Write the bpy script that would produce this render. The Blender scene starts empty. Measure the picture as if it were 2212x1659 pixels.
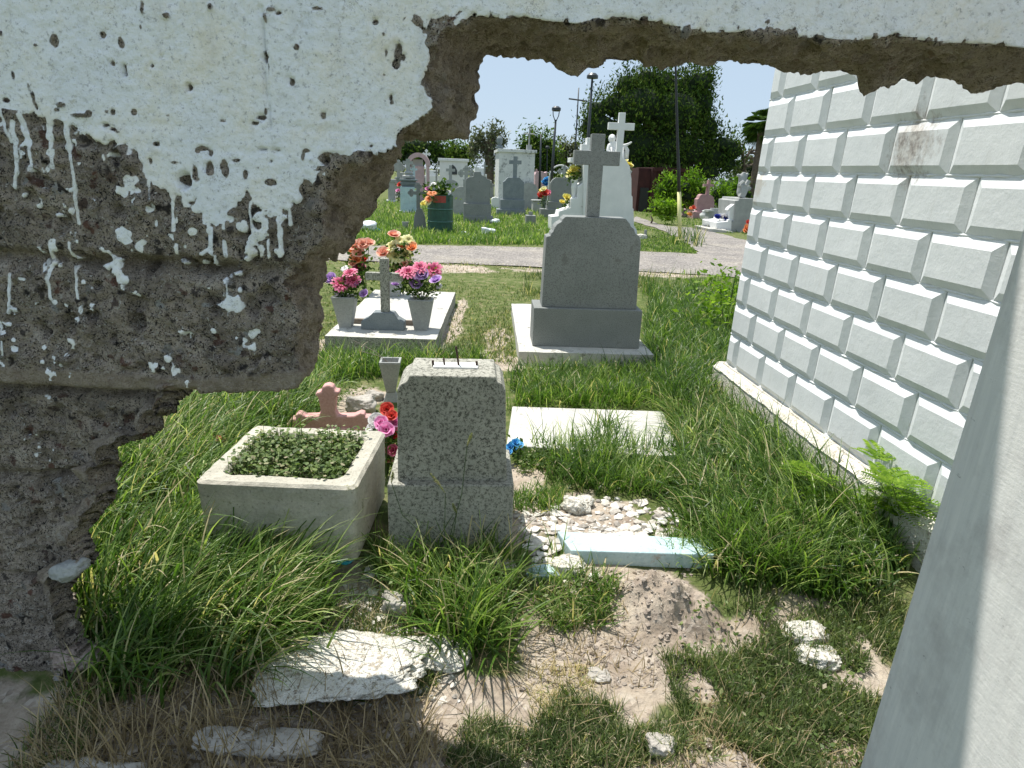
import bpy, bmesh, math, random
import numpy as np
from mathutils import Vector, Matrix
random.seed(7); RNG = np.random.default_rng(7)
SC = bpy.context.scene
# ------------------------------------------------------------------ camera
FPX = 1399.0; CU, CV = 1106.0, 829.5          # focal length in units of a 2212 px wide picture
CAMH = 1.5; ROLL = math.radians(2.2); HZ = (669 + 2.3)/1.8228
PITCH = math.atan((CV-HZ)*math.cos(ROLL)/FPX)
_F = np.array([0, math.cos(PITCH), -math.sin(PITCH)]); _u0 = np.array([0, math.sin(PITCH), math.cos(PITCH)]); _r0 = np.array([1., 0, 0])
_R = math.cos(ROLL)*_r0 + math.sin(ROLL)*_u0; _U = -math.sin(ROLL)*_r0 + math.cos(ROLL)*_u0
cam = bpy.data.objects.new('camera', bpy.data.cameras.new('camera')); SC.collection.objects.link(cam)
m = Matrix.Identity(4)
for i in range(3):
    m[i][0] = _R[i]; m[i][1] = _U[i]; m[i][2] = -_F[i]
m[2][3] = CAMH
cam.matrix_world = m
cam.data.sensor_width = 36; cam.data.lens = 36*FPX/2212; cam.data.clip_start = .02; cam.data.clip_end = 2000
SC.camera = cam
# ------------------------------------------------------------------ light
SUN_EL = math.radians(68); SAZ = (-.7, .714)
n_ = math.hypot(*SAZ); sx, sy = SAZ[0]/n_, SAZ[1]/n_
world = bpy.data.worlds.new('World'); SC.world = world; world.use_nodes = True
nt = world.node_tree; sky = nt.nodes.new('ShaderNodeTexSky'); sky.sky_type = 'NISHITA'; sky.sun_disc = False
sky.sun_elevation = SUN_EL; sky.sun_rotation = math.atan2(sx, sy); sky.dust_density = .1; sky.air_density = 1.0; sky.ozone_density = 3.
hz_ = nt.nodes.new('ShaderNodeMix'); hz_.data_type = 'RGBA'; hz_.inputs[0].default_value = .9; hz_.inputs[7].default_value = (2.75, 3.4, 4.15, 1)   # even pale summer haze over the clear sky
nt.links.new(sky.outputs[0], hz_.inputs[6]); nt.links.new(hz_.outputs[2], nt.nodes['Background'].inputs[0]); nt.nodes['Background'].inputs[1].default_value = .15
sd = bpy.data.lights.new('sun', 'SUN'); sd.energy = 5.; sd.angle = math.radians(.55); sd.color = (1, .955, .88)
so = bpy.data.objects.new('sun', sd); SC.collection.objects.link(so)
L_ = Vector((-sx*math.cos(SUN_EL), -sy*math.cos(SUN_EL), -math.sin(SUN_EL)))
so.rotation_euler = L_.to_track_quat('-Z', 'Y').to_euler(); so.location = (-5, 5, 12)
SC.view_settings.view_transform = 'Standard'; SC.view_settings.look = 'None'; SC.view_settings.exposure = .4; SC.view_settings.gamma = 1
# ------------------------------------------------------------------ picture -> world measuring helpers (units of a 2212 px wide picture)
C0 = np.array([0, 0, CAMH])
def ray(u, v): return _F + _R*(u-CU)/FPX - _U*(v-CV)/FPX
def G(u, v, z=0.):
    d = ray(u, v); t = (z-CAMH)/d[2]; return C0 + d*t
def Gn(u, v):
    u = np.asarray(u, float); v = np.asarray(v, float)
    d = _F[None] + _R[None]*((u-CU)/FPX)[:, None] - _U[None]*((v-CV)/FPX)[:, None]
    t = (-CAMH)/d[:, 2]; return C0[None] + d*t[:, None]
YAW = math.radians(5.1)
def PL(u, v, anchor, yaw=YAW):
    """local (x, z) on the upright plane through anchor"""
    a = np.array([math.cos(yaw), math.sin(yaw)]); nn = np.array([-a[1], a[0]])
    d = ray(u, v); t = (nn @ (np.array(anchor[:2])))/(nn @ d[:2]); P = C0+d*t
    return float(a @ (P[:2]-np.array(anchor[:2]))), float(P[2])
def crop(ox, oy, k):
    return lambda x, y: ((ox+k*x)/1.8228, (oy+k*y)/1.8228)
c1 = crop(0, 0, .859); c2 = crop(0, 900, 1.2807); c3 = crop(1500, 500, .3617); cd = crop(2000, 200, .5426); ce = crop(1200, 850, .3617)
cf = crop(700, 1350, .6329); cg = crop(1900, 1000, .7835); ch = crop(900, 2000, .859); ci = crop(2600, 1300, 1.0392)
ca = crop(1500, 560, .27125); cb = crop(1900, 560, .27125); cc = crop(2450, 560, .27125); c6 = crop(2800, 200, .7837)
# ------------------------------------------------------------------ noise
def _h(ix, iy, iz, s=0):
    n = (ix.astype(np.int64)*374761393 + iy.astype(np.int64)*668265263 + iz.astype(np.int64)*1274126177 + s*974711) & 0xffffffff
    n = ((n ^ (n >> 13))*1103515245) & 0xffffffff; n = ((n ^ (n >> 16))*2246822519) & 0xffffffff
    return ((n ^ (n >> 15)) & 0xffffff)/float(0xffffff)
def vn(P, s=0):
    f = np.floor(P); r = P-f; r = r*r*(3-2*r); i = f.astype(np.int64); o = 0
    for a in (0, 1):
        for b in (0, 1):
            for c in (0, 1):
                w = (r[:, 0] if a else 1-r[:, 0])*(r[:, 1] if b else 1-r[:, 1])*(r[:, 2] if c else 1-r[:, 2])
                o = o + w*_h(i[:, 0]+a, i[:, 1]+b, i[:, 2]+c, s)
    return o*2-1
def fbm(P, oc=4, s=0, g=.5):
    o = 0; a = 1; t = 0
    for k in range(oc):
        o = o + a*vn(P*(2**k)+k*17.3, s+k); t += a; a *= g
    return o/t
def wor(P, s=0):
    i = np.floor(P).astype(np.int64); best = np.full(len(P), 9.); rid = np.zeros(len(P))
    for a in (-1, 0, 1):
        for b in (-1, 0, 1):
            for c in (-1, 0, 1):
                x, y, z = i[:, 0]+a, i[:, 1]+b, i[:, 2]+c
                d = np.sqrt((x+_h(x, y, z, s+1)-P[:, 0])**2+(y+_h(x, y, z, s+2)-P[:, 1])**2+(z+_h(x, y, z, s+3)-P[:, 2])**2)
                k = d < best; best = np.where(k, d, best); rid = np.where(k, _h(x, y, z, s+4), rid)
    return best, rid
def sm(a, b, x):
    t = np.clip((x-a)/(b-a), 0, 1); return t*t*(3-2*t)
# ------------------------------------------------------------------ mesh helpers
class MB:
    def __init__(s): s.v = []; s.f = []
    def add(s, v, f):
        n = len(s.v); s.v += [tuple(map(float, p)) for p in v]; s.f += [tuple(n+i for i in q) for q in f]; return s
    def box(s, x0, x1, y0, y1, z0, z1, tx=0, ty=0):
        return s.add([(x0, y0, z0), (x1, y0, z0), (x1, y1, z0), (x0, y1, z0), (x0+tx, y0+ty, z1), (x1-tx, y0+ty, z1), (x1-tx, y1-ty, z1), (x0+tx, y1-ty, z1)],
                     [(0, 3, 2, 1), (4, 5, 6, 7), (0, 1, 5, 4), (1, 2, 6, 5), (2, 3, 7, 6), (3, 0, 4, 7)])
    def prism(s, pts, y0, y1):
        a = sum(pts[i][0]*pts[(i+1) % len(pts)][1]-pts[(i+1) % len(pts)][0]*pts[i][1] for i in range(len(pts)))
        if a < 0: pts = pts[::-1]
        n = len(pts)
        return s.add([(x, y0, z) for x, z in pts]+[(x, y1, z) for x, z in pts],
                     [tuple(range(n)), tuple(range(2*n-1, n-1, -1))]+[(i, n+i, n+(i+1) % n, (i+1) % n) for i in range(n)])
    def lathe(s, pr, cx=0, cy=0, n=20, sq=False):
        m_ = len(pr); v = []; f = []
        for r, z in pr:
            for k in range(n):
                a = 2*math.pi*(k+.5)/n; v.append((cx+r*math.cos(a), cy+r*math.sin(a), z))
        for i in range(m_-1):
            for k in range(n): f.append((i*n+k, i*n+(k+1) % n, (i+1)*n+(k+1) % n, (i+1)*n+k))
        f.append(tuple(range(n))[::-1]); f.append(tuple((m_-1)*n+k for k in range(n)))
        return s.add(v, f)
    def tube(s, pts, rs, n=8):
        pts = [Vector(p) for p in pts]
        if not hasattr(rs, '__len__'): rs = [rs]*len(pts)
        v = []; f = []
        for i, p in enumerate(pts):
            d = (pts[min(i+1, len(pts)-1)]-pts[max(i-1, 0)]).normalized()
            a = d.orthogonal().normalized() if i == 0 else (a-d*a.dot(d)).normalized()
            b = d.cross(a)
            for k in range(n):
                t = 2*math.pi*k/n; v.append(p+(a*math.cos(t)+b*math.sin(t))*rs[i])
        for i in range(len(pts)-1):
            for k in range(n): f.append((i*n+k, i*n+(k+1) % n, (i+1)*n+(k+1) % n, (i+1)*n+k))
        f.append(tuple(range(n))[::-1]); f.append(tuple((len(pts)-1)*n+k for k in range(n)))
        return s.add(v, f)
    def ball(s, c, r, n=10, sx=1, sy=1, sz=1):
        pr = [(max(r*math.sin(math.pi*i/n), .0005), -r*math.cos(math.pi*i/n)) for i in range(n+1)]
        q = MB().lathe(pr, n=n+4); return s.add([(c[0]+x*sx, c[1]+y*sy, c[2]+z*sz) for x, y, z in q.v], q.f)
    def build(s, name, mat, parent=None, bevel=0, smooth=False, label=None):
        me = bpy.data.meshes.new(name); me.from_pydata(s.v, [], s.f); me.validate(); return link(name, me, mat, parent, bevel, smooth, label)
def link(name, me, mat, parent=None, bevel=0, smooth=False, label=None):
    o = bpy.data.objects.new(name, me); SC.collection.objects.link(o)
    if mat: me.materials.append(mat)
    if parent: o.parent = parent
    if smooth: me.polygons.foreach_set('use_smooth', np.ones(len(me.polygons), bool))
    if bevel:
        b = o.modifiers.new('bevel', 'BEVEL'); b.width = bevel; b.segments = 2; b.limit_method = 'ANGLE'; b.angle_limit = math.radians(40)
    if label: o['label'] = label
    return o
def np_mesh(name, V, Fq, attrs=None, smooth=False):
    """V (n,3); Fq (m,k) constant face size"""
    me = bpy.data.meshes.new(name); V = np.asarray(V, np.float32); Fq = np.asarray(Fq, np.int32)
    me.vertices.add(len(V)); me.vertices.foreach_set('co', V.ravel())
    k = Fq.shape[1]; me.loops.add(Fq.size); me.loops.foreach_set('vertex_index', Fq.ravel())
    me.polygons.add(len(Fq)); me.polygons.foreach_set('loop_start', np.arange(0, Fq.size, k, dtype=np.int32))
    me.polygons.foreach_set('loop_total', np.full(len(Fq), k, np.int32))
    me.polygons.foreach_set('use_smooth', np.full(len(Fq), smooth, bool))
    me.update(calc_edges=True)
    for n, a in (attrs or {}).items():
        at = me.attributes.new(n, 'FLOAT', 'POINT'); at.data.foreach_set('value', np.asarray(a, np.float32))
    return me
def tag(o, label=None, cat=None, group=None, kind=None):
    if label: o['label'] = label
    if cat: o['category'] = cat
    if group: o['group'] = group
    if kind: o['kind'] = kind
    return o
def thing(name, label, cat, loc=(0, 0, 0), rz=0., group=None):
    o = bpy.data.objects.new(name, None); SC.collection.objects.link(o); o.empty_display_size = .1
    o.location = tuple(float(q) for q in loc); o.rotation_euler = (0, 0, rz); return tag(o, label, cat, group)
RECTS = []                                    # footprints kept free of grass roots
def foot(c, yaw, x0, x1, y0, y1): RECTS.append((c[0], c[1], yaw, x0, x1, y0, y1))
def free(P):
    k = np.ones(len(P), bool)
    for cx, cy, yw, x0, x1, y0, y1 in RECTS:
        dx = P[:, 0]-cx; dy = P[:, 1]-cy; a = dx*math.cos(yw)+dy*math.sin(yw); b = -dx*math.sin(yw)+dy*math.cos(yw)
        k &= ~((a > x0) & (a < x1) & (b > y0) & (b < y1))
    return k
# ------------------------------------------------------------------ materials
def nodes(name):
    m = bpy.data.materials.new(name); m.use_nodes = True; t = m.node_tree; b = t.nodes['Principled BSDF']; return m, t, b
def N(t, ty, **kw):
    n = t.nodes.new(ty)
    for k, v in kw.items():
        if k in n.inputs: n.inputs[k].default_value = v
        else: setattr(n, k, v)
    return n
def ramp(t, fac, stops):
    r = t.nodes.new('ShaderNodeValToRGB'); e = r.color_ramp.elements
    while len(e) < len(stops): e.new(.5)
    for i, (p, c) in enumerate(stops):
        e[i].position = p; e[i].color = (*(c if hasattr(c, '__len__') else (c, c, c)), 1)
    t.links.new(fac, r.inputs[0]); return r.outputs[0]
def mix(t, fac, a, b, bt='MIX'):
    x = t.nodes.new('ShaderNodeMix'); x.data_type = 'RGBA'; x.blend_type = bt
    for s_, q in ((0, fac), (6, a), (7, b)):
        if hasattr(q, 'is_linked'): t.links.new(q, x.inputs[s_])
        elif s_ == 0: x.inputs[0].default_value = q
        else: x.inputs[s_].default_value = (*q, 1)
    return x.outputs[2]
def math_(t, op, a, b=0.):
    x = t.nodes.new('ShaderNodeMath'); x.operation = op
    for i, q in enumerate((a, b)):
        if hasattr(q, 'is_linked'): t.links.new(q, x.inputs[i])
        else: x.inputs[i].default_value = q
    return x.outputs[0]
def noise(t, co, sc, det=5, rough=.6, out=0):
    n = N(t, 'ShaderNodeTexNoise', Scale=sc, Detail=det, Roughness=rough)
    if co is not None: t.links.new(co, n.inputs['Vector'])
    return n.outputs[out]
def bump(t, b, h, st=.4, dist=.01, prev=None):
    n = N(t, 'ShaderNodeBump', Strength=st, Distance=dist); t.links.new(h, n.inputs['Height'])
    if prev: t.links.new(prev, n.inputs['Normal'])
    t.links.new(n.outputs[0], b.inputs['Normal']); return n.outputs[0]
def coords(t, scale=None):
    c = t.nodes.new('ShaderNodeTexCoord').outputs['Object']
    if scale:
        mp = t.nodes.new('ShaderNodeMapping'); mp.inputs['Scale'].default_value = scale; t.links.new(c, mp.inputs[0]); return mp.outputs[0]
    return c
def stone(name, ca_, cb_, sc=6, spk=None, spk_sc=120, spk_t=.62, bst=.35, rough=.85, stain=None, stain_sc=9, stain_t=.55, bd=.004):
    m, t, b = nodes(name); co = coords(t)
    col = ramp(t, noise(t, co, sc), [(.3, ca_), (.7, cb_)])
    fine = noise(t, co, spk_sc, 3, .7)
    col = mix(t, ramp(t, fine, [(.3, 0.), (.7, .55)]), col, (.25, .25, .25), 'OVERLAY')
    if spk: col = mix(t, ramp(t, fine, [(spk_t, 0.), (spk_t+.06, 1.)]), col, spk)
    if stain:
        s1 = math_(t, 'MULTIPLY', noise(t, co, stain_sc, 8, .72), math_(t, 'ADD', .7, math_(t, 'MULTIPLY', noise(t, co, stain_sc*4, 6, .8), .6)))
        col = mix(t, ramp(t, s1, [(stain_t, 0.), (stain_t+.07, .9)]), col, stain)
    t.links.new(col, b.inputs['Base Color']); b.inputs['Roughness'].default_value = rough; b.inputs['Specular IOR Level'].default_value = .25
    p = bump(t, b, noise(t, co, 14, 6, .7), bst*.6, .012); bump(t, b, fine, bst, bd, p); return m
def plain(name, c, rough=.6, var=.25, sc=20, metal=0.):
    m, t, b = nodes(name); co = coords(t); lo = tuple(q*(1-var) for q in c); hi = tuple(min(1, q*(1+var)) for q in c)
    t.links.new(ramp(t, noise(t, co, sc), [(.3, lo), (.7, hi)]), b.inputs['Base Color']); b.inputs['Roughness'].default_value = rough
    b.inputs['Metallic'].default_value = metal; bump(t, b, noise(t, co, sc*4), .2, .003); return m
def leafm(name, stops, trans=.35, rough=.5, attr='tint', spec=.3):
    m, t, b = nodes(name); a = t.nodes.new('ShaderNodeAttribute'); a.attribute_name = attr
    col = ramp(t, a.outputs['Fac'], stops); t.links.new(col, b.inputs['Base Color']); b.inputs['Roughness'].default_value = rough
    b.inputs['Specular IOR Level'].default_value = spec
    tr = t.nodes.new('ShaderNodeBsdfTranslucent'); br = mix(t, 1., col, (1.5, 1.6, .8), 'MULTIPLY'); t.links.new(br, tr.inputs[0])
    mx = t.nodes.new('ShaderNodeMixShader'); mx.inputs[0].default_value = trans
    t.links.new(b.outputs[0], mx.inputs[1]); t.links.new(tr.outputs[0], mx.inputs[2]); t.links.new(mx.outputs[0], t.nodes['Material Output'].inputs[0]); return m
M = {}
M['granite'] = stone('grey_granite', (.235, .25, .24), (.31, .325, .31), 3, (.13, .13, .13), 150, .55, .3, .7, stain=(.17, .17, .16), stain_sc=3, stain_t=.6)
M['granite2'] = stone('blue_grey_stone', (.2, .235, .25), (.28, .31, .32), 5, (.12, .14, .15), 90, .6, .3)
M['granite3'] = stone('light_grey_stone', (.34, .35, .34), (.45, .46, .44), 5, (.2, .2, .2), 90, .66, .3)
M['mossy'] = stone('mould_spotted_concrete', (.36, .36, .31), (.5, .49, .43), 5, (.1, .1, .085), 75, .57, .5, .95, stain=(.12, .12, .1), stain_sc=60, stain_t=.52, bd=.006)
M['concrete'] = stone('weathered_concrete', (.44, .42, .35), (.62, .6, .52), 5, (.16, .16, .13), 90, .64, .5, .95, stain=(.2, .2, .12), stain_sc=5, stain_t=.6, bd=.006)
M['slabwhite'] = stone('sunbleached_concrete', (.5, .49, .46), (.62, .61, .57), 4, (.3, .29, .27), 70, .66, .4, .9, stain=(.22, .21, .18), stain_sc=6, stain_t=.6)
M['white'] = stone('whitewash', (.7, .71, .7), (.8, .8, .79), 3, (.5, .5, .48), 80, .7, .2, .8, stain=(.4, .4, .37), stain_sc=4, stain_t=.66)
M['whitedirty'] = stone('rain_streaked_whitewash', (.6, .61, .6), (.76, .76, .74), 2, None, 80, .7, .2, .85, stain=(.28, .29, .28), stain_sc=2.5, stain_t=.54)
M['pink'] = stone('pink_painted_stone', (.56, .33, .31), (.68, .43, .4), 6, (.35, .15, .15), 80, .68, .3)
M['pinkpale'] = stone('faded_pink_paint', (.5, .36, .38), (.62, .46, .47), 4, None, 80, .7, .2)
M['blue'] = stone('pale_blue_paint', (.42, .55, .58), (.58, .68, .69), 5, (.35, .38, .38), 70, .64, .35, stain=(.34, .32, .28), stain_sc=7, stain_t=.6)
M['rock'] = stone('broken_concrete', (.36, .33, .29), (.6, .57, .52), 9, (.2, .18, .16), 70, .6, .8, .95)
M['rockpink'] = stone('crumbled_adobe', (.3, .235, .2), (.45, .37, .33), 14, (.2, .15, .13), 70, .56, .9, .97, bd=.01)
M['whiterock'] = stone('chalky_white_concrete', (.62, .6, .54), (.8, .78, .72), 12, (.34, .3, .24), 60, .56, 1., .95, stain=(.42, .37, .3), stain_sc=14, stain_t=.58, bd=.02)
M['wood'] = plain('grey_wood', (.2, .17, .14), .8); M['dark'] = plain('black_paint', (.02, .02, .022), .45)
M['yellow'] = plain('pale_yellow_paint', (.75, .7, .33), .6, .08); M['steel'] = plain('dark_steel', (.035, .04, .045), .4)
M['green'] = plain('green_drum_paint', (.018, .075, .055), .35, .35, 8); M['greenlt'] = plain('worn_drum_rib', (.12, .25, .21), .35)
M['redp'] = plain('faded_red_paint', (.33, .05, .035), .6); M['brick'] = plain('dark_red_brick', (.05, .014, .012), .95, .3, 4)
M['rust'] = plain('rusty_iron', (.06, .035, .025), .8); M['soil'] = stone('dark_soil', (.09, .07, .05), (.2, .16, .12), 30, (.5, .48, .42), 90, .6, .9)
M['bark'] = plain('bark', (.12, .09, .065), .95, .4, 12); M['roof'] = plain('slate_grey_roof', (.12, .14, .16), .7)
M['fol'] = leafm('green_foliage', [(0, (.02, .045, .012)), (.5, (.05, .1, .02)), (.85, (.13, .2, .035)), (1, (.22, .28, .07))], .3, .8, spec=.08)
M['folj'] = leafm('juniper_foliage', [(0, (.018, .042, .01)), (.5, (.05, .095, .016)), (.85, (.11, .16, .026)), (1, (.18, .2, .05))], .15, .8, spec=.08)
M['folb'] = leafm('bright_foliage', [(0, (.06, .13, .01)), (.5, (.13, .24, .02)), (1, (.26, .38, .045))], .45, spec=.15)
M['foly'] = leafm('sparse_foliage', [(0, (.05, .06, .035)), (.6, (.11, .13, .07)), (1, (.2, .2, .12))], .25)
G_ST = [(0, (.035, .08, .012)), (.35, (.075, .15, .024)), (.7, (.19, .285, .06)), (.9, (.44, .5, .22)), (.94, (.5, .43, .24)), (1, (.58, .5, .32))]
M['grass'] = leafm('grass_blades', G_ST, .42, .42, spec=.4)
M['turf'] = leafm('turf_blades', [(0, (.06, .095, .03)), (.5, (.13, .175, .06)), (.85, (.24, .29, .11)), (.9, (.5, .42, .26)), (1, (.62, .53, .36))], .35, .5)
M['straw'] = leafm('dry_straw', [(0, (.16, .12, .07)), (.6, (.36, .28, .16)), (1, (.5, .4, .25))], .2, .7)
# ------------------------------------------------------------------ ground
def hground(x, y):
    P = np.stack([x, y, np.zeros_like(x)], 1)
    near = 1-sm(2.6, 4.2, y)
    z = -.16*(1-sm(1.35, 2.7, y)) + near*.022*fbm(P*3, 3, 5) + near*.009*fbm(P*17, 3, 8) - .004
    mid = sm(3, 5, y)*(1-sm(9, 12, y)); z = z+mid*.02*fbm(P*1.5, 3, 6)
    for (u, v, r, hh) in ((1430, 1285, .15, .1), (1500, 1290, .12, .06), (1370, 1265, .08, .04), (640, 1400, .3, .02), (560, 1540, .22, .05), (350, 1450, .4, .05), (1560, 1600, .22, .05), (900, 1640, .2, .04)):
        c = G(u, v); d2 = ((x-c[0])**2+(y-c[1])**2)/r/r; z = z+hh*np.exp(-d2*1.6)*(1+.9*fbm(P*14, 4, 11))
    return z
ys = [.3]
while ys[-1] < 700: ys.append(ys[-1]+max(.012, ys[-1]*.0075) if ys[-1] < 40 else ys[-1]*1.12)
ys = np.array(ys); tt = np.linspace(-1.25, 1.25, 420); tt = np.concatenate([[-9, -4, -2], tt, [2, 4, 9]])
X = np.outer(ys, tt)+0; Y = np.outer(ys, np.ones_like(tt)); X = X + (np.outer(1/np.maximum(ys, .3), tt)*.4)
x, y = X.ravel(), Y.ravel(); z = hground(x, y)
def region(u, v, ru, rv, x, y):
    """soft blob around a picture point, in ground space"""
    c = G(u, v); a = G(u+ru, v); b = G(u, v-rv) if v-rv > 420 else G(u, 420)
    return np.exp(-(((x-c[0])/abs(a[0]-c[0]))**2+((y-c[1])/abs(b[1]-c[1]))**2))
P3 = np.stack([x, y, 0*x], 1)
dirt = 0*x
for q in ((1300, 1350, 190, 110), (1450, 1270, 130, 70), (1720, 1420, 230, 150), (1000, 1480, 260, 90), (350, 1440, 260, 90), (60, 1560, 260, 160), (1150, 1600, 500, 80), (700, 1250, 110, 60), (1600, 1640, 300, 60), (1300, 1250, 130, 60), (1250, 1110, 160, 50), (700, 1440, 300, 60), (400, 1560, 500, 90),
          (985, 690, 16, 50), (740, 745, 130, 14), (1075, 740, 25, 40), (660, 700, 30, 20), (1120, 790, 60, 16), (780, 860, 60, 25), (1130, 1040, 60, 30), (1000, 580, 60, 8), (900, 585, 30, 8), (1350, 590, 200, 6)):
    dirt = np.maximum(dirt, region(*q, x, y))
dirt = np.clip(dirt*1.25+.55*fbm(P3*2.5, 4, 3)+.3*fbm(P3*9, 3, 13), 0, 1)
nx = len(tt); idx = np.arange(len(ys)*nx).reshape(len(ys), nx)
Fq = np.stack([idx[:-1, :-1], idx[:-1, 1:], idx[1:, 1:], idx[1:, :-1]], -1).reshape(-1, 4)
V = np.stack([x, y, z], 1); n0 = len(V)
V = np.concatenate([V, [(-900, -60, -.4), (900, -60, -.4), (900, 720, -.4), (-900, 720, -.4)]]); Fq = np.concatenate([Fq, [[n0, n0+1, n0+2, n0+3]]])
m, t, b = nodes('soil_and_turf'); co = coords(t)
at = t.nodes.new('ShaderNodeAttribute'); at.attribute_name = 'dirt'
soil = ramp(t, noise(t, co, 5, 8, .7), [(.3, (.25, .195, .15)), (.5, (.43, .36, .285)), (.7, (.56, .49, .4))])
vo = N(t, 'ShaderNodeTexVoronoi', Scale=55.); t.links.new(co, vo.inputs['Vector'])
peb = ramp(t, vo.outputs['Color'], [(.15, (.14, .115, .1)), (.5, (.38, .31, .26)), (.8, (.6, .54, .47))])
soil = mix(t, ramp(t, noise(t, co, 12), [(.45, 0.), (.6, .55)]), soil, peb)
tf = ramp(t, noise(t, co, 9, 6, .7), [(.3, (.06, .085, .025)), (.5, (.11, .14, .045)), (.68, (.24, .21, .12))])
fac = ramp(t, math_(t, 'ADD', at.outputs['Fac'], math_(t, 'MULTIPLY', math_(t, 'SUBTRACT', noise(t, co, 7, 6, .7), .5), .9)), [(.4, 0.), (.6, 1.)])
t.links.new(mix(t, fac, tf, soil), b.inputs['Base Color']); b.inputs['Roughness'].default_value = .97; b.inputs['Specular IOR Level'].default_value = .1
p = bump(t, b, vo.outputs['Distance'], .5, .008); bump(t, b, noise(t, co, 60, 6, .8), .8, .012, p)
M['ground'] = m
link('ground', np_mesh('ground', V, Fq, {'dirt': np.concatenate([dirt, np.zeros(4)])}, True), M['ground'])
tag(bpy.data.objects['ground'], kind='structure')
# paths
def poly_sheet(name, px, z, mat, jit=.06, seed=1, close=True, sub=.12):
    pts = [G(u, v)[:2] for u, v in px]; out = []
    for i in range(len(pts)):
        a, b_ = pts[i], pts[(i+1) % len(pts)]; n = max(1, int(np.linalg.norm(b_-a)/sub))
        for k in range(n): out.append(a+(b_-a)*k/n)
    out = np.array(out); Q = np.stack([out[:, 0], out[:, 1], 0*out[:, 0]], 1)
    out = out+np.stack([fbm(Q*2.2, 3, seed), fbm(Q*2.2, 3, seed+9)], 1)*jit*3
    bm = bmesh.new(); vs = [bm.verts.new((p[0], p[1], z)) for p in out]; bm.faces.new(vs)
    bmesh.ops.triangulate(bm, faces=bm.faces[:]); bmesh.ops.recalc_face_normals(bm, faces=bm.faces[:])
    me = bpy.data.meshes.new(name); bm.to_mesh(me); bm.free(); o = link(name, me, mat); tag(o, kind='structure'); return o
m, t, b = nodes('worn_gravel'); co = coords(t)
vo = N(t, 'ShaderNodeTexVoronoi', Scale=38.); t.links.new(co, vo.inputs['Vector'])
g1 = ramp(t, vo.outputs['Color'], [(.1, (.08, .072, .068)), (.5, (.2, .18, .165)), (.9, (.45, .42, .38))])
g2 = ramp(t, noise(t, co, 1.2, 8, .7), [(.35, (.15, .135, .125)), (.5, (.25, .225, .2)), (.65, (.36, .32, .26))])
t.links.new(mix(t, .5, g1, g2), b.inputs['Base Color']); b.inputs['Roughness'].default_value = .95; bump(t, b, vo.outputs['Distance'], .6, .01); M['path'] = m
poly_sheet('path', [(420, 568), (700, 562), (820, 567), (1000, 570), (1180, 578), (1400, 588), (1640, 602), (1760, 612), (1760, 548), (1640, 530), (1615, 521), (1545, 503), (1490, 492), (1440, 489), (1372, 468), (1366, 478), (1420, 494), (1480, 521), (1512, 550), (1400, 545), (1180, 536), (900, 530), (760, 533), (420, 526)], .012, M['path'], .04)
# ------------------------------------------------------------------ the broken boundary wall in front
WO = np.array([-.8, 1.63]); wy = math.radians(-4.4); WD = np.array([math.cos(wy), math.sin(wy)]); WN = np.array([-WD[1], WD[0]])
def W(u, v, d=0.):
    r = ray(u, v); o = WO+WN*d; t = (WN @ o)/(WN @ r[:2]); P = C0+r*t; return float(WD @ (P[:2]-WO)), float(P[2])
TH = .31
# outline: (u, v, mode, front_u, front_v): silhouette point; mode 'p' straight through, 'b' silhouette made by the back edge, front edge given
jag = [(866, 292, 'b', 862, 282), (900, 297, 'b', 880, 276), (940, 302, 'b', 905, 260), (985, 303, 'b', 935, 235), (1013, 300, 'b', 940, 214),
       (1018, 265, 'b', 928, 190), (1030, 240, 'b', 912, 170), (1033, 200, 'b', 925, 140), (1035, 150, 'b', 930, 110), (1045, 118, 'b', 955, 70)]
left = [(150, 1800, 'p'), (150, 1560, 'p'), (160, 1475, 'p'), (172, 1445, 'p'), (192, 1425, 'p'), (200, 1410, 'p'), (170, 1395, 'p'), (155, 1380, 'p'), (147, 1345, 'p'), (150, 1320, 'p'), (140, 1290, 'p'),
        (155, 1258, 'p'), (188, 1236, 'p'), (200, 1215, 'p'), (190, 1190, 'p'), (177, 1165, 'p'), (192, 1148, 'p'), (212, 1120, 'p'), (235, 1095, 'p'), (242, 1070, 'p'), (234, 1040, 'p'), (243, 1010, 'p'),
        (240, 982, 'p'), (262, 970, 'p'), (290, 965, 'p'), (320, 955, 'p'), (345, 938, 'p'), (340, 915, 'p'), (370, 905, 'p'), (370, 882, 'p'), (393, 870, 'p'), (402, 852, 'p'), (450, 849, 'p'), (500, 851, 'p'),
        (555, 845, 'p'), (600, 845, 'p'), (640, 836, 'p'), (662, 815, 'b', 655, 812), (676, 790, 'b', 640, 780), (686, 760, 'b', 630, 750), (688, 725, 'b', 640, 715), (690, 690, 'b', 650, 690), (686, 650, 'b', 628, 640), (680, 625, 'b', 610, 615),
        (692, 600, 'b', 640, 596), (694, 575, 'b', 655, 572), (705, 555, 'b', 660, 548), (730, 548, 'b', 690, 530), (752, 540, 'b', 700, 510), (770, 518, 'b', 700, 480), (778, 500, 'b', 690, 455), (790, 480, 'b', 690, 435), (815, 455, 'b', 700, 415),
        (820, 430, 'b', 705, 395), (840, 410, 'b', 715, 375), (852, 380, 'b', 740, 358), (848, 355, 'b', 765, 343), (862, 335, 'b', 800, 334), (862, 310, 'b', 860, 318)]
c8 = lambda x, y: ((1800+1.009*x)/1.8228, y*1.009/1.8228)
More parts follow.
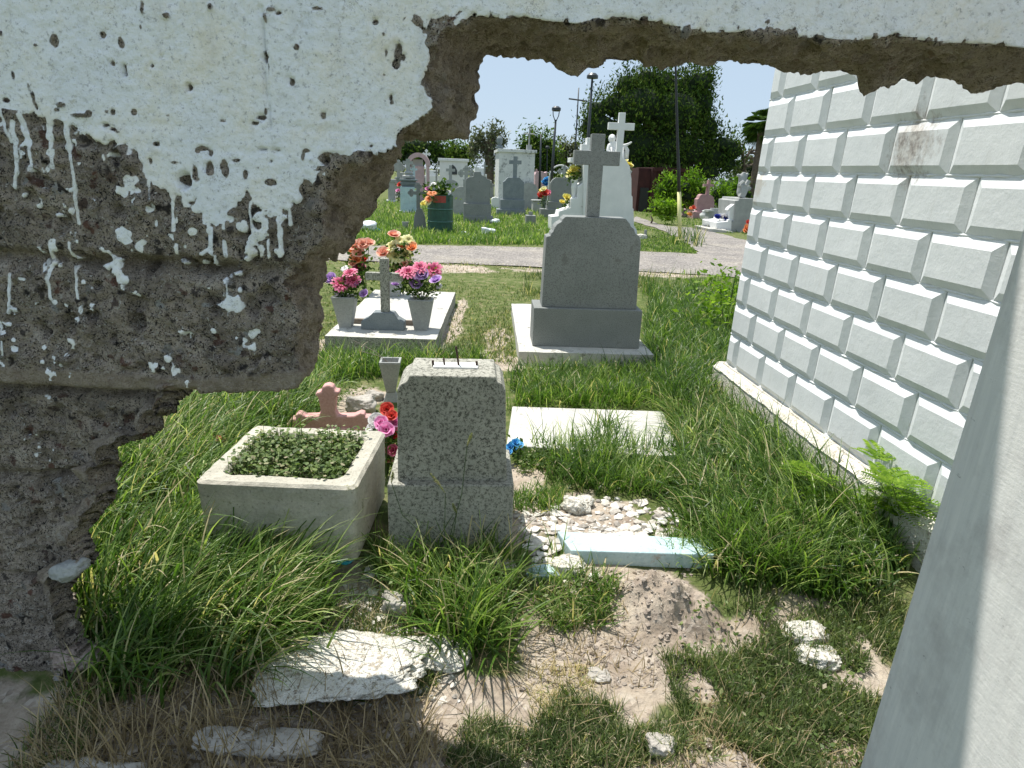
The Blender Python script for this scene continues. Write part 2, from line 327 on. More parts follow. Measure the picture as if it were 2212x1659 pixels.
lin_b = [(110, 215), (180, 208), (240, 210), (290, 225), (350, 235), (390, 262), (440, 288), (500, 275), (560, 270), (590, 240), (680, 240), (720, 235), (745, 262), (765, 248), (820, 262), (850, 262), (925, 240), (940, 258), (1000, 245), (1090, 240), (1160, 255), (1250, 262), (1290, 272), (1400, 278), (1480, 295), (1560, 290), (1610, 325), (1680, 342), (1760, 315), (1850, 308), (1900, 305), (1960, 325), (2010, 360), (2060, 358), (2130, 335), (2212, 320), (2300, 330), (2450, 345), (2700, 360)]
lin_f = [(0, 60), (110, 75), (250, 75), (320, 85), (400, 98), (450, 104), (560, 88), (640, 83), (760, 93), (900, 120), (1000, 130), (1100, 133), (1220, 133), (1370, 148), (1500, 150), (1600, 140), (1750, 145), (1870, 165), (2000, 178), (2212, 190), (2450, 205), (2700, 215)]
fx = [p[0] for p in lin_f]; fy = [p[1] for p in lin_f]
sil = [p if len(p) > 3 else (*p, p[0], p[1]) for p in left+jag]
for (x_, y_) in lin_b:
    fu, fv = c8(x_-40*(x_ < 600)*(1-x_/600.), float(np.interp(x_-40, fx, fy))); bu, bv = c8(x_, y_); sil.append((bu, bv, 'b', fu, fv))
fr, bk = [], []
for (u, v, md, fu, fv) in sil:
    if md == 'p': q = W(u, v); fr.append(q); bk.append((W(u, v, TH)[0]-.03, q[1]))
    else: fr.append(W(fu, fv)); bk.append(W(u, v, TH*.93))
bk[0] = (bk[0][0], -.5)
sR = max(fr[-1][0], bk[-1][0], 2.45)
close_f = [(sR, fr[-1][1]-.02), (sR, 2.08), (-.95, 2.08), (-.95, -.45)]
fr += close_f; bk += [(sR, bk[-1][1]-.02), (sR, 2.08), (-.95, 2.08), (-.95, -.45)]
def to3(s, z, d): p = WO+WD*s+WN*d; return (p[0], p[1], z)
# local wall space: x = along, y = depth, z = up
bm = bmesh.new(); nf = len(fr)
vf = [bm.verts.new((s, 0, z)) for s, z in fr]; vb = [bm.verts.new((s, TH, z)) for s, z in bk]
from mathutils.geometry import tessellate_polygon
for (P_, V_, fl) in ((fr, vf, 0), (bk, vb, 1)):
    for tri in tessellate_polygon([[Vector((s, z, 0)) for s, z in P_]]):
        try: bm.faces.new([V_[i] for i in tri])
        except ValueError: pass
for i in range(nf): bm.faces.new((vf[i], vb[i], vb[(i+1) % nf], vf[(i+1) % nf]))
bmesh.ops.recalc_face_normals(bm, faces=bm.faces[:])
me = bpy.data.meshes.new('tmp'); bm.to_mesh(me); bm.free()
tmp = bpy.data.objects.new('tmp', me); SC.collection.objects.link(tmp)
rm = tmp.modifiers.new('r', 'REMESH'); rm.mode = 'VOXEL'; rm.voxel_size = .0052
dg = bpy.context.evaluated_depsgraph_get(); me2 = bpy.data.meshes.new_from_object(tmp.evaluated_get(dg))
bpy.data.objects.remove(tmp)
nv = len(me2.vertices); co_ = np.empty(nv*3, np.float32); me2.vertices.foreach_get('co', co_); co_ = co_.reshape(-1, 3).astype(float)
no = np.empty(nv*3, np.float32); me2.vertices.foreach_get('normal', no); no = no.reshape(-1, 3).astype(float)
print('wall verts', nv)
S2 = co_[:, [0, 2]]
def seg_sd(P, a, b_, r):
    a = np.array(a); b_ = np.array(b_); d = b_-a; L2 = max(1e-9, d @ d); t = np.clip(((P-a) @ d)/L2, 0, 1); return r-np.linalg.norm(P-(a+t[:, None]*d), axis=1)
def poly_sd(P, poly):
    poly = np.array(poly); n = len(poly); ins = np.zeros(len(P), bool); d = np.full(len(P), 9.)
    for i in range(n):
        a, b_ = poly[i], poly[(i+1) % n]; d = np.minimum(d, -seg_sd(P, a, b_, 0))
        c = (a[1] > P[:, 1]) != (b_[1] > P[:, 1]); xi = a[0]+(P[:, 1]-a[1])/(b_[1]-a[1]+1e-12)*(b_[0]-a[0]); ins ^= c & (P[:, 0] < xi)
    return np.where(ins, d, -d)
front = co_[:, 1] < .03
Pf = S2[front]
paint_px = [(-500, 150), (0, 236), (90, 245), (165, 278), (226, 313), (290, 322), (302, 349), (325, 391), (345, 385), (368, 424), (400, 415), (434, 448), (452, 480), (471, 490), (500, 450), (532, 415), (556, 452), (590, 460), (620, 440), (646, 433), (650, 400), (664, 372), (702, 358), (683, 339), (700, 331), (759, 335), (775, 325), (830, 330), (862, 325), (865, 287), (880, 278), (919, 264), (940, 240), (933, 212), (909, 179), (918, 150), (928, 118), (915, 95), (919, 75), (900, 60), (886, 47), (862, 40), (880, 30), (940, 34), (987, 33)]
paint_px += [c8(x_, y_-4) for x_, y_ in lin_f[1:]] + [(2900, -500), (-500, -500)]
sdp = poly_sd(Pf, [W(*p) for p in paint_px])+.006*fbm(np.c_[Pf*75, Pf[:, 0]*0], 3, 4)+.012*fbm(np.c_[Pf*14, Pf[:, 0]*0], 3, 14)
K = 1.62/FPX*1.04
sdp = sdp - np.where(sdp < .05, .012, .0)*np.clip(fbm(np.c_[Pf*55, Pf[:, 0]*0], 3, 77)-.28, 0, 1)*5
drips = [(0, 490, 50, 640, 7), (60, 560, 72, 640, 12), (72, 640, 78, 780, 11), (78, 780, 70, 850, 8), (95, 530, 135, 650, 14), (135, 650, 150, 770, 9), (232, 540, 232, 620, 16), (232, 620, 246, 757, 9), (305, 520, 318, 670, 14), (325, 710, 345, 850, 9), (345, 850, 362, 1015, 8),
         (680, 690, 686, 840, 7), (686, 840, 695, 905, 5), (785, 740, 795, 900, 10), (795, 900, 800, 1045, 8), (880, 740, 890, 870, 6), (930, 740, 940, 860, 10), (942, 860, 955, 1000, 14), (955, 1000, 968, 1155, 8), (1010, 860, 1020, 950, 14), (1020, 950, 1027, 1040, 7),
         (1150, 925, 1153, 1040, 6), (1195, 860, 1207, 1050, 8), (1275, 860, 1283, 1000, 13), (1283, 1000, 1286, 1160, 9), (1330, 890, 1330, 1020, 8), (1230, 1095, 1232, 1164, 6), (225, 1105, 230, 1164, 6), (318, 1110, 325, 1164, 6), (1032, 1105, 1036, 1164, 8), (185, 905, 192, 930, 5), (288, 965, 292, 988, 5), (720, 1010, 720, 1025, 6), (708, 935, 712, 945, 5), (478, 712, 480, 722, 6), (808, 1120, 812, 1150, 7), (590, 650, 600, 695, 7)]
for (x0, y0, x1, y1, r) in drips:
    a, b_ = c1(x0, y0), c1(x1, y1); mid = ((a[0]+b_[0])/2+random.uniform(-3, 3), (a[1]+b_[1])/2)
    sdp = np.maximum(sdp, seg_sd(Pf, W(*a), W(*mid), r*.4713*K*1.05)); sdp = np.maximum(sdp, seg_sd(Pf, W(*mid), W(*b_), r*.4713*K*1.0)); sdp = np.maximum(sdp, seg_sd(Pf, W(*b_), W(b_[0], b_[1]+4), r*.4713*K*1.25))
for (x0, y0, x1, y1, r) in [(152, 40, 158, 100, 5), (158, 110, 150, 150, 6), (150, 150, 156, 220, 5), (212, 45, 226, 100, 4), (226, 120, 239, 215, 5), (30, 140, 25, 260, 5), (3, 290, 10, 390, 4), (650, 0, 648, 60, 7), (648, 60, 620, 78, 6), (865, 0, 862, 78, 6), (823, 40, 825, 90, 4), (698, 155, 703, 270, 3), (545, 50, 545, 75, 6), (246, 240, 247, 262, 3), (690, 40, 693, 80, 7), (573, 320, 573, 345, 3)]:
    a, b_ = c2(x0, y0), c2(x1, y1); sdp = np.maximum(sdp, seg_sd(Pf, W(*a), W(*b_), r*.7025*K*1.05))
spots = [(385, 20, 22), (372, 8, 15), (400, 35, 14), (432, 58, 14), (360, 115, 14), (365, 140, 20), (380, 160, 13), (595, 12, 11), (770, 75, 16), (760, 95, 10), (780, 10, 12), (860, 75, 12), (715, 225, 22), (735, 245, 13), (690, 232, 10), (775, 325, 17), (790, 312, 10), (758, 343, 8), (655, 318, 10), (215, 350, 11), (50, 370, 11), (165, 395, 9), (170, 410, 6), (515, 400, 10), (500, 430, 9), (545, 437, 8), (165, 227, 10), (92, 686, 7), (120, 532, 7), (280, 250, 6), (130, 410, 6)]
wb = .62*fbm(np.c_[Pf*60, Pf[:, 0]*0], 3, 41)
for (x0, y0, r) in spots:
    rr = r*.7025*K; sdp = np.maximum(sdp, seg_sd(Pf, W(*c2(x0, y0)), W(*c2(x0+2, y0)), rr)+wb*rr*1.6)
for (x0, y0, r) in [(595, 845, 38), (570, 880, 26), (620, 830, 22), (885, 1065, 14), (560, 1070, 24), (545, 1055, 18), (580, 1100, 20), (640, 1130, 22), (660, 1110, 16), (1150, 1100, 26), (1190, 1075, 20), (1110, 1045, 24), (1000, 960, 40), (950, 1000, 26), (190, 1000, 0), (330, 965, 14), (730, 830, 30), (760, 790, 40), (1140, 1150, 24), (1060, 1000, 18), (860, 905, 34), (930, 925, 36), (985, 985, 30), (1060, 930, 26), (830, 870, 28), (1100, 880, 24), (1010, 930, 30), (900, 960, 22), (1185, 1000, 20), (1240, 980, 22), (1260, 920, 30), (1310, 940, 24), (1350, 900, 24)]:
    rr = r*.4713*K; sdp = np.maximum(sdp, seg_sd(Pf, W(*c1(x0, y0)), W(*c1(x0+2, y0)), rr)+wb*rr*1.6)
chips = [(655, 35, 9, 26), (970, 32, 10, 14), (772, 75, 11, 9), (650, 125, 5, 8), (470, 160, 13, 13), (553, 195, 13, 24), (255, 190, 20, 24), (170, 207, 9, 5), (516, 290, 8, 10), (570, 325, 9, 24), (600, 295, 4, 4), (65, 350, 9, 20), (140, 400, 5, 24), (158, 445, 9, 30), (170, 485, 6, 14), (865, 402, 10, 13), (1360, 217, 13, 11), (1340, 378, 10, 13), (1825, 240, 15, 34), (1845, 262, 12, 12), (1770, 250, 6, 18), (1815, 295, 13, 15), (1760, 155, 6, 7), (1720, 103, 13, 9), (1760, 345, 6, 6), (1790, 445, 7, 11), (1795, 468, 8, 8), (1480, 522, 12, 7), (1480, 535, 9, 9), (1455, 40, 20, 7), (1245, 45, 20, 9), (1275, 60, 13, 8), (1220, 80, 6, 16), (1216, 255, 9, 26), (1232, 310, 4, 20), (1200, 540, 20, 8), (1172, 565, 18, 7), (1217, 512, 6, 14), (615, 515, 12, 13), (522, 515, 13, 12), (492, 512, 8, 5), (770, 530, 8, 6), (280, 480, 20, 10), (262, 505, 12, 6), (370, 530, 40, 8), (410, 520, 14, 14), (480, 575, 14, 7), (520, 592, 22, 6), (545, 605, 12, 5), (30, 460, 16, 9), (1117, 557, 7, 5), (1020, 553, 12, 4), (1265, 565, 4, 5), (1240, 608, 4, 3), (1400, 640, 4, 5), (1320, 352, 3, 3), (745, 262, 4, 3), (700, 302, 7, 6), (930, 680, 28, 8), (905, 690, 10, 12), (965, 700, 8, 12), (800, 745, 18, 7), (845, 828, 30, 22), (895, 790, 10, 34), (905, 822, 11, 8), (960, 775, 18, 30), (1030, 770, 18, 36), (1125, 800, 10, 18), (1085, 735, 18, 7), (1235, 835, 22, 14), (1390, 715, 10, 18), (1270, 690, 18, 4), (1205, 686, 10, 3), (1400, 690, 16, 7), (720, 660, 16, 8), (690, 740, 10, 14), (10, 155, 10, 10), (1240, 740, 5, 5), (1185, 770, 5, 5)]
wc = fbm(np.c_[Pf*70, Pf[:, 0]*0], 3, 43)
chipd = np.full(len(Pf), -.05)
for (x0, y0, rx, ry) in chips:
    c = np.array(W(*c1(x0, y0))); r = np.array([rx, ry])*.4713*K*.92; e = 1-np.linalg.norm((Pf-c)/r, axis=1)+wc*.55
    chipd = np.maximum(chipd, np.where(e > -1.5, e*min(r), -.05)); 
sdp = np.minimum(sdp, -chipd)
isl = fbm(np.c_[Pf*48, Pf[:, 0]*0], 4, 123)-.3-.25*np.clip(-sdp/.05, 0, 1)
sdp = np.maximum(sdp, np.where((sdp > -.05) & (sdp < .0) & (Pf[:, 0] < .9), isl*.03, -.05))
sdp = np.minimum(sdp, -chipd)
# ragged zone under the painted edge
sdall = np.full(nv, -.05); sdall[front] = np.clip(sdp, -.05, .05)
sdall = np.minimum(sdall, (.011-co_[:, 1])*2); sdall = np.where(no[:, 1] > -.45, -.05, sdall)
pm = sm(-.003, .003, sdall)
# relief
rough = 1-pm
ag, rid = wor(co_*42, 3); ag2, rid2 = wor((co_+.01*np.stack([vn(co_*30, 90), vn(co_*30, 91), vn(co_*30, 92)], 1))*14, 9)
disp = .010*fbm(co_*5.5, 3, 21)*(.35+.65*rough)
disp += rough*(.012*fbm(co_*20, 4, 22)+.006*fbm(co_*75, 2, 25)-.014*np.clip(.32-np.abs(fbm(co_*11, 3, 29)), 0, 1)**1.2)
disp += rough*np.where(rid > .55, .005, -.0045)*sm(.55, .2, ag)
disp += rough*np.where(rid2 > .8, .014, np.where(rid2 < .3, -.022, 0))*sm(.45, .2, ag2)
disp += pm*(.0022+.0028*fbm(co_*24, 3, 30)+.0016*fbm(co_*70, 2, 31))
edge = 1-sm(0, .03, np.minimum(co_[:, 1], TH-co_[:, 1]).clip(0)); inner = (1-edge)
disp += inner*(.022*fbm(co_*9, 4, 23)+.011*fbm(co_*34, 3, 28))
under = (no[:, 2] < -.4)&(co_[:, 2] > 1.5); disp += np.where(under, .02*fbm(co_*[8, 20, 8], 4, 24), 0)
tz = lambda pts: (np.array([W(u, v)[0] for u, v in pts]), np.array([W(u, v)[1] for u, v in pts]))
groove = 0*disp
for pts, wd, dp, seed in [([(-60, 258), (160, 272), (330, 268), (560, 273), (700, 280), (860, 300)], .010, .007, 1), ([(-60, 300), (100, 305), (300, 312), (560, 328), (862, 333)], .008, .006, 2),
                          ([(-60, 548), (0, 552), (180, 566), (460, 578), (600, 592), (700, 600)], .02, .036, 3), ([(-60, 845), (0, 848), (150, 852), (330, 862), (420, 850)], .016, .03, 4),
                          ([(-60, 1040), (120, 1036), (245, 1030)], .015, .026, 5), ([(-60, 1255), (60, 1262), (160, 1262)], .015, .024, 6), ([(-60, 40), (300, 14), (560, 20), (720, 40), (860, 46), (940, 36)], .005, .004, 8)]:
    sx_, zx_ = tz(pts); o_ = np.argsort(sx_); zc = np.interp(co_[:, 0], sx_[o_], zx_[o_])+.008*fbm(co_*[9, 0, 0], 3, seed)
    lim = (co_[:, 0] < sx_.max()+.01)
    groove = np.maximum(groove, np.where(lim, np.exp(-((co_[:, 2]-zc)/wd)**2)*dp*(.6+.5*fbm(co_*14, 2, seed+50)), 0))
# smooth mortar shelf under the third course
s_, z_ = tz([(-60, 785), (0, 790), (200, 798), (400, 815), (560, 805), (690, 790)]); zc = np.interp(co_[:, 0], s_, z_)
s2, z2 = tz([(-60, 840), (0, 843), (200, 848), (400, 848), (560, 848), (690, 845)]); zd = np.interp(co_[:, 0], s2, z2)
shelf = sm(0, .01, zc-co_[:, 2])*sm(0, .01, co_[:, 2]-zd)*(co_[:, 1] < .05)
disp = disp*(1-.55*shelf)+shelf*.006
vj = np.exp(-((co_[:, 0]-W(575, 160)[0]-.004*fbm(co_*[0, 0, 12], 2, 60))/.0035)**2)*sm(W(575, 275)[1]-.01, W(575, 275)[1], co_[:, 2])*(1-sm(W(575, 15)[1], W(575, 12)[1], co_[:, 2]))
disp -= (groove*(.35+1.5*rough)+vj*.009)*(co_[:, 1] < .06)
row4 = sm(W(300, 846)[1]+.005, W(300, 846)[1]-.012, co_[:, 2])*(co_[:, 1] < .06)*(co_[:, 0] < .95); disp -= row4*.034
holes = [(c2(420, 285), 20, .05), (c2(450, 130), 13, .03), (c2(615, 118), 19, .03), (c2(575, 338), 14, .025), (c2(345, 340), 9, .02), (c2(290, 402), 7, .02), (c2(195, 185), 8, .02), (c2(297, 172), 9, .02), (c2(150, 890), 12, .025), (c2(235, 905), 12, .025), (c2(15, 830), 14, .025), (c2(30, 940), 14, .025),
         (c1(540, 722), 14, .04), (c1(845, 830), 15, .04), (c1(1540, 865), 14, .045), (c1(1535, 895), 12, .045), (c1(215, 840), 13, .03), (c1(175, 800), 10, .03), (c1(1495, 740), 8, .03), (c1(1216, 262), 6, .02), (c1(1200, 538), 7, .015), (c2(160, 560), 10, .02), (c2(700, 440), 7, .015), (c2(60, 640), 9, .02), (c2(940, 265), 6, .02), (c2(320, 580), 9, .02), (c2(145, 780), 10, .02)]
for (p, r, dp) in holes:
    c = np.array(W(*p)); rr = r*K; q = np.linalg.norm((S2-c)/np.array([1, 1.15]), axis=1)/rr+.35*fbm(co_*60, 2, 71); disp -= dp*.8*sm(1.15, .55, q)*(co_[:, 1] < .04)
mort = np.clip(shelf+groove*24+.75*inner*(co_[:, 2] > .2), 0, 1)
new = co_+no*disp[:, None]
me2.vertices.foreach_set('co', new.astype(np.float32).ravel())
for n_a, a_ in (('paint', sdall), ('mortar', mort)):
    at = me2.attributes.new(n_a, 'FLOAT', 'POINT'); at.data.foreach_set('value', a_.astype(np.float32))
m, t, b = nodes('broken_block_and_paint'); co = coords(t)
ap = t.nodes.new('ShaderNodeAttribute'); ap.attribute_name = 'paint'; am = t.nodes.new('ShaderNodeAttribute'); am.attribute_name = 'mortar'
base = ramp(t, noise(t, co, 7, 9, .72), [(.3, (.22, .18, .145)), (.45, (.4, .34, .285)), (.55, (.56, .47, .39)), (.7, (.76, .68, .6))])
v1 = N(t, 'ShaderNodeTexVoronoi', Scale=70.); t.links.new(mix(t, .12, co, noise(t, co, 60, 2, .5, 1)), v1.inputs['Vector'])
v2 = N(t, 'ShaderNodeTexVoronoi', Scale=28.); t.links.new(mix(t, .06, co, noise(t, co, 30, 2, .5, 1)), v2.inputs['Vector'])
sep = t.nodes.new('ShaderNodeSeparateColor'); t.links.new(v1.outputs['Color'], sep.inputs[0]); sep2 = t.nodes.new('ShaderNodeSeparateColor'); t.links.new(v2.outputs['Color'], sep2.inputs[0])
pc = ramp(t, sep.outputs[0], [(0, (.012, .012, .015)), (.25, (.05, .045, .045)), (.45, (.2, .17, .15)), (.7, (.4, .35, .3)), (.9, (.6, .56, .5)), (1, (.75, .73, .7))])
sel = math_(t, 'MULTIPLY', ramp(t, sep.outputs[1], [(.3, 0.), (.33, 1.)]), ramp(t, v1.outputs['Distance'], [(.4, 1.), (.55, 0.)]))
col = mix(t, math_(t, 'MULTIPLY', sel, .95), base, pc)
pc2 = ramp(t, sep2.outputs[0], [(0, (.016, .017, .02)), (.4, (.1, .085, .08)), (.62, (.2, .09, .065)), (.75, (.28, .25, .22)), (1, (.5, .5, .5))])
sel2 = math_(t, 'MULTIPLY', ramp(t, sep2.outputs[1], [(.66, 0.), (.69, 1.)]), ramp(t, v2.outputs['Distance'], [(.25, 1.), (.42, 0.)]))
col = mix(t, math_(t, 'MULTIPLY', sel2, .9), col, pc2)
v3 = N(t, 'ShaderNodeTexVoronoi', Scale=19.); t.links.new(mix(t, .08, co, noise(t, co, 40, 3, .6, 1)), v3.inputs['Vector']); sep3 = t.nodes.new('ShaderNodeSeparateColor'); t.links.new(v3.outputs['Color'], sep3.inputs[0])
void_shade = math_(t, 'MULTIPLY', ramp(t, sep3.outputs[1], [(.72, 0.), (.75, 1.)]), ramp(t, v3.outputs['Distance'], [(.1, 1.), (.24, 0.)]))
col = mix(t, math_(t, 'MULTIPLY', void_shade, .95), col, (.008, .008, .009))  # near-black spots paint the dark of holes that are not cut
col = mix(t, ramp(t, noise(t, co, 130, 3, .8), [(.36, .85), (.44, 0.)]), col, (.02, .019, .02))
col = mix(t, ramp(t, noise(t, co, 95, 4, .8), [(.6, 0.), (.66, .7)]), col, (.62, .57, .51))
col = mix(t, math_(t, 'MULTIPLY', am.outputs['Fac'], .7), col, ramp(t, noise(t, co, 12, 7, .75), [(.3, (.3, .235, .175)), (.5, (.46, .38, .29)), (.7, (.62, .53, .42))]))
wear = math_(t, 'ADD', math_(t, 'ADD', ap.outputs['Fac'], math_(t, 'MULTIPLY', math_(t, 'SUBTRACT', noise(t, co, 110, 4, .7), .5), .0045)), math_(t, 'MULTIPLY', math_(t, 'SUBTRACT', noise(t, co, 34, 6, .75), .73), .3 if 0 else .0))
pf = ramp(t, math_(t, 'ADD', math_(t, 'MULTIPLY', wear, 10.), .5), [(.495, 0.), (.512, 1.)])
pcol = ramp(t, noise(t, co, 5, 8, .7), [(.3, (.78, .81, .88)), (.5, (.84, .85, .87)), (.62, (.85, .82, .76)), (.75, (.76, .7, .6))])
pcol = mix(t, ramp(t, noise(t, co, 22, 7, .8), [(.54, 0.), (.68, .5)]), pcol, (.45, .44, .41))
pcol = mix(t, ramp(t, noise(t, co, 85, 5, .8), [(.55, 0.), (.66, .8)]), pcol, (.34, .34, .36))
pcol = mix(t, ramp(t, noise(t, co, 28, 8, .8), [(.6, 0.), (.64, .55)]), pcol, (.5, .47, .42))
pcol = mix(t, ramp(t, noise(t, coords(t, (1.6, 1, .35)), 9, 6, .7), [(.55, 0.), (.75, .4)]), pcol, (.5, .5, .5))
wv_ = N(t, 'ShaderNodeTexVoronoi', Scale=4.); wv_.feature = 'DISTANCE_TO_EDGE'; t.links.new(mix(t, .25, co, noise(t, co, 7, 6, .8, 1)), wv_.inputs['Vector'])
pcol = mix(t, math_(t, 'MULTIPLY', ramp(t, wv_.outputs['Distance'], [(.0, 1.), (.006, 0.)]), ramp(t, noise(t, co, 3), [(.5, 0.), (.56, .75)])), pcol, (.2, .18, .16))
t.links.new(mix(t, pf, col, pcol), b.inputs['Base Color']); b.inputs['Roughness'].default_value = .92; b.inputs['Specular IOR Level'].default_value = .12
rb = mix(t, pf, noise(t, co, 90, 7, .8), ramp(t, noise(t, co, 40, 6, .6), [(.3, .4), (.7, .62)]))
p = bump(t, b, math_(t, 'ADD', rb, math_(t, 'MULTIPLY', math_(t, 'MULTIPLY', math_(t, 'SUBTRACT', sep.outputs[2], v1.outputs['Distance']), math_(t, 'SUBTRACT', 1., pf)), .55)), 1., .014); M['wall'] = m
wall = thing('boundary_wall', 'broken block boundary wall with flaking white paint and a ragged hole in front of the cemetery', 'wall', (WO[0], WO[1], 0), wy)
link('block_masonry', me2, m, wall, smooth=True)
M['wallup'] = stone('flaking_white_paint', (.62, .65, .68), (.74, .75, .75), 3, (.3, .28, .25), 50, .68, .4)
MB().box(-3.5, sR+1.2, .004, TH-.004, 2.078, 3.35).box(-3.5, -.948, .004, TH-.004, -.45, 2.078).box(sR-.002, sR+1.2, .004, TH-.004, -.45, 2.078).build('unseen_masonry', M['wallup'], wall)  # unseen rest of the wall, its top raised so it shades the post
foot((WO[0], WO[1]), wy, -3.5, W(165, 1450)[0]-.12, -.02, .3)
# ------------------------------------------------------------------ rocks
def rock(name, mat, r, sx=1, sy=1, sz=.6, seed=0, amp=.3, sub=5, parent=None):
    bm = bmesh.new(); bmesh.ops.create_icosphere(bm, subdivisions=sub, radius=1)
    P = np.array([v.co[:] for v in bm.verts]); 
    P = P/np.maximum(np.abs(P).max(1), .001)[:, None]**(.35 if amp > .2 else .1)
    d = 1+amp*fbm(P*1.1+seed*7.7, 2, seed)+amp*.35*fbm(P*4+seed, 3, seed+3)
    ag_, _ = wor(P*1.3+seed*3.1, seed); d = d*(.86+.3*ag_)
    fl = 1+.25*np.sin(seed*3.3+P[:, 0]*2.1+P[:, 1]*1.3); P = P*(d+.09*fbm(P*5+seed, 4, seed+5)+.05*fbm(P*16+seed, 2, seed+6))[:, None]*r*np.array([sx, sy, sz]); P[:, 2] *= fl
    for v, q in zip(bm.verts, P): v.co = q
    me = bpy.data.meshes.new(name); bm.to_mesh(me); bm.free(); return link(name, me, mat, parent, smooth=True)
st_ = rock('stone', M['granite3'], .05, 1.15, .8, .6, 3, .12); p = W(172, 1232, -.01); q = to3(p[0]-.03, p[1], -.005); st_.location = q; st_.rotation_euler = (0, -.45, 0); tag(st_, 'smooth pale oval stone wedged in the broken edge of the wall', 'stone')
st_ = rock('mortar_chunk', M['rockpink'], .05, 1.5, .8, .7, 5, .3); p = W(170, 1425, -.01); st_.location = to3(p[0]-.02, p[1], 0); tag(st_, 'jagged mortar chunk jutting from the foot of the broken wall', 'stone')
# ------------------------------------------------------------------ white block building at right
cb0 = G(1563, 838); BY = YAW
bw = thing('painted_building', 'white painted building of faceted blocks at the right side of the graves', 'building', (cb0[0], cb0[1], 0), 0)
RH = .2238; ZB = .203
def blocks(mb, org, dr, nrm, length, z0, rows, first, T=.027, bev=.04):
    for r in range(rows):
        za, zb = z0+r*RH, z0+(r+1)*RH; s = 0.; k = 0
        while s < length:
            e = s+(first[r % 2] if k == 0 else .404); e = min(e, length)
            g = .0035; q0, q1, z_0, z_1 = s+(g if k else -.002), e-g, za+g, zb-g
            jt = random.uniform(-.003, .003); q0 += random.uniform(-.002, .003)*(k > 0); q1 -= random.uniform(-.002, .003); cc_ = [(q0, z_0, 0), (q1, z_0, 0), (q1, z_1, 0), (q0, z_1, 0), (q0, z_0, T*.22), (q1, z_0, T*.22), (q1, z_1, T*.22), (q0, z_1, T*.22)]
            bx = min(bev, (q1-q0)*.3); cc_ += [(q0+bx+jt, z_0+bev*.9, T+jt), (q1-bx+jt, z_0+bev*.9, T+jt), (q1-bx, z_1-bev, T+jt), (q0+bx, z_1-bev, T+jt)]
            vv = [(org[0]+dr[0]*a+nrm[0]*d, org[1]+dr[1]*a+nrm[1]*d, zz) for a, zz, d in cc_]
            ff = [(8, 9, 10, 11)]
            for (o_, n_) in ((0, 4), (4, 8)):
                for i in range(4): ff.append((o_+i, o_+(i+1) % 4, n_+(i+1) % 4, n_+i))
            mb.add(vv, ff); s = e; k += 1
dB = np.array([math.sin(BY), -math.cos(BY)]); nB = np.array([-math.cos(BY), -math.sin(BY)])   # towards the camera / towards the graves
mb = MB(); blocks(mb, (0, 0), dB, nB, 5.1, ZB, 14, (.17, .345))
blocks(mb, (0, 0), -nB, -dB, 3., ZB, 14, (.345, .17))
a_ = np.array([0, 0.]); e1 = dB*5.1; e2 = -nB*3.
HB = ZB+14*RH
mb.add([(*q, z) for z in (ZB-.02, HB) for q in (a_, a_+e1, a_+e1+e2, a_+e2)], [(0, 1, 2, 3)[::-1], (4, 5, 6, 7), (0, 1, 5, 4), (1, 2, 6, 5), (2, 3, 7, 6), (3, 0, 4, 7)])
m, t, b = nodes('white_painted_blocks'); co = coords(t)
col = ramp(t, noise(t, co, 2.5, 7, .7), [(.3, (.62, .645, .65)), (.7, (.72, .74, .74))])
col = mix(t, ramp(t, noise(t, co, 34, 8, .8), [(.58, 0.), (.7, .45)]), col, (.42, .42, .4))
stv = t.nodes.new('ShaderNodeVectorMath'); stv.operation = 'DISTANCE'; t.links.new(co, stv.inputs[0])
dB_ = dB*1.6; stv.inputs[1].default_value = (dB_[0], dB_[1], ZB+6.5*RH)
sv = ramp(t, math_(t, 'ADD', stv.outputs['Value'], math_(t, 'MULTIPLY', math_(t, 'SUBTRACT', noise(t, coords(t, (1, 1, .45)), 16, 8, .8), .5), .7)), [(.05, .9), (.17, 0.)])
col = mix(t, sv, col, ramp(t, noise(t, co, 40), [(.35, (.2, .17, .15)), (.6, (.5, .47, .43))]))
stv2 = t.nodes.new('ShaderNodeVectorMath'); stv2.operation = 'DISTANCE'; t.links.new(co, stv2.inputs[0]); dC_ = dB*.14; stv2.inputs[1].default_value = (dC_[0], dC_[1], ZB+5.6*RH)
sv2 = ramp(t, math_(t, 'ADD', stv2.outputs['Value'], math_(t, 'MULTIPLY', math_(t, 'SUBTRACT', noise(t, co, 11, 8, .8), .5), .5)), [(.04, .8), (.1, 0.)])
col = mix(t, sv2, col, (.5, .46, .4))
t.links.new(col, b.inputs['Base Color']); b.inputs['Roughness'].default_value = .75
col = mix(t, ramp(t, noise(t, coords(t, (7, 7, .9)), 3, 6, .75), [(.56, 0.), (.72, .3)]), col, (.5, .5, .46))
col = mix(t, ramp(t, noise(t, co, 16, 7, .85), [(.66, 0.), (.69, .75)]), col, (.3, .28, .25)); t.links.new(col, b.inputs['Base Color'])
p = bump(t, b, noise(t, co, 60, 6, .75), .25, .005); bump(t, b, noise(t, co, 9, 5), .25, .015, p); M['bldg'] = m
mb.build('bevelled_block_wall', m, bw)
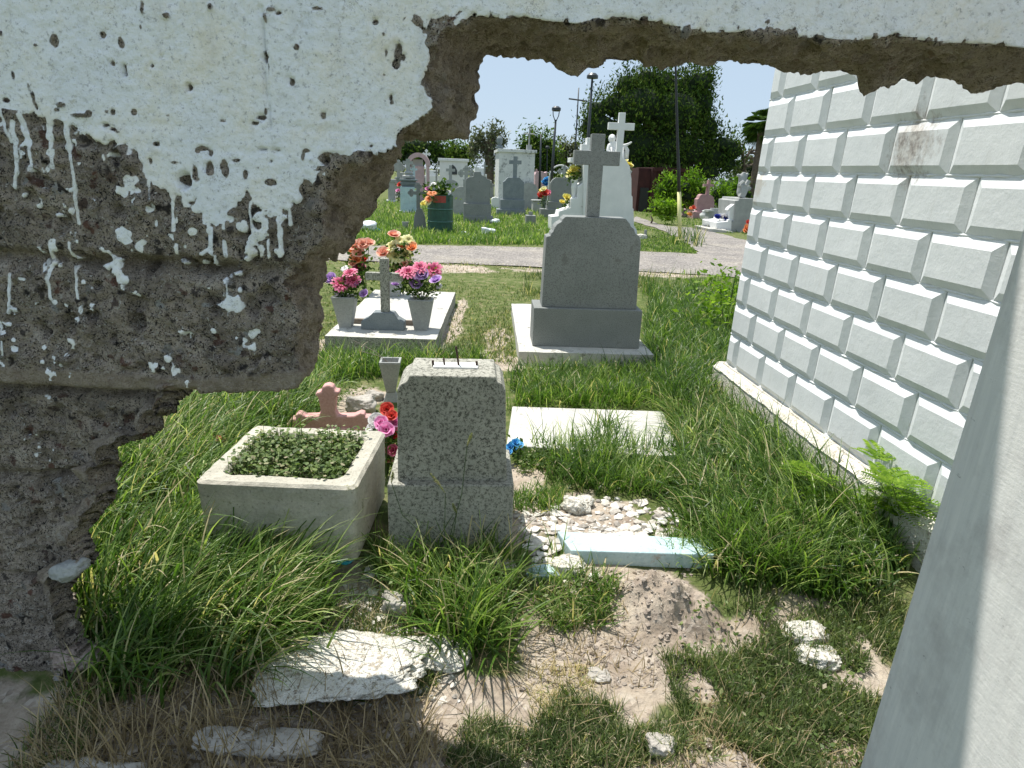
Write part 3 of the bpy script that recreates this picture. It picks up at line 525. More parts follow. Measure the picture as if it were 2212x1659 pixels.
# whitewashed mortar smears in the joints
mb = MB()
for r in range(14):
    z = ZB+r*RH
    for (org, dr, nr, ln) in ((np.zeros(2), dB, nB, 5.1),):
        n = 150; pts = []
        for i in range(n): s = ln*i/(n-1); w_ = .004+.003*math.sin(i*1.7+r)+random.uniform(-.0025, .0025); q = org+dr*s+nr*w_; pts.append((q[0], q[1], z+random.uniform(-.0015, .0015)))
        mb.tube(pts, .006, 6)
mb.build('mortar_line', M['bldg'], bw)
m = stone('crumbling_plinth', (.66, .63, .55), (.78, .76, .7), 10, (.42, .36, .28), 60, .58, .9, .95, bd=.02); mb = MB()
def obx(mb, s0, s1, d0, d1, z0, z1):
    c = [(dB*s0+nB*d0), (dB*s1+nB*d0), (dB*s1+nB*d1), (dB*s0+nB*d1)]
    mb.add([(*q, z) for z in (z0, z1) for q in c], [(0, 1, 2, 3), (7, 6, 5, 4), (0, 4, 5, 1), (1, 5, 6, 2), (2, 6, 7, 3), (3, 7, 4, 0)])
obx(mb, -.05, 5.1, -.02, .085, -.3, ZB-.04)
obx(mb, 0, 5.1, -.01, .03, ZB-.02, ZB-.004)
pl = mb.build('plinth', m, bw)
ns_, nd_ = 700, 16; ss, dd_ = np.meshgrid(np.linspace(-.05, 5.1, ns_), np.linspace(-.01, .09, nd_)); q_ = np.stack([ss.ravel(), dd_.ravel(), 0*ss.ravel()], 1)
zz_ = ZB-.012+.012*fbm(q_*[14, 30, 1], 4, 3)-.03*sm(.05, .09, q_[:, 1]+.02*fbm(q_*[12, 12, 1], 3, 5)); V_ = np.c_[dB[0]*q_[:, 0]+nB[0]*q_[:, 1], dB[1]*q_[:, 0]+nB[1]*q_[:, 1], zz_]
i_ = np.arange(ns_*nd_).reshape(nd_, ns_); link('plinth_ledge', np_mesh('ledge', V_, np.stack([i_[:-1, :-1], i_[1:, :-1], i_[1:, 1:], i_[:-1, 1:]], -1).reshape(-1, 4), smooth=True), m, bw)
for ch_ in bw.children:
    n_v = len(ch_.data.vertices); q_ = np.empty(n_v*3, np.float32); ch_.data.vertices.foreach_get('co', q_); q_ = q_.reshape(-1, 3); k_ = .045*np.maximum(q_[:, 2]-.2, 0); q_[:, 0] += dB[0]*k_; q_[:, 1] += dB[1]*k_; ch_.data.vertices.foreach_set('co', q_.ravel())
foot(cb0, math.atan2(dB[1], dB[0]), -.1, 6, -.08, 3.)
foot(cb0, math.atan2(dB[1], dB[0]), -.1, 6, -.11, 3.)
# ------------------------------------------------------------------ pale post at right
pst = thing('concrete_post', 'pale concrete post standing close by, half in the shade of the wall', 'post', (.731, 1.0, -.3), 0)
pst.rotation_euler = (0, math.radians(1.9), 0)
m, t, b = nodes('brushed_pale_concrete'); co = coords(t)
col = ramp(t, noise(t, coords(t, (1, 1, .06)), 70, 6, .7), [(.3, (.6, .6, .585)), (.7, (.74, .73, .7))])
col = mix(t, ramp(t, noise(t, co, 5, 7, .7), [(.5, 0.), (.72, .75)]), col, (.4, .38, .37))
col = mix(t, ramp(t, noise(t, coords(t, (1, 1, 2.5)), 16, 4, .8), [(.66, 0.), (.7, .6)]), col, (.2, .19, .2))
t.links.new(col, b.inputs['Base Color']); b.inputs['Roughness'].default_value = .7
p = bump(t, b, noise(t, coords(t, (1, .15, 1)), 160, 4, .6), .25, .002); bump(t, b, noise(t, co, 90, 5, .7), .25, .003, p)
pts = [(-.02, .0), (-.028, -.025), (-.03, -.06), (-.035, -.7), (.25, -.7), (.3, .0), (.05, .03), (0, .02)]
mb = MB(); npt = len(pts); e0, e1_ = PL(1872, 1659, (0, .97), 0), PL(2214, 545, (0, .97), 0); sl_ = (e1_[0]-e0[0])/(e1_[1]-e0[1])
pst.location = (e0[0]+.046+sl_*(-.3-e0[1]), 1.02, -.3); pst.rotation_euler = (0, 0, 0)
mb.add([(x_+sl_*z_, y_, z_) for z_ in (0, 2.9) for x_, y_ in pts], [tuple(range(npt)), tuple(range(2*npt-1, npt-1, -1))]+[(i, npt+i, npt+(i+1) % npt, (i+1) % npt) for i in range(npt)])
me = mb.build('post_body', m, pst, bevel=.01)
# ------------------------------------------------------------------ graves and stones close by
def frame(u, v, z=0.): p = G(u, v, z); return p
def on_slab(fl, fr_, br, ztop):
    p1, p2, p3 = G(*fl, ztop), G(*fr_, ztop), G(*br, ztop); yaw = math.atan2(p2[1]-p1[1], p2[0]-p1[0])
    w = np.linalg.norm(p2-p1); d = (p3-p2) @ np.array([-math.sin(yaw), math.cos(yaw), 0]); return p1, yaw, w, d
def slab_mesh(w, d, z0, z1, ch=.0, seed=0):
    """slab with gently worn edges"""
    nx_, ny_ = max(8, int(w/.05)), max(8, int(d/.05)); bm = bmesh.new()
    bmesh.ops.create_cube(bm, size=1)
    bmesh.ops.subdivide_edges(bm, edges=bm.edges[:], cuts=22, use_grid_fill=True)
    P = np.array([v.co[:] for v in bm.verts])+.5; P = P*[w, d, z1-z0]+[0, 0, z0]
    ed = np.minimum(np.minimum(P[:, 0], w-P[:, 0]), np.minimum(P[:, 1], d-P[:, 1]))
    nz = fbm(P*9+seed, 3, seed); P[:, 2] += np.where(P[:, 2] > z1-.001, -.012*np.clip(nz, 0, 1)*(ed < .04)+.003*nz, 0)
    P[:, 0] += .006*fbm(P*7+seed, 3, seed+4); P[:, 1] += .006*fbm(P*7+seed, 3, seed+6)
    for v, q in zip(bm.verts, P): v.co = q
    me = bpy.data.meshes.new('slab'); bm.to_mesh(me); bm.free(); return me
def crosspoly(cx, z0, h, w, span, zarm, ah):
    a, s_ = w/2, span/2
    return [(cx-a, z0), (cx+a, z0), (cx+a, zarm-ah/2), (cx+s_, zarm-ah/2), (cx+s_, zarm+ah/2), (cx+a, zarm+ah/2), (cx+a, z0+h), (cx-a, z0+h), (cx-a, zarm+ah/2), (cx-s_, zarm+ah/2), (cx-s_, zarm-ah/2), (cx-a, zarm-ah/2)]
LABF = {}
# blossoms -----------------------------------------------------------------
def petal_mat(name, c, c2=None):
    m, t, b = nodes(name); a = t.nodes.new('ShaderNodeAttribute'); a.attribute_name = 'tint'
    c2 = c2 or tuple(min(1, q*1.6+.08) for q in c)
    col = ramp(t, a.outputs['Fac'], [(0, tuple(q*.55 for q in c)), (.45, c), (1, c2)]); t.links.new(col, b.inputs['Base Color']); b.inputs['Roughness'].default_value = .6
    tr = t.nodes.new('ShaderNodeBsdfTranslucent'); t.links.new(col, tr.inputs[0]); mx = t.nodes.new('ShaderNodeMixShader'); mx.inputs[0].default_value = .3
    t.links.new(b.outputs[0], mx.inputs[1]); t.links.new(tr.outputs[0], mx.inputs[2]); t.links.new(mx.outputs[0], t.nodes['Material Output'].inputs[0]); return m
PM = {k: petal_mat(k+'_petals', *v) for k, v in {'magenta': [(.55, .02, .12), (.9, .35, .5)], 'purple': [(.42, .2, .6), (.75, .55, .85)], 'orange': [(.8, .2, .03), (.95, .55, .3)], 'salmon': [(.8, .3, .2), (.95, .65, .5)],
      'cream': [(.75, .68, .25), (.9, .88, .55)], 'yellow': [(.75, .6, .04), (.9, .85, .3)], 'red': [(.55, .02, .02), (.85, .15, .1)], 'white': [(.7, .68, .66), (.85, .85, .85)], 'pink': [(.8, .2, .5), (.95, .55, .8)], 'bluep': [(.02, .2, .6), (.15, .6, .85)], 'navy': [(.02, .03, .25), (.05, .08, .4)]}.items()}
def blossom(name, mat, c, r, tilt, parent, kind='dahlia'):
    V_, F_, A_ = [], [], []; rings = {'dahlia': [(14, 1., .15), (12, .85, .4), (10, .62, .75), (6, .35, 1.1)], 'rose': [(6, .9, .35), (5, .7, .8), (4, .45, 1.1), (3, .25, 1.3)], 'daisy': [(14, 1., .08), (12, .8, .25)]}[kind]
    wd = {'dahlia': .16, 'rose': .55, 'daisy': .2}[kind]
    for n, R_, el in rings:
        off = random.random()*6
        for k in range(n):
            a = 2*math.pi*k/n+off+random.uniform(-.1, .1); rr = R_*random.uniform(.85, 1.1); ce_, se = math.cos(el), math.sin(el)
            b0 = len(V_); ca2, sa2 = math.cos(a), math.sin(a)
            for (q, w, up) in ((.1, .3, 0), (.55, 1., .1 if kind != 'rose' else .0), (.85, .9, .02), (1.0, .35, -.05)):
                px, pz = rr*q*ce_, rr*q*se+up*rr+.15*(q**2)*(kind == 'rose')
                for s_ in (-1, 1): V_.append((px*ca2-s_*w*wd*rr*sa2, px*sa2+s_*w*wd*rr*ca2, pz)); A_.append(min(1, q*.9+random.uniform(-.15, .15)))
            for i in range(3): F_.append((b0+2*i, b0+2*i+1, b0+2*i+3, b0+2*i+2))
    V_ = np.array(V_)*r*1.22; me = np_mesh(name, V_, F_, {'tint': np.clip(A_, 0, 1)}); o = link(name, me, mat, parent)
    o.location = tuple(map(float, c)); o.rotation_euler = (tilt[0], tilt[1], 0); return o
def leaves(name, pts, parent, size=.03, n=12, mat=None, seed=0):
    rg = np.random.default_rng(seed); pts = np.array(pts); k = len(pts)*n
    c = np.repeat(pts, n, 0)+rg.normal(0, size*.9, (k, 3)); d = rg.normal(0, 1, (k, 3)); d[:, 2] = abs(d[:, 2])*.6; d /= np.linalg.norm(d, axis=1)[:, None]
    e = np.cross(d, rg.normal(0, 1, (k, 3))); e /= np.linalg.norm(e, axis=1)[:, None]; s_ = size*rg.uniform(.6, 1.3, k)[:, None]
    V_ = np.stack([c, c+d*s_*.5+e*s_*.28, c+d*s_, c+d*s_*.5-e*s_*.28], 1).reshape(-1, 3)
    return link(name, np_mesh(name, V_, np.arange(len(V_)).reshape(-1, 4), {'tint': np.repeat(rg.random(k), 4)}), mat or M['fol'], parent)
def bouquet(name, label, loc, heads, zbase, seed=1, group=None, greens=.035, nleaf=14):
    """heads: (x, y, z, r, colour, kind) local"""
    t_ = thing(name, label, 'flowers', loc, 0, group); st = MB()
    for (x_, y_, z_, r, c, k) in heads:
        blossom('blossom', PM[c], (x_, y_, z_), r, (random.uniform(.1, 1.), random.uniform(-.5, .5)), t_, k)
        st.tube([(0, 0, zbase), (x_*.6, y_*.6, (zbase+z_)/2+.02), (x_, y_, z_)], .0035, 5)
    st.build('stem', M['fol_stem'], t_)
    leaves('leaves', [(x_*q, y_*q, zbase+(z_-zbase)*q) for (x_, y_, z_, r, c, k) in heads for q in (.45, .7, .85)], t_, greens, nleaf, seed=seed)
    return t_
M['fol_stem'] = plain('green_stem', (.06, .1, .03), .6)
# --- left grave: low slab with small cross, two vases
SZ = .13
p1, yw, w, d = on_slab(ce(215, 1305), ce(1430, 1345), ce(1545, 828), SZ)
gl = thing('grave_slab', 'low whitewashed grave slab with mouldy edges carrying a small cross and two flower vases', 'grave', (p1[0], p1[1], 0), yw)
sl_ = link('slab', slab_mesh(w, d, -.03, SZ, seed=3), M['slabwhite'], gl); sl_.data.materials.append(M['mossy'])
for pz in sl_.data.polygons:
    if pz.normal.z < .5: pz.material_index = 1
foot(p1, yw, -.03, w+.02, -.04, d)
def onG(x_, y_, z=SZ, f=ce): return G(*f(x_, y_), z)
A = onG(850, 1245); yg = yw
L = lambda x_, y_, a=A, yy=None, f=ce: PL(*f(x_, y_), a, yg if yy is None else yy)
cr = thing('cross_marker', 'small weathered cement cross on a curved foot between two flower vases', 'cross', (A[0], A[1], SZ), yg)
pts = [L(612, 1240), (L(612, 1150)), L(690, 1110), L(740, 1055), L(850, 1055), L(960, 1062), L(1005, 1120), L(1080, 1165), L(1080, 1245)]
pts[0] = (pts[0][0], SZ); pts[-1] = (pts[-1][0], SZ)
MB().prism([(x_, z_-SZ) for x_, z_ in pts], 0, .13).build('foot_block', M['granite2'], cr, bevel=.006)
x0, zt = L(850, 465); zs = L(850, 1058)[1]; wS = L(898, 900)[0]-L(805, 900)[0]; za = L(850, 672)[1]; sp = L(1060, 672)[0]-L(648, 672)[0]; ah = L(850, 630)[1]-L(850, 715)[1]
MB().prism([(x_, z_-SZ) for x_, z_ in crosspoly(x0, zs-.005, zt-zs, wS, sp, za, ah)], .035, .095).build('cross', M['mossy'], cr, bevel=.005)
pb = onG(880, 1185)
wd_ = thing('wooden_batten', 'old square wooden batten lying on the slab behind the cross foot', 'batten', (pb[0], pb[1], SZ), yg)
MB().box(-.34, .34, 0, .04, .001, .045).build('batten_bar', M['wood'], wd_, bevel=.004)
def vase(name, label, base, hw_top, hw_bot, h, mat, dead=False, yaw=0., plinth=False):
    t_ = thing(name, label, 'vase', base, yaw); mb = MB(); z0 = 0
    if plinth: mb.box(-hw_bot*1.7, hw_bot*1.7, -hw_bot*1.7, hw_bot*1.7, 0, h*.22, hw_bot*.7, hw_bot*.7); z0 = h*.22
    q = [(hw_bot, z0), (hw_top*.97, h-.02), (hw_top, h-.015), (hw_top, h), (hw_top*.78, h), (hw_top*.7, h-.05)]
    mb.lathe([(r*1.414, z) for r, z in q], n=4); mb.build('vase_body', mat, t_, bevel=.003)
    return t_
vb1 = onG(440, 1215); h1 = PL(*ce(420, 875), vb1, 0)[1]-SZ
va = vase('flower_vase', 'square tapering grey cement vase at the left of the small cross', (vb1[0], vb1[1]+.04, SZ), .1, .052, h1, M['granite3'], yaw=yg)
vb2 = onG(1265, 1240); h2 = PL(*ce(1280, 905), vb2, 0)[1]-SZ
vbb = vase('flower_vase', 'square tapering grey cement vase at the right of the small cross', (vb2[0], vb2[1]+.04, SZ), .105, .058, h2, M['granite3'], yaw=yg)
def heads_px(lst, anchor, f):
    out = []
    for (x_, y_, r, c, k) in lst:
        a, z_ = PL(*f(x_, y_), anchor, 0); out.append((a, random.uniform(-.07, .05), z_-anchor[2], r, c, k))
    return out
a1 = np.array([vb1[0], vb1[1]+.04, 0.])
bouquet('vase_flowers', 'magenta and lilac cloth flowers in the vase left of the small cross', (a1[0], a1[1], 0), heads_px([(400, 740, .075, 'magenta', 'dahlia'), (285, 690, .055, 'purple', 'rose'), (505, 620, .06, 'magenta', 'dahlia'), (530, 700, .06, 'magenta', 'dahlia'), (430, 575, .03, 'white', 'daisy'), (570, 760, .05, 'purple', 'rose'), (660, 840, .04, 'purple', 'rose'), (360, 840, .02, 'white', 'daisy')], a1, ce), SZ+h1-.03, 3, nleaf=20)
a2 = np.array([vb2[0], vb2[1]+.04, 0.])
bouquet('vase_flowers', 'wide spray of magenta dahlias and lilac roses in the vase right of the small cross', (a2[0], a2[1], 0), heads_px([(1040, 630, .06, 'magenta', 'dahlia'), (1140, 610, .065, 'magenta', 'dahlia'), (1255, 575, .065, 'magenta', 'dahlia'), (1400, 600, .07, 'magenta', 'dahlia'), (1270, 640, .06, 'purple', 'rose'), (1200, 735, .06, 'purple', 'rose'), (1440, 700, .055, 'purple', 'rose'), (985, 760, .035, 'purple', 'rose'), (1460, 770, .03, 'white', 'daisy'), (1330, 660, .04, 'pink', 'rose'), (1100, 650, .05, 'magenta', 'dahlia')], a2, ce), SZ+h2-.03, 5, nleaf=18)
pa = G(*ce(700, 800), SZ); pa3 = np.array([pa[0]+.02, pa[1]-.25, 0.])
bouquet('grave_flowers', 'coral and peach cloth flowers standing behind the small cross, left bunch', (pa3[0], pa3[1], 0), heads_px([(560, 330, .07, 'salmon', 'rose'), (640, 310, .07, 'salmon', 'rose'), (700, 300, .06, 'salmon', 'rose'), (530, 400, .07, 'orange', 'rose'), (610, 400, .07, 'salmon', 'rose'), (570, 470, .07, 'orange', 'rose'), (590, 550, .07, 'magenta', 'rose'), (640, 500, .06, 'red', 'rose'), (600, 590, .06, 'magenta', 'rose'), (540, 510, .05, 'salmon', 'rose')], pa3, ce), SZ, 7, nleaf=10, greens=.06)
pa4 = np.array([pa3[0]+.42, pa3[1]-.0, 0.])
bouquet('grave_flowers', 'pale yellow and orange cloth flowers standing behind the small cross, tall right bunch', (pa4[0], pa4[1], 0), heads_px([(960, 225, .075, 'salmon', 'rose'), (950, 340, .08, 'cream', 'dahlia'), (1050, 340, .055, 'orange', 'rose'), (1130, 265, .06, 'cream', 'daisy'), (1175, 345, .06, 'orange', 'rose'), (990, 440, .085, 'cream', 'daisy'), (1090, 430, .08, 'cream', 'daisy'), (1060, 495, .085, 'salmon', 'dahlia'), (870, 400, .07, 'salmon', 'rose'), (920, 390, .05, 'orange', 'rose'), (1040, 265, .05, 'cream', 'daisy'), (1090, 520, .05, 'salmon', 'rose'), (980, 580, .05, 'cream', 'rose')], pa4, ce), SZ, 9, nleaf=12, greens=.06)
vq = G(*ce(980, 870), SZ); vase('flower_vase', 'short grey cement vase half hidden behind the small cross', (vq[0], vq[1], SZ), .085, .06, .2, M['granite3'], yaw=yg)
# --- tall headstone with cross
SZ2 = .105
p1, yw, w, d = on_slab(cg(183, 490), cg(868, 516), cg(868+30, 245), SZ2)
d = 2.0; yw = math.radians(2.5)
tg = thing('grave_slab', 'pale concrete slab under the tall grey headstone, its front edge in shade', 'slab', (p1[0], p1[1], 0), yw)
link('slab', slab_mesh(w, d, -.03, SZ2, seed=8), M['slabwhite'], tg); foot(p1, yw, -.02, w+.02, -.04, d)
A = G(*cg(520, 470), SZ2); LL = lambda f, x_, y_: PL(*f(x_, y_), A, yw)
hs = thing('headstone', 'tall grey granite headstone with stepped shoulders and a large plain cross on top', 'headstone', (A[0], A[1], SZ2), yw)
xl, xr = LL(cg, 262, 462)[0], LL(cg, 785, 482)[0]; zt = LL(cg, 520, 278)[1]-SZ2
MB().box(xl-.02, xr, 0, .36, 0, zt, .0, .0).build('pedestal', M['granite'], hs, bevel=.006)
A0 = A; bl = [(925, 1400), (930, 1370), (988, 1358), (1000, 1320), (1030, 1290), (1052, 1230), (1090, 1185), (1150, 1152), (1162, 1118), (1207, 1078)]
A = A0+np.array([-math.sin(yw), math.cos(yw), 0])*.05
L1 = [LL(cb, *q) for q in bl]; R1 = [LL(cd, *q) for q in [(855, 1218), (885, 1255), (893, 1275), (915, 1292), (925, 1325), (955, 1345), (966, 1388)]]
bx0, bx1 = LL(cg, 297, 265)[0], LL(cg, 772, 290)[0]
pts = [(bx0, zt+SZ2)]+L1+R1+[(bx1, zt+SZ2)]
MB().prism([(x_, z_-SZ2) for x_, z_ in pts], .05, .27).build('stone_body', M['granite'], hs, bevel=.005)
zb = LL(cd, 630, 1208)[1]; zt2 = LL(cd, 683, 600)[1]; w = LL(cd, 735, 660)[0]-LL(cd, 632, 660)[0]; xc = LL(cd, 640, 1000)[0]; sp = LL(cd, 838, 790)[0]-LL(cd, 502, 770)[0]; za = LL(cd, 668, 778)[1]; ah = LL(cd, 600, 717)[1]-LL(cd, 600, 823)[1]
MB().prism([(x_, z_-SZ2) for x_, z_ in crosspoly(xc, zb, zt2-zb, w*.96, sp, za, ah)], .11, .2).build('cross', M['granite'], hs, bevel=.004)
# --- middle stone
A = np.array(G(*cf(1700, 1285))); y3 = math.radians(4); A0 = A
LL = lambda f, x_, y_: PL(*f(x_, y_), A, y3)
ms = thing('headstone', 'short mould-spotted cement headstone, rusty stubs left where its cross broke off', 'headstone', (A[0], A[1], 0), y3)
xl, xr = LL(cf, 1303, 900)[0], LL(cf, 2092, 900)[0]; zp = LL(cf, 1700, 885)[1]
MB().box(xl, xr, 0, .36, -.1, zp).build('pedestal', M['mossy'], ms, bevel=.008)
foot(A0, y3, xl-.01, xr+.01, -.02, .4)
A = A0+np.array([-math.sin(y3), math.cos(y3), 0])*.035
bl = [(1368, 860), (1365, 290), (1385, 262), (1430, 235), (1440, 202), (1980, 212), (1984, 240), (2015, 255), (2040, 300), (2045, 860)]
pts = [LL(cf, *q) for q in bl]; pts[0] = (pts[0][0], zp-.002); pts[-1] = (pts[-1][0], zp-.002)
ct = .25
MB().prism(pts, .035, .035+ct).build('stone_body', M['mossy'], ms, bevel=.006)
zt = pts[4][1]; xm = LL(cf, 1725, 205)[0]
MB().box(xm-.09, xm+.09, .13, .2, zt-.01, zt+.008).build('broken_cross_seat', M['white'], ms, bevel=.004)
for (dx, hh, rr) in ((.012, .075, .0045), (-.045, .025, .004), (-.09, .015, .005), (.085, .015, .005)):
    MB().tube([(xm+dx, .16, zt), (xm+dx-.012*hh/.075, .16, zt+.01+hh)], rr, 6).build('rusty_rod', M['rust'], ms)
# --- planter box grave
zr = .345
p1 = G(*cf(95, 858), zr); p2 = G(*cf(1105, 902), zr); p3 = G(*cf(1278, 545), zr); yw = math.atan2(p2[1]-p1[1], p2[0]-p1[0]); w = np.linalg.norm(p2-p1); d = (p3-p2) @ np.array([-math.sin(yw), math.cos(yw), 0])
pg = thing('planter_grave', 'weathered concrete box grave open at the top and full of small weeds', 'grave', (p1[0], p1[1], 0), yw); foot(p1, yw, -.01, w+.01, -.03, d+.02)
def rring(hw, hd, r, n=5):
    o = []
    for cx, cy, a0 in ((hw-r, hd-r, 0), (-hw+r, hd-r, 90), (-hw+r, -hd+r, 180), (hw-r, -hd+r, 270)):
        for k in range(n+1): a = math.radians(a0+90*k/n); o.append((cx+r*math.cos(a), cy+r*math.sin(a)))
    return o
rings = [(0, w/2-.01, d/2-.01, .03), (zr-.012, w/2, d/2, .035), (zr, w/2-.012, d/2-.012, .03), (zr-.002, w/2-.065, d/2-.065, .06), (zr-.02, w/2-.08, d/2-.08, .06), (zr-.1, w/2-.085, d/2-.085, .06), (-.02, w/2-.085, d/2-.085, .06)]
mb = MB(); V_ = []; F_ = []
for (z, hw, hd, r) in rings:
    for x_, y_ in rring(hw, hd, r): V_.append((w/2+x_, d/2+y_, z if z else .02))
nn_ = 24
for i in range(len(rings)-1):
    for k in range(nn_): F_.append((i*nn_+k, i*nn_+(k+1) % nn_, (i+1)*nn_+(k+1) % nn_, (i+1)*nn_+k))
mb.add(V_, F_); o = mb.build('box_wall', M['concrete'], pg)
sb = o.modifiers.new('s', 'SUBSURF'); sb.subdivision_type = 'SIMPLE'; sb.levels = sb.render_levels = 4
tx = bpy.data.textures.new('n', 'CLOUDS'); tx.noise_scale = .05; dm = o.modifiers.new('d', 'DISPLACE'); dm.texture = tx; dm.strength = .012; dm.mid_level = .5; dm.texture_coords = 'LOCAL'
gx, gy = np.meshgrid(np.linspace(.07, w-.07, 60), np.linspace(.07, d-.07, 60)); P = np.stack([gx.ravel(), gy.ravel(), 0*gx.ravel()], 1); P[:, 2] = zr-.07+.015*fbm(P*20, 3, 4)+.006*fbm(P*70, 2, 4)
i_ = np.arange(3600).reshape(60, 60); o = link('soil_fill', np_mesh('soil', P, np.stack([i_[:-1, :-1], i_[:-1, 1:], i_[1:, 1:], i_[1:, :-1]], -1).reshape(-1, 4), smooth=True), M['soil'], pg)
# weeds in it
rg = np.random.default_rng(3); V_, F_, T_ = [], [], []
for k in range(620):
    x_, y_ = rg.uniform(.08, w-.08), rg.uniform(.08, d-.08); h = rg.uniform(.04, .12)+.02*(fbm(np.array([[x_*6, y_*6, 1.]]), 2, 5)[0])
    if fbm(np.array([[x_*5, y_*5, 3.]]), 2, 8)[0] < -.12: continue
    n = rg.integers(5, 10)
    for j in range(n):
        a = rg.uniform(0, 6.28); q = (j+1)/n; c = np.array([x_+rg.normal(0, .012), y_+rg.normal(0, .012), zr-.065+h*q]); L0 = rg.uniform(.012, .024); el = rg.uniform(-.1, .8)
        dd = np.array([math.cos(a)*math.cos(el), math.sin(a)*math.cos(el), math.sin(el)]); e = np.array([-math.sin(a), math.cos(a), 0])*L0*.42; b0 = len(V_)
        V_ += [c, c+dd*L0*.45+e, c+dd*L0*.85+e*.7, c+dd*L0, c+dd*L0*.85-e*.7, c+dd*L0*.45-e]; F_ += [(b0, b0+1, b0+2, b0+3), (b0, b0+3, b0+4, b0+5)]; T_ += [rg.random()]*6
    b0 = len(V_); V_ += [np.array([x_-.0015, y_, zr-.07]), np.array([x_+.0015, y_, zr-.07]), np.array([x_+.001, y_, zr-.065+h]), np.array([x_-.001, y_, zr-.065+h])]; F_.append((b0, b0+1, b0+2, b0+3)); T_ += [.1]*4
M['weed'] = leafm('weed_leaves', [(0, (.06, .1, .03)), (.5, (.11, .17, .045)), (.85, (.2, .26, .09)), (.93, (.34, .32, .2)), (1, (.4, .35, .25))], .3)
o = link('planter_weeds', np_mesh('w', V_, F_, {'tint': T_}), M['weed']); o.location = (p1[0], p1[1], 0); o.rotation_euler = (0, 0, yw); tag(o, 'low leafy weeds filling the concrete box grave', 'weeds', kind='stuff')
# --- pink broken cross
A = np.array(G(*cf(960, 520), .1)); A[1] += .14; A[0] += A[0]/A[1]*.14
LL = lambda x_, y_: PL(*cf(x_, y_), A, 0.1)
pts = [(735, 560), (682, 498), (715, 458), (742, 462), (735, 438), (765, 424), (800, 445), (885, 442), (895, 410), (880, 330), (858, 312), (872, 298), (900, 290), (905, 262), (940, 250), (972, 262), (980, 288), (1012, 292), (1010, 308), (992, 330), (985, 410), (1000, 445), (1100, 442), (1140, 424), (1168, 430), (1165, 450), (1210, 450), (1238, 480), (1190, 520), (1180, 580)]
pts = [LL(*q) for q in pts]; pc_ = thing('pink_cross', 'pink painted stone cross fragment with trefoil arms leaning behind the planter grave', 'cross', (A[0], A[1], 0), .1)
zmn = min(z for x_, z in pts); o = MB().prism([(x_, z) for x_, z in pts]+[], -.035, .035).build('cross_body', M['pink'], pc_, bevel=.01)
MB().box(-.16, .16, -.05, .05, -.02, max(.05, zmn+.03)).build('foot_block', M['pink'], pc_, bevel=.006)
# --- small dry vase, chunk, plastic flowers
q = G(*cf(1320, 372)); hv = PL(*cf(1300, 118), q, 0)[1]
vs = vase('flower_vase', 'empty whitewashed pedestal vase with dry stalks behind the short mould-spotted headstone', (q[0], q[1]+.05, 0), .068, .03, hv, M['granite3'], yaw=.1, plinth=True)
MB().tube([(0, 0, hv-.03), (-.1, .02, hv+.05), (-.24, .03, hv+.12)], .002, 4).tube([(0, 0, hv-.03), (-.08, .02, hv+.02), (-.2, .0, hv+.06)], .002, 4).tube([(0, 0, hv-.03), (.03, .02, hv+.06)], .0015, 4).build('dry_stalks', M['straw_m'] if 'straw_m' in M else M['wood'], vs)
q = G(*cf(1140, 425)); o = rock('rubble_block', M['rock'], .085, 1.1, .8, .9, 11); o.location = (q[0], q[1], .04); tag(o, 'grey rubble block lying behind the pink cross fragment', 'rock')
q = G(*cf(1225, 350)); o = rock('rubble_block', M['rock'], .05, 1.3, .8, .6, 12); o.location = (q[0], q[1], .02); tag(o, 'small flat rubble piece between the rubble block and the pedestal vase', 'rock')
def bunch(name, label, lst, base, f, zb=.0, seed=1, grn=.03, nl=10, dy=0):
    a = np.array(G(*f(*base), zb)); a[1] += dy; a[2] = 0
    return bouquet(name, label, (a[0], a[1], 0), heads_px(lst, a, f), zb, seed, greens=grn, nleaf=nl)
bunch('grave_flowers', 'red, pink and lilac cloth flowers squeezed between the planter grave and the short headstone', [(1290, 440, .035, 'red', 'rose'), (1330, 460, .03, 'red', 'rose'), (1270, 490, .035, 'pink', 'rose'), (1310, 520, .04, 'pink', 'rose'), (1345, 500, .035, 'pink', 'rose'), (1290, 570, .035, 'purple', 'rose'), (1330, 590, .04, 'red', 'rose'), (1310, 690, .045, 'salmon', 'rose'), (1345, 660, .03, 'magenta', 'rose'), (1300, 730, .035, 'salmon', 'rose'), (1225, 510, .04, 'white', 'rose'), (1210, 540, .03, 'white', 'rose'), (1330, 540, .03, 'magenta', 'rose')], (1300, 840), cf, .0, 21)
bunch('fallen_flower', 'small orange red cloth flower in the tall grass beside the planter grave', [(245, 600, .025, 'red', 'rose'), (240, 640, .025, 'salmon', 'rose'), (270, 620, .02, 'red', 'rose')], (250, 680), cf, .03, 22, nl=4)
bunch('fallen_flower', 'small bright blue cloth flower at the right foot of the short headstone', [(2070, 635, .025, 'bluep', 'rose'), (2100, 615, .025, 'bluep', 'rose'), (2120, 650, .025, 'bluep', 'rose'), (2090, 655, .02, 'bluep', 'rose'), (2060, 650, .02, 'bluep', 'rose')], (2095, 690), cf, .03, 23, nl=4)
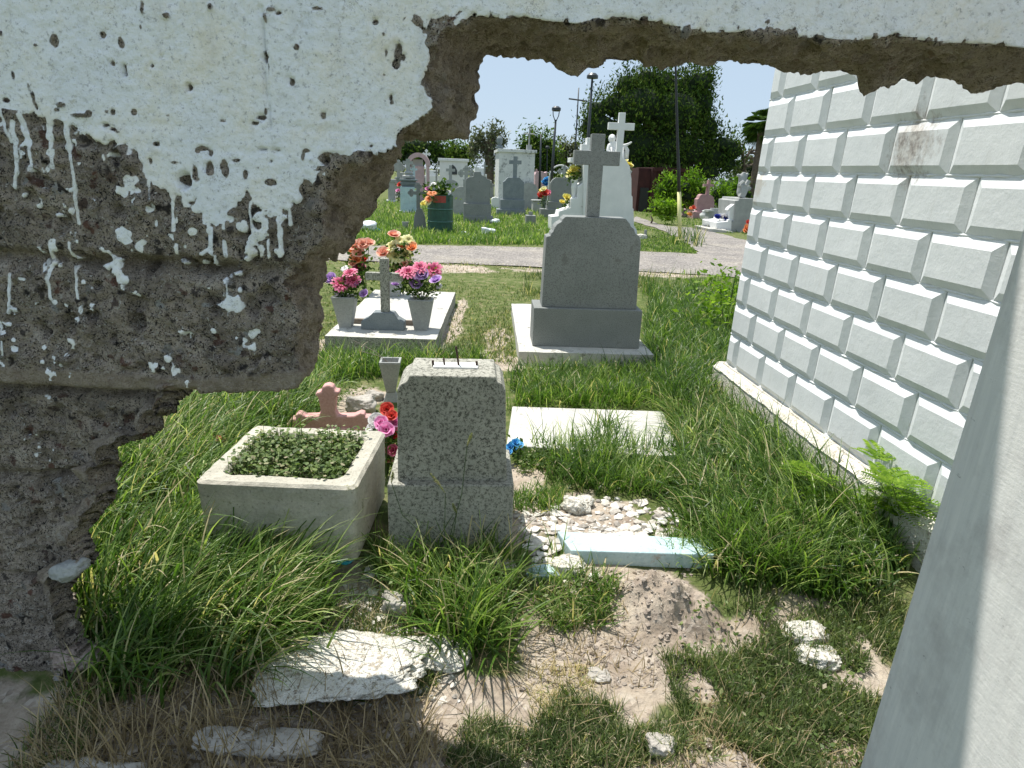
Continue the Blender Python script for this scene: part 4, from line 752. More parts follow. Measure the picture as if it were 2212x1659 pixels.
# --- flat white slab, blue beam, chunks
p1 = G(*cg(120, 960), .045); p2 = G(*cg(1018, 1020), .045); p3 = G(*cg(905, 790), .045); p0 = G(*cg(150, 765), .045)
fs = thing('flat_slab', 'cracked white slab lying flat in the grass right of the short headstone', 'slab', (0, 0, 0))
def hexa(mb, P4, z0, z1):
    mb.add([(p[0], p[1], z0) for p in P4]+[(p[0], p[1], z1) for p in P4], [(0, 3, 2, 1), (4, 5, 6, 7), (0, 1, 5, 4), (1, 2, 6, 5), (2, 3, 7, 6), (3, 0, 4, 7)]); return mb
hexa(MB(), [p1, p2, p3, p0], -.02, .045).build('slab', M['slabwhite'], fs, bevel=.006)
A = (p1+p2+p3+p0)/4; KEEP = [p1, p2, p3, p0]
p1 = G(*cg(445, 1490), .03); p2 = G(*cg(1165, 1512), .03); p0 = G(*cg(375, 1392), .03); p3 = G(*cg(1160, 1432), .03)
bb = thing('blue_beam', 'pale blue painted concrete beam lying across the white rubble', 'beam', (0, 0, 0))
hexa(MB(), [p1, p2, p3, p0], -.04, .03).build('beam_body', M['blue'], bb, bevel=.005)
RECTS.append(((p1[0]+p0[0])/2, (p1[1]+p0[1])/2, math.atan2(p2[1]-p1[1], p2[0]-p1[0]), 0, np.linalg.norm(p2-p1)*.75, -.1, .1))
def rk(label, u, v, r, seed, mat='rock', sx=1.2, sy=1., sz=.5, z=None, rz=0, amp=.3, name='rock', cat='rock'):
    c = G(u, v, 0.); o = rock(name, M[mat], r, sx, sy, sz, seed, amp); o.location = (c[0], c[1], (float(hground(np.array([c[0]]), np.array([c[1]]))[0])+r*sz*.45) if z is None else z); o.rotation_euler = (0, 0, rz)
    return tag(o, label, cat)
rk('small pale blue concrete fragment at the left end of the blue beam', *cg(330, 1565), .05, 31, 'blue', 1.6, .7, .45)
rk('white chalky chunk propping the left end of the blue beam', *cg(430, 1550), .065, 32, 'whiterock', 1.1, .8, .5)
rk('white pointed chunk lying on the rubble behind the blue beam', *cg(470, 1275), .055, 33, 'whiterock', 1.2, .9, .6)
rk('angular white chunk beside the pointed one behind the blue beam', *cg(510, 1250), .04, 34, 'whiterock', 1.1, .9, .7)
rk('long grey white rubble chunk in the grass past the right end of the blue beam', *cg(1165, 1350), .07, 35, 'rock', 1.5, .8, .5)
rk('large flat chalky slab fragment in the foreground, pitted and sunlit', *ch(530, 665), .21, 36, 'whiterock', 1.25, .72, .1, amp=.42, rz=.22, z=-.05)
rk('pitted white fragment half under the central grass tuft', *ch(960, 555), .1, 37, 'whiterock', 1.1, .9, .3, amp=.2)
rk('small white piece behind the large flat slab fragment', *ch(560, 545), .08, 38, 'whiterock', 1.4, .7, .25, amp=.2)
rk('pale lump of mortar at the tuft left of the pitted fragment', *ch(770, 370), .06, 39, 'rock', 1, .9, .7)
rk('small white stone in the short grass, the farther of two by the post', *ci(570, 1082), .06, 42, 'whiterock', 1.3, .9, .5)
rk('small white stone in the short grass, the nearer of two by the post', *ci(620, 1148), .06, 43, 'whiterock', 1.3, .9, .45)
rk('white stone glinting deep in the grass near the base of the painted building', *ci(545, 905), .04, 44, 'whiterock', 1.3, .9, .5)
rk('long flat grey stone in the shaded dry grass of the foreground', 590, 1548, .075, 45, 'rock', 1.7, .6, .4, amp=.2)
rk('grey stone partly buried left of the long flat stone', 470, 1548, .06, 46, 'rock', 1.4, .7, .4, amp=.2)
rk('big rough grey rock in the shade at the foot of the broken wall', 150, 1650, .14, 47, 'rock', 1.25, .8, .42, amp=.28)
rk('flat grey rock in the shade beside the big rough rock', 360, 1650, .11, 48, 'rock', 1.6, .8, .35, amp=.2)
rk('black cinder lump in the shaded soil of the foreground', 654, 1603, .026, 49, 'soil', 1.1, 1, .7)
rk('pale stone on bare soil between the two short grass patches', 1300, 1400, .026, 50, 'rock', 1.4, 1, .45)
rk('small grey stone at the edge of the short grass near the post', *ch(2000, 945), .035, 51, 'rock', 1.1, 1, .8)
rk('light stone beside the planter corner in the grass gap', *ch(1230, 240), .05, 52, 'rock', 1.5, .8, .5)
# scattered rubble and pebbles: far too many to count
def scatter_px(poly, n, rg, power=1.):
    poly = np.array(poly, float); lo, hi = poly.min(0), poly.max(0); out = np.zeros((0, 2))
    while len(out) < n:
        q = rg.uniform(lo, hi, (n*2, 2)); ins = np.zeros(len(q), bool)
        for i in range(len(poly)):
            a, b_ = poly[i], poly[(i+1) % len(poly)]; c = (a[1] > q[:, 1]) != (b_[1] > q[:, 1]); ins ^= c & (q[:, 0] < a[0]+(q[:, 1]-a[1])/(b_[1]-a[1]+1e-9)*(b_[0]-a[0]))
        out = np.concatenate([out, q[ins]])
    return out[:n]
def pebbles(name, label, polys, mat, seed):
    rg = np.random.default_rng(seed); bm = bmesh.new(); bmesh.ops.create_icosphere(bm, subdivisions=1, radius=1)
    B = np.array([v.co[:] for v in bm.verts]); Fb = np.array([[v.index for v in f.verts] for f in bm.faces]); bm.free(); VV, FF, TT, o_ = [], [], [], 0
    for poly, n, r0, r1 in polys:
        px = scatter_px(poly, n, rg); P = Gn(px[:, 0], px[:, 1]); k = free(P); P = P[k]; n = len(P); z = hground(P[:, 0], P[:, 1])
        r = r0+(r1-r0)*rg.random(n)**2.6; S = r[:, None]*rg.uniform([.8, .6, .25], [1.6, 1.1, .6], (n, 3)); a = rg.uniform(0, 6.28, n)
        Q = B[None]*(1+rg.uniform(-.42, .35, (n, len(B), 1)))*S[:, None]
        X_ = Q[..., 0]*np.cos(a)[:, None]-Q[..., 1]*np.sin(a)[:, None]; Y_ = Q[..., 0]*np.sin(a)[:, None]+Q[..., 1]*np.cos(a)[:, None]
        VV.append(np.stack([X_+P[:, 0:1], Y_+P[:, 1:2], Q[..., 2]+z[:, None]+r[:, None]*.12], -1).reshape(-1, 3)); FF.append((Fb[None]+(np.arange(n)*len(B))[:, None, None]).reshape(-1, 3)+o_); o_ += n*len(B); TT.append(np.repeat(rg.random(n), len(B)))
    o = link(name, np_mesh(name, np.concatenate(VV), np.concatenate(FF), {'tint': np.concatenate(TT)}), mat); return tag(o, label, 'rubble', kind='stuff')
m, t, b = nodes('mixed_white_rubble'); co = coords(t); at = t.nodes.new('ShaderNodeAttribute'); at.attribute_name = 'tint'
t.links.new(mix(t, .35, ramp(t, at.outputs['Fac'], [(0, (.12, .1, .085)), (.3, (.36, .31, .26)), (.5, (.6, .56, .5)), (1, (.78, .76, .71))]), ramp(t, noise(t, co, 70), [(.35, (.3, .27, .23)), (.6, (.75, .72, .66))])), b.inputs['Base Color']); b.inputs['Roughness'].default_value = .95; bump(t, b, noise(t, co, 120, 5, .7), .7, .006); M['rubble'] = m
pebbles('white_rubble', 'white broken rubble strewn around the blue beam', [([(1110, 1110), (1220, 1080), (1330, 1075), (1450, 1100), (1520, 1130), (1540, 1160), (1440, 1160), (1210, 1150), (1195, 1210), (1150, 1200)], 620, .004, .03), ([(620, 1230), (800, 1200), (860, 1260), (880, 1350), (620, 1340)], 500, .005, .022), ([(1150, 1210), (1320, 1200), (1260, 1260)], 120, .005, .02), ([(640, 1360), (980, 1290), (1000, 1440), (620, 1480)], 300, .004, .018)], M['rubble'], 5)
M['rubble2'] = stone('brown_pebbles', (.22, .18, .15), (.42, .36, .3), 60, (.6, .56, .5), 90, .6, .6)
pebbles('soil_pebbles', 'small mixed pebbles and clods in the bare foreground soil', [([(300, 1500), (900, 1480), (2000, 1480), (1900, 1690), (0, 1690), (0, 1560)], 2600, .002, .014), ([(1100, 1200), (1500, 1200), (1480, 1420), (1120, 1420)], 1400, .002, .012), ([(1100, 780), (1160, 780), (1120, 860), (640, 900)], 200, .003, .012)], M['rubble2'], 6)
pebbles('path_gravel', 'loose gravel lying on the path', [([(420, 532), (1180, 538), (1640, 555), (1640, 600), (1180, 576), (420, 564)], 2600, .008, .03), ([(1480, 495), (1600, 520), (1640, 560), (1540, 560)], 500, .008, .025)], M['rubble2'], 16)
pebbles('dark_clods', 'dark soil clods and cinders scattered in the foreground', [([(200, 1420), (900, 1480), (1900, 1560), (1900, 1690), (0, 1690), (0, 1540)], 700, .003, .016), ([(1100, 1200), (1480, 1200), (1480, 1420), (1120, 1420)], 200, .002, .01)], M['soil'], 7)
# ------------------------------------------------------------------ cemetery beyond the path
def gstone(name, label, cat, base, yaw=YAW, group=None, z=0.):
    """thing anchored on the ground at a picture point; returns (root, L) with L(f, x, y) -> local x, z"""
    a = np.array(G(*base, z)); r = thing(name, label, cat, (a[0], a[1], z), yaw, group); foot(a, yaw, -.3, .3, -.05, .4); return r, (lambda f, x_, y_: (lambda q: (q[0], q[1]-z))(PL(*f(x_, y_), a, yaw)))
def outline(L, f, pts, ground=True):
    q = [L(f, *p) for p in pts]
    if ground: q[0] = (q[0][0], -.03); q[-1] = (q[-1][0], -.03)
    return q
def rect(L, f, x0, y0, x1, y1):
    a, b_ = L(f, x0, y1), L(f, x1, y0); return a[0], b_[0], a[1], b_[1]
def pxcross(mb, L, f, x0, x1, ytop, ybot, yarm, wpx, apx, y0, y1, trefoil=False):
    xa, za = L(f, (x0+x1)/2, ybot); _, zt = L(f, (x0+x1)/2, ytop); _, zr_ = L(f, (x0+x1)/2, yarm); sp_ = L(f, x1, yarm)[0]-L(f, x0, yarm)[0]; w_ = sp_*wpx/(x1-x0); h_ = sp_*apx/(x1-x0)
    mb.prism(crosspoly(xa, za, zt-za, w_, sp_, zr_, h_), y0, y1)
    if trefoil:
        for (cx, cz) in ((xa, zt), (xa-sp_/2, zr_), (xa+sp_/2, zr_)):
            for (ox_, oz_) in ((0, .5), (-.55, -.1), (.55, -.1)) if cz == zt else ((math.copysign(.5, cx-xa), 0), (0, .55), (0, -.55)):
                mb.prism([(cx+w_*ox_+w_*.55*math.cos(k*math.pi/4+.2), cz+w_*oz_+w_*.55*math.sin(k*math.pi/4+.2)) for k in range(8)], y0+.004, y1-.004)
    return mb
# drum
r, L = gstone('steel_drum', 'green steel drum with a red patch serving as litter bin among the far graves', 'drum', ca(840, 1310), 0)
x0, x1, z0, z1 = rect(L, ca, 655, 775, 1027, 1310); R_ = (x1-x0)/2; H_ = z1
prof_ = [(R_, 0)]
for zz in (.28, .62):
    prof_ += [(R_, H_*zz-.022), (R_*1.035, H_*zz-.008), (R_*1.035, H_*zz+.008), (R_, H_*zz+.022)]
prof_ += [(R_, H_-.02), (R_*1.03, H_-.012), (R_*1.03, H_), (R_*.97, H_), (R_*.96, H_-.12), (.01, H_-.13)]
MB().lathe(prof_, 0, R_, 40).build('drum_body', M['green'], r, smooth=False)
for zz in (.28, .62): MB().lathe([(R_*1.03, H_*zz-.008), (R_*1.045, H_*zz), (R_*1.03, H_*zz+.008)], 0, R_, 40).build('drum_rib', M['greenlt'], r)
mb = MB(); n = 8
for k in range(n):
    a0, a1_ = [math.radians(-90-28+(32+28)*q/n-0) for q in (k, k+1)]
    q = [(R_*1.012*math.cos(a), R_+R_*1.012*math.sin(a)) for a in (a0, a1_)]; q2 = [(x_*.985, R_+(y_-R_)*.985) for x_, y_ in q]; zz = (H_*.8, H_*.985)
    mb.add([(*q[0], zz[0]), (*q[1], zz[0]), (*q[1], zz[1]), (*q[0], zz[1]), (*q2[0], zz[0]), (*q2[1], zz[0]), (*q2[1], zz[1]), (*q2[0], zz[1])], [(0, 1, 2, 3), (7, 6, 5, 4), (0, 4, 5, 1), (3, 2, 6, 7), (0, 3, 7, 4), (1, 5, 6, 2)])
mb.build('red_patch', M['redp'], r)
a = np.array(G(*ca(840, 1310))); a[1] += R_
hd = heads_px([(740, 700, .09, 'white', 'dahlia'), (800, 660, .1, 'white', 'dahlia'), (690, 690, .08, 'pink', 'rose'), (760, 610, .07, 'white', 'daisy'), (860, 700, .08, 'white', 'rose'), (930, 690, .07, 'cream', 'daisy'), (980, 730, .06, 'white', 'daisy'), (650, 720, .06, 'cream', 'daisy'), (810, 720, .08, 'pink', 'dahlia')], a, ca)
bouquet('discarded_wreath', 'discarded white and pale pink flower wreath heaped in the green drum', (a[0], a[1], 0), hd, H_-.1, 31, greens=.12, nleaf=16)
a[1] -= R_*1.6
hd = heads_px([(730, 750, .08, 'orange', 'daisy'), (700, 780, .08, 'orange', 'rose'), (690, 830, .08, 'orange', 'daisy'), (640, 880, .09, 'yellow', 'daisy'), (690, 870, .07, 'cream', 'daisy'), (770, 740, .06, 'orange', 'daisy'), (615, 900, .06, 'yellow', 'rose')], a, ca)
bouquet('ribbon_bow', 'orange and yellow bow hanging over the rim of the green drum', (a[0]+.0, a[1], 0), hd, H_-.12, 32, greens=.03, nleaf=3)
# small dark cross left of the drum
r, L = gstone('stone_cross', 'small dark stone cross with knobbed arms on a tapering base left of the green drum', 'gravestone', ca(560, 1275))
MB().prism(outline(L, ca, [(468, 1290), (480, 1080), (515, 975), (555, 950), (590, 975), (635, 1080), (658, 1290)]), 0, .2).build('stone_base', M['granite'], r, bevel=.01)
pxcross(MB(), L, ca, 440, 640, 640, 970, 740, 52, 48, .05, .13, True).build('cross', M['granite'], r)
r, L = gstone('plastic_cup', 'white plastic cup standing in the grass left of the dark stone cross', 'cup', ca(355, 1280))
x0, x1, z0, z1 = rect(L, ca, 310, 1158, 402, 1285); MB().lathe([((x1-x0)*.36, 0), ((x1-x0)*.47, z1-.02), ((x1-x0)*.52, z1-.015), ((x1-x0)*.52, z1), ((x1-x0)*.44, z1), ((x1-x0)*.38, z1-.06)], 0, 0, 18).build('cup_body', M['granite3'], r)
# blue pedestal monument
r, L = gstone('pedestal_monument', 'pale blue pedestal monument with moulded cornice and twin crosses, left of the dark cross', 'monument', ca(380, 1020))
MB().box(*rect(L, ca, 262, 995, 545, 1045)[:2], -.05, .75, -.03, L(ca, 380, 1000)[1]).build('plinth', M['white'], r, bevel=.01)
x0, x1, z0, z1 = rect(L, ca, 283, 655, 530, 1000); MB().box(x0, x1, 0, .6, z0, z1).build('shaft', M['blue'], r, bevel=.01)
mb = MB(); s0, s1, zc0, zc1 = rect(L, ca, 300, 540, 480, 655)
for i, e in enumerate((0, .03, .06, .03, .09)): mb.box(s0-e, s1+e, .1-e, .45+e, z1+(zc1-z1)*i/5, z1+(zc1-z1)*(i+1)/5)
mb.build('cornice', M['granite2'], r, bevel=.006)
MB().lathe([(.05, 0), (.2, .03), (.22, .1), (.12, .14), (.15, .2), (.1, .26)], (s0+s1)/2, .28, 16).build('urn', M['granite3'], r).location.z = zc1
pxcross(MB(), L, ca, 310, 462, 240, 480, 295, 60, 45, .24, .32).build('cross', M['granite3'], r)
pxcross(MB(), L, ca, 415, 520, 330, 560, 395, 36, 30, .4, .46).build('cross', M['blue'], r)
r, L = gstone('stone_pillar', 'plain grey stone pillar on a white base at the far left by the broken wall edge', 'pillar', ca(150, 862))
x0, x1, z0, z1 = rect(L, ca, 105, 580, 195, 860); MB().box(x0, x1, 0, .4, .06, z1).box(x0-.05, x1+.05, -.04, .45, z1, z1+.12).build('shaft', M['granite3'], r, bevel=.01); MB().box(x0-.1, x1+.1, -.1, .5, -.02, .06).build('base', M['white'], r)
r, L = gstone('planter_cross', 'weathered grey cross with a bowl planter behind the stone pillar', 'gravestone', (ca(265, 700)[0], ca(265, 800)[1]))
pxcross(MB(), L, ca, 205, 305, 305, 520, 370, 50, 40, 0, .1, True).build('cross', M['granite3'], r); x0, x1, z0, z1 = rect(L, ca, 220, 515, 305, 800); MB().lathe([((x1-x0)*.3, -.02), ((x1-x0)*.25, z1*.7), ((x1-x0)*.5, z1), ((x1-x0)*.42, z1)], (x0+x1)/2, .1, 14).build('bowl', M['granite2'], r)
bunch('grave_flowers', 'red and pink flowers at the foot of the far bowl planter cross', [(270, 620, .12, 'red', 'rose'), (285, 600, .1, 'red', 'rose'), (255, 710, .12, 'pink', 'rose'), (240, 730, .1, 'white', 'rose'), (225, 810, .1, 'white', 'rose')], (260, 850), ca, 0, 41, .08, 6)
# pink arch
r, L = gstone('pink_arch', 'faded pink arched grave canopy on square legs, in the far left row', 'monument', (ca(550, 700)[0], ca(550, 870)[1]))
c0 = L(ca, 540, 335); ro = (L(ca, 715, 335)[0]-L(ca, 372, 335)[0])/2; zt = L(ca, 540, 150)[1]; ri = ro*.66
arc = [(c0[0]+ro*math.cos(a), c0[1]+(zt-c0[1])*math.sin(a)) for a in np.linspace(0, math.pi, 19)]+[(c0[0]+ri*math.cos(a), c0[1]+(zt-c0[1])*.66*math.sin(a)) for a in np.linspace(math.pi, 0, 19)]
MB().prism(arc, 0, .55).build('arch', M['pinkpale'], r); wl = ro-ri
MB().box(c0[0]-ro+.02, c0[0]-ri-.02, .02, .5, -.02, c0[1]).box(c0[0]+ri+.02, c0[0]+ro-.04, .02, .5, -.02, c0[1]).build('leg', M['pinkpale'], r)
MB().box(c0[0]-ro*.3, c0[0]+ri*.75, .1, .4, -.02, c0[1]*.98).build('back_panel', M['pinkpale'], r)
MB().box(c0[0]-ri, c0[0]+ri*.5, .45, .7, -.02, c0[1]+.25).build('niche_wall', M['white'], r)
r, L = gstone('stone_cross', 'white cross with lobed ends on a post behind the pink arch', 'cross', (ca(660, 250)[0], ca(660, 830)[1]))
pxcross(MB(), L, ca, 622, 702, 122, 820, 172, 22, 20, 0, .12, True).build('cross', M['white'], r)
# mausoleums
def mausoleum(label, f, base, box_, depth, mat, finial=None):
    r, L = gstone('mausoleum', label, 'mausoleum', base); x0, x1, z0, z1 = rect(L, f, *box_)
    MB().box(x0, x1, 0, depth, -.02, z1-.12).build('walls', mat, r); MB().box(x0-.07, x1+.07, -.07, depth+.07, z1-.12, z1).build('cornice', mat, r, bevel=.01); return r, L, x0, x1, z1
r, L, x0, x1, z1 = mausoleum('low white box mausoleum with a small pointed niche, left of the pine', ca, (ca(1050, 700)[0], ca(1050, 860)[1]), (850, 245, 1258, 860), 2.5, M['white'])
q = [L(ca, *p) for p in ((985, 470), (990, 400), (1015, 350), (1040, 325), (1080, 360), (1105, 410), (1105, 470))]; MB().prism(q, -.03, .05).build('niche', M['steel'], r)
r, L, x0, x1, z1 = mausoleum('tall white mausoleum with rain stains under its cornice and a thin roof cross', cb, (cb(470, 700)[0], cb(470, 960)[1]), (222, 115, 765, 960), 3, M['whitedirty'])
mb = MB(); xq = L(cb, 680, 100)[0]; mb.tube([(xq, .2, z1-.02), (xq, .2, z1+.9)], .03, 6).tube([(xq-.2, .2, z1+.62), (xq+.2, .2, z1+.62)], .025, 6).box(xq-.1, xq+.1, .1, .3, z1-.02, z1+.2).build('roof_cross', M['granite3'], r)
xq = L(cb, 248, 100)[0]; MB().lathe([(.14, z1), (.14, z1+.1), (.08, z1+.15), (.13, z1+.25), (.13, z1+.4), (.05, z1+.5)], xq, .2, 10).build('finial', M['granite2'], r)
# headstones of the far row
def head(label, f, body, basey, depth=.2, mat='granite2', cross=None, bases=(), yaw=YAW, name='headstone', basex=None, trefoil=False):
    bx_ = basex or (body[0][0]+body[-1][0])/2; r, L = gstone(name, label, 'headstone', f(bx_, basey), yaw)
    MB().prism(outline(L, f, body), .04, .04+depth).build('stone_body', M[mat], r, bevel=.008)
    for i, (xa, ya, xb, yb, ex) in enumerate(bases):
        q = rect(L, f, xa, ya, xb, yb); MB().box(q[0], q[1], -.02-ex, depth+.1+ex, max(q[2], -.03), q[3]).build(('pedestal', 'base')[min(i, 1)], M[mat], r, bevel=.008)
    if cross: pxcross(MB(), L, f, *cross, .09, .09+depth*.5, trefoil).build('cross', M[mat], r)
    return r, L
head('grey headstone with round curling shoulders and a small stone cross, behind the drum', ca, [(890, 1000), (880, 600), (920, 560), (960, 545), (1050, 545), (1100, 570), (1130, 620), (1110, 700), (1060, 800), (1055, 1000)], 990, .2, 'granite3', (942, 1075, 335, 550, 405, 44, 40))
head('rough grey cross on a narrow rock base between two far headstones', ca, [(1190, 900), (1195, 560), (1185, 540), (1280, 540), (1290, 900)], 930, .2, 'granite3', (1165, 1312, 392, 545, 455, 52, 40), trefoil=True)
head('pale grey round-topped gravestone just right of the green drum', ca, [(1035, 1050), (1050, 740), (1070, 690), (1110, 655), (1160, 642), (1200, 648), (1215, 1050)], 1055, .12, 'granite3')
head('broad dark grey headstone with a stepped top right of the green drum', ca, [(1232, 1000), (1230, 560), (1245, 525), (1285, 505), (1340, 500), (1355, 430), (1450, 425), (1465, 480), (1530, 500), (1535, 530), (1590, 545), (1588, 1000)], 1165, .3, 'granite', None, [(1197, 900, 1600, 1180, .03), (1205, 1080, 1625, 1190, .06)])
head('slim dark column grave with a small cross on top beside the tall mausoleum', ca, [(1655, 800), (1665, 560), (1650, 530), (1660, 500), (1725, 500), (1735, 530), (1720, 560), (1745, 800)], 830, .2, 'granite', (1660, 1742, 355, 505, 388, 20, 20))
head('tiny dark cross with clover ends against the slim column grave', ca, [(1650, 960), (1655, 800), (1690, 800), (1700, 960)], 900, .08, 'granite', (1600, 1745, 560, 810, 630, 34, 30), trefoil=True, name='iron_cross')
head('small white arched grave niche low beside the blue-grey headstone', ca, [(1610, 950), (1605, 830), (1625, 805), (1665, 798), (1705, 812), (1718, 840), (1715, 950)], 955, .3, 'white')
head('blue-grey headstone with clipped shoulders, a plain cross and a stepped white-edged base', cb, [(300, 860), (300, 575), (330, 560), (350, 530), (375, 512), (540, 515), (565, 545), (605, 580), (600, 860)], 1050, .3, 'granite2', (383, 562, 205, 515, 290, 58, 52), [(255, 840, 610, 985, .03), (205, 983, 622, 1058, .12)])
head('light round-topped gravestone partly behind the blue-grey headstone', cb, [(595, 980), (605, 600), (650, 585), (700, 588), (760, 610), (800, 660), (800, 980)], 975, .12, 'granite3')
r, L = gstone('planter_box', 'narrow grey planter box beside the light round-topped gravestone', 'planter', cb(790, 1010)); x0, x1, z0, z1 = rect(L, cb, 730, 862, 862, 1010); MB().box(x0, x1, 0, .6, -.02, z1).box(x0-.03, x1+.03, -.03, .63, z1, z1+.05).build('box_body', M['granite3'], r, bevel=.01)
r, L = gstone('flower_vase', 'dark grey tapering vase of red and yellow flowers under the white hoop', 'vase', cb(895, 975)); x0, x1, z0, z1 = rect(L, cb, 850, 820, 945, 970); MB().lathe([((x1-x0)*.3, 0), ((x1-x0)*.5, z1), ((x1-x0)*.4, z1)], 0, 0, 14).build('vase_body', M['granite2'], r)
bunch('vase_flowers', 'red and yellow flowers in the dark vase under the white hoop', [(860, 720, .12, 'yellow', 'rose'), (890, 690, .1, 'cream', 'rose'), (900, 740, .13, 'red', 'rose'), (950, 740, .11, 'magenta', 'rose'), (830, 780, .1, 'red', 'rose'), (850, 750, .1, 'salmon', 'rose'), (930, 760, .1, 'red', 'rose')], (895, 975), cb, .3, 42, .07, 6)
bunch('hanging_flowers', 'turquoise blue flower spray on a stem left of the white hoop', [(925, 540, .13, 'bluep', 'rose'), (890, 580, .12, 'bluep', 'rose'), (945, 560, .1, 'bluep', 'rose'), (880, 610, .1, 'bluep', 'rose'), (930, 610, .12, 'bluep', 'rose'), (910, 560, .1, 'bluep', 'rose')], (900, 940), cb, .02, 43, .05, 3, dy=.8)
head('dark grey headstone with a pale cross standing inside a white hoop', cb, [(985, 900), (990, 590), (1020, 545), (1070, 512), (1240, 520), (1290, 560), (1318, 700), (1295, 900)], 1085, .2, 'granite', None, [(930, 868, 1165, 985, .05), (835, 975, 1135, 1090, .12)], basex=1000)
r, L = gstone('hoop_frame', 'thin white metal hoop arching over the dark headstone', 'hoop', cb(1110, 1000)); c0 = L(cb, 1125, 520); ro = (L(cb, 1285, 520)[0]-L(cb, 965, 520)[0])/2; zt = L(cb, 1150, 335)[1]
MB().tube([(c0[0]-ro-.03, -.1, 0)]+[(c0[0]-ro*math.cos(a), -.1, c0[1]+(zt-c0[1])*math.sin(a)) for a in np.linspace(0, math.pi, 17)]+[(c0[0]+ro+.03, -.1, 0)], .03, 8).build('hoop', M['white'], r)
r, L = gstone('stone_cross', 'small pale cross with rounded ends inside the white hoop', 'cross', cb(1180, 1030)); pxcross(MB(), L, cb, 1112, 1240, 370, 900, 425, 34, 32, .3, .36, True).build('cross', M['granite3'], r)
r, L = gstone('pink_tomb', 'distant pinkish tomb front between the tall mausoleum and the white hoop', 'tomb', (cb(850, 700)[0], cb(850, 850)[1])); MB().prism(outline(L, cb, [(760, 800), (765, 470), (785, 430), (880, 425), (900, 445), (940, 430), (950, 800)]), 0, 1.).build('tomb_front', M['pinkpale'], r)
pxcross(MB(), L, cb, 770, 805, 385, 440, 405, 9, 9, .1, .2).build('cross', M['pinkpale'], r)
r, L = gstone('wooden_stake', 'slim pale wooden stake beside the turquoise flower spray', 'stake', cb(822, 900)); x0, z1 = L(cb, 822, 500); MB().box(-.05, .05, 0, .08, -.02, z1).build('stake_post', M['wood'], r)
r, L = gstone('dark_box', 'small dark stone box half sunk in the grass before the blue-grey headstone', 'box', cb(705, 1190)); x0, x1, z0, z1 = rect(L, cb, 632, 1068, 778, 1190); MB().box(x0, x1, 0, .4, -.02, z1).build('box_body', M['granite'], r, bevel=.01); MB().tube([((x0+x1)/2, .2, z1-.02), ((x0+x1)/2, .2, z1+.1)], .06, 8).build('neck', M['granite'], r)
# filler of small far graves seen between the others
FW = [(ca, 800, 275, 850, 520, 'white', 'tiny far white cross rising above a dark one, left of the low white mausoleum'), (ca, 765, 375, 840, 600, 'granite', 'dark far cross just left of the low white mausoleum'), (ca, 1095, 405, 1135, 620, 'granite', 'thin dark far cross in front of the low white mausoleum'),
      (ca, 1455, 285, 1540, 500, 'granite3', 'pale far cross in front of the pine, right of the stepped headstone top'), (cb, 420, 350, 545, 600, 'granite', 'dark far cross hidden behind the plain cross of the blue-grey headstone'), (ca, 1340, 330, 1420, 480, 'white', 'white far cross among pale stones under the pine')]
for (f, xa, ya, xb, yb, mt, lb) in FW:
    r, L = gstone('far_cross', lb, 'cross', (f((xa+xb)/2, 0)[0], f(0, 870)[1] if f is ca else f(0, 930)[1]), group='far crosses'); r.location.y += 2.5; r.location.x *= 1+2.5/(r.location.y-2.5)
    aa = np.array(r.location); L = (lambda a: (lambda f_, x_, y_: PL(*f_(x_, y_), a, YAW)))(aa)
    pxcross(MB(), L, f, xa, xb, ya, yb+200, ya+(yb-ya)*.28, (xb-xa)*.24, (xb-xa)*.22, 0, .1).build('cross', M[mt], r)
FB = [(ca, 1330, 380, 1540, 560, 'white', 'pale stepped tomb under the pine, behind the stepped headstone'), (ca, 620, 410, 840, 700, 'white', 'low whitewashed tomb wall behind the pink arch'), (ca, 560, 440, 640, 700, 'granite3', 'grey blue tomb inside the pink arch'), (ca, 1540, 560, 1640, 760, 'granite3', 'low grey tomb between the stepped headstone and the slim column'),
      (ca, 200, 440, 330, 640, 'granite3', 'pale shelf tomb behind the stone pillar')]
for (f, xa, ya, xb, yb, mt, lb) in FB:
    r, L = gstone('far_tomb', lb, 'tomb', (f((xa+xb)/2, 0)[0], f(0, 850)[1]), group='low far tombs'); r.location.y += 4; r.location.x *= 1+4/(r.location.y-4); aa = np.array(r.location)
    a, b_ = PL(*f(xa, yb), aa, YAW), PL(*f(xb, ya), aa, YAW); MB().box(a[0], b_[0], 0, 1.5, -.02, b_[1]*.8).box(a[0]+.1, b_[0]-.1, .1, 1.4, b_[1]*.8, b_[1]).build('tomb_body', M[mt], r, bevel=.01)
# litter
def bag(name, label, u, v, r0, mats, seed, sz=.6):
    c = G(u, v); t_ = thing(name, label, 'litter', (c[0], c[1], 0));
    for i, (mt, sc_, dx, dz) in enumerate(mats):
        o = rock(('bag_body', 'bag_fold')[i], mt, r0*sc_, 1.3, .8, sz, seed+i, .35, 4, t_); o.location = (dx, 0, r0*.3+dz)
    return t_
M['bagw'] = plain('thin_white_plastic', (.75, .78, .8), .4, .08); M['bagb'] = plain('turquoise_plastic', (.02, .3, .42), .4, .2)
bag('plastic_bag', 'crumpled white and turquoise plastic bag in the grass beside the broken wall edge', *ce(685, 165), .17, [(M['bagw'], 1, 0, .06), (M['bagb'], .95, .05, -.04)], 61)
bag('paper_scrap', 'small white scrap of litter in the grass right of the green drum', *ce(1725, 188), .06, [(M['bagw'], 1, 0, 0)], 63, .35)
bag('crumpled_plastic', 'crumpled clear white plastic in the grass before the stepped grey headstone', *ce(1990, 195), .12, [(M['bagw'], 1, 0, .02)], 64, .7)
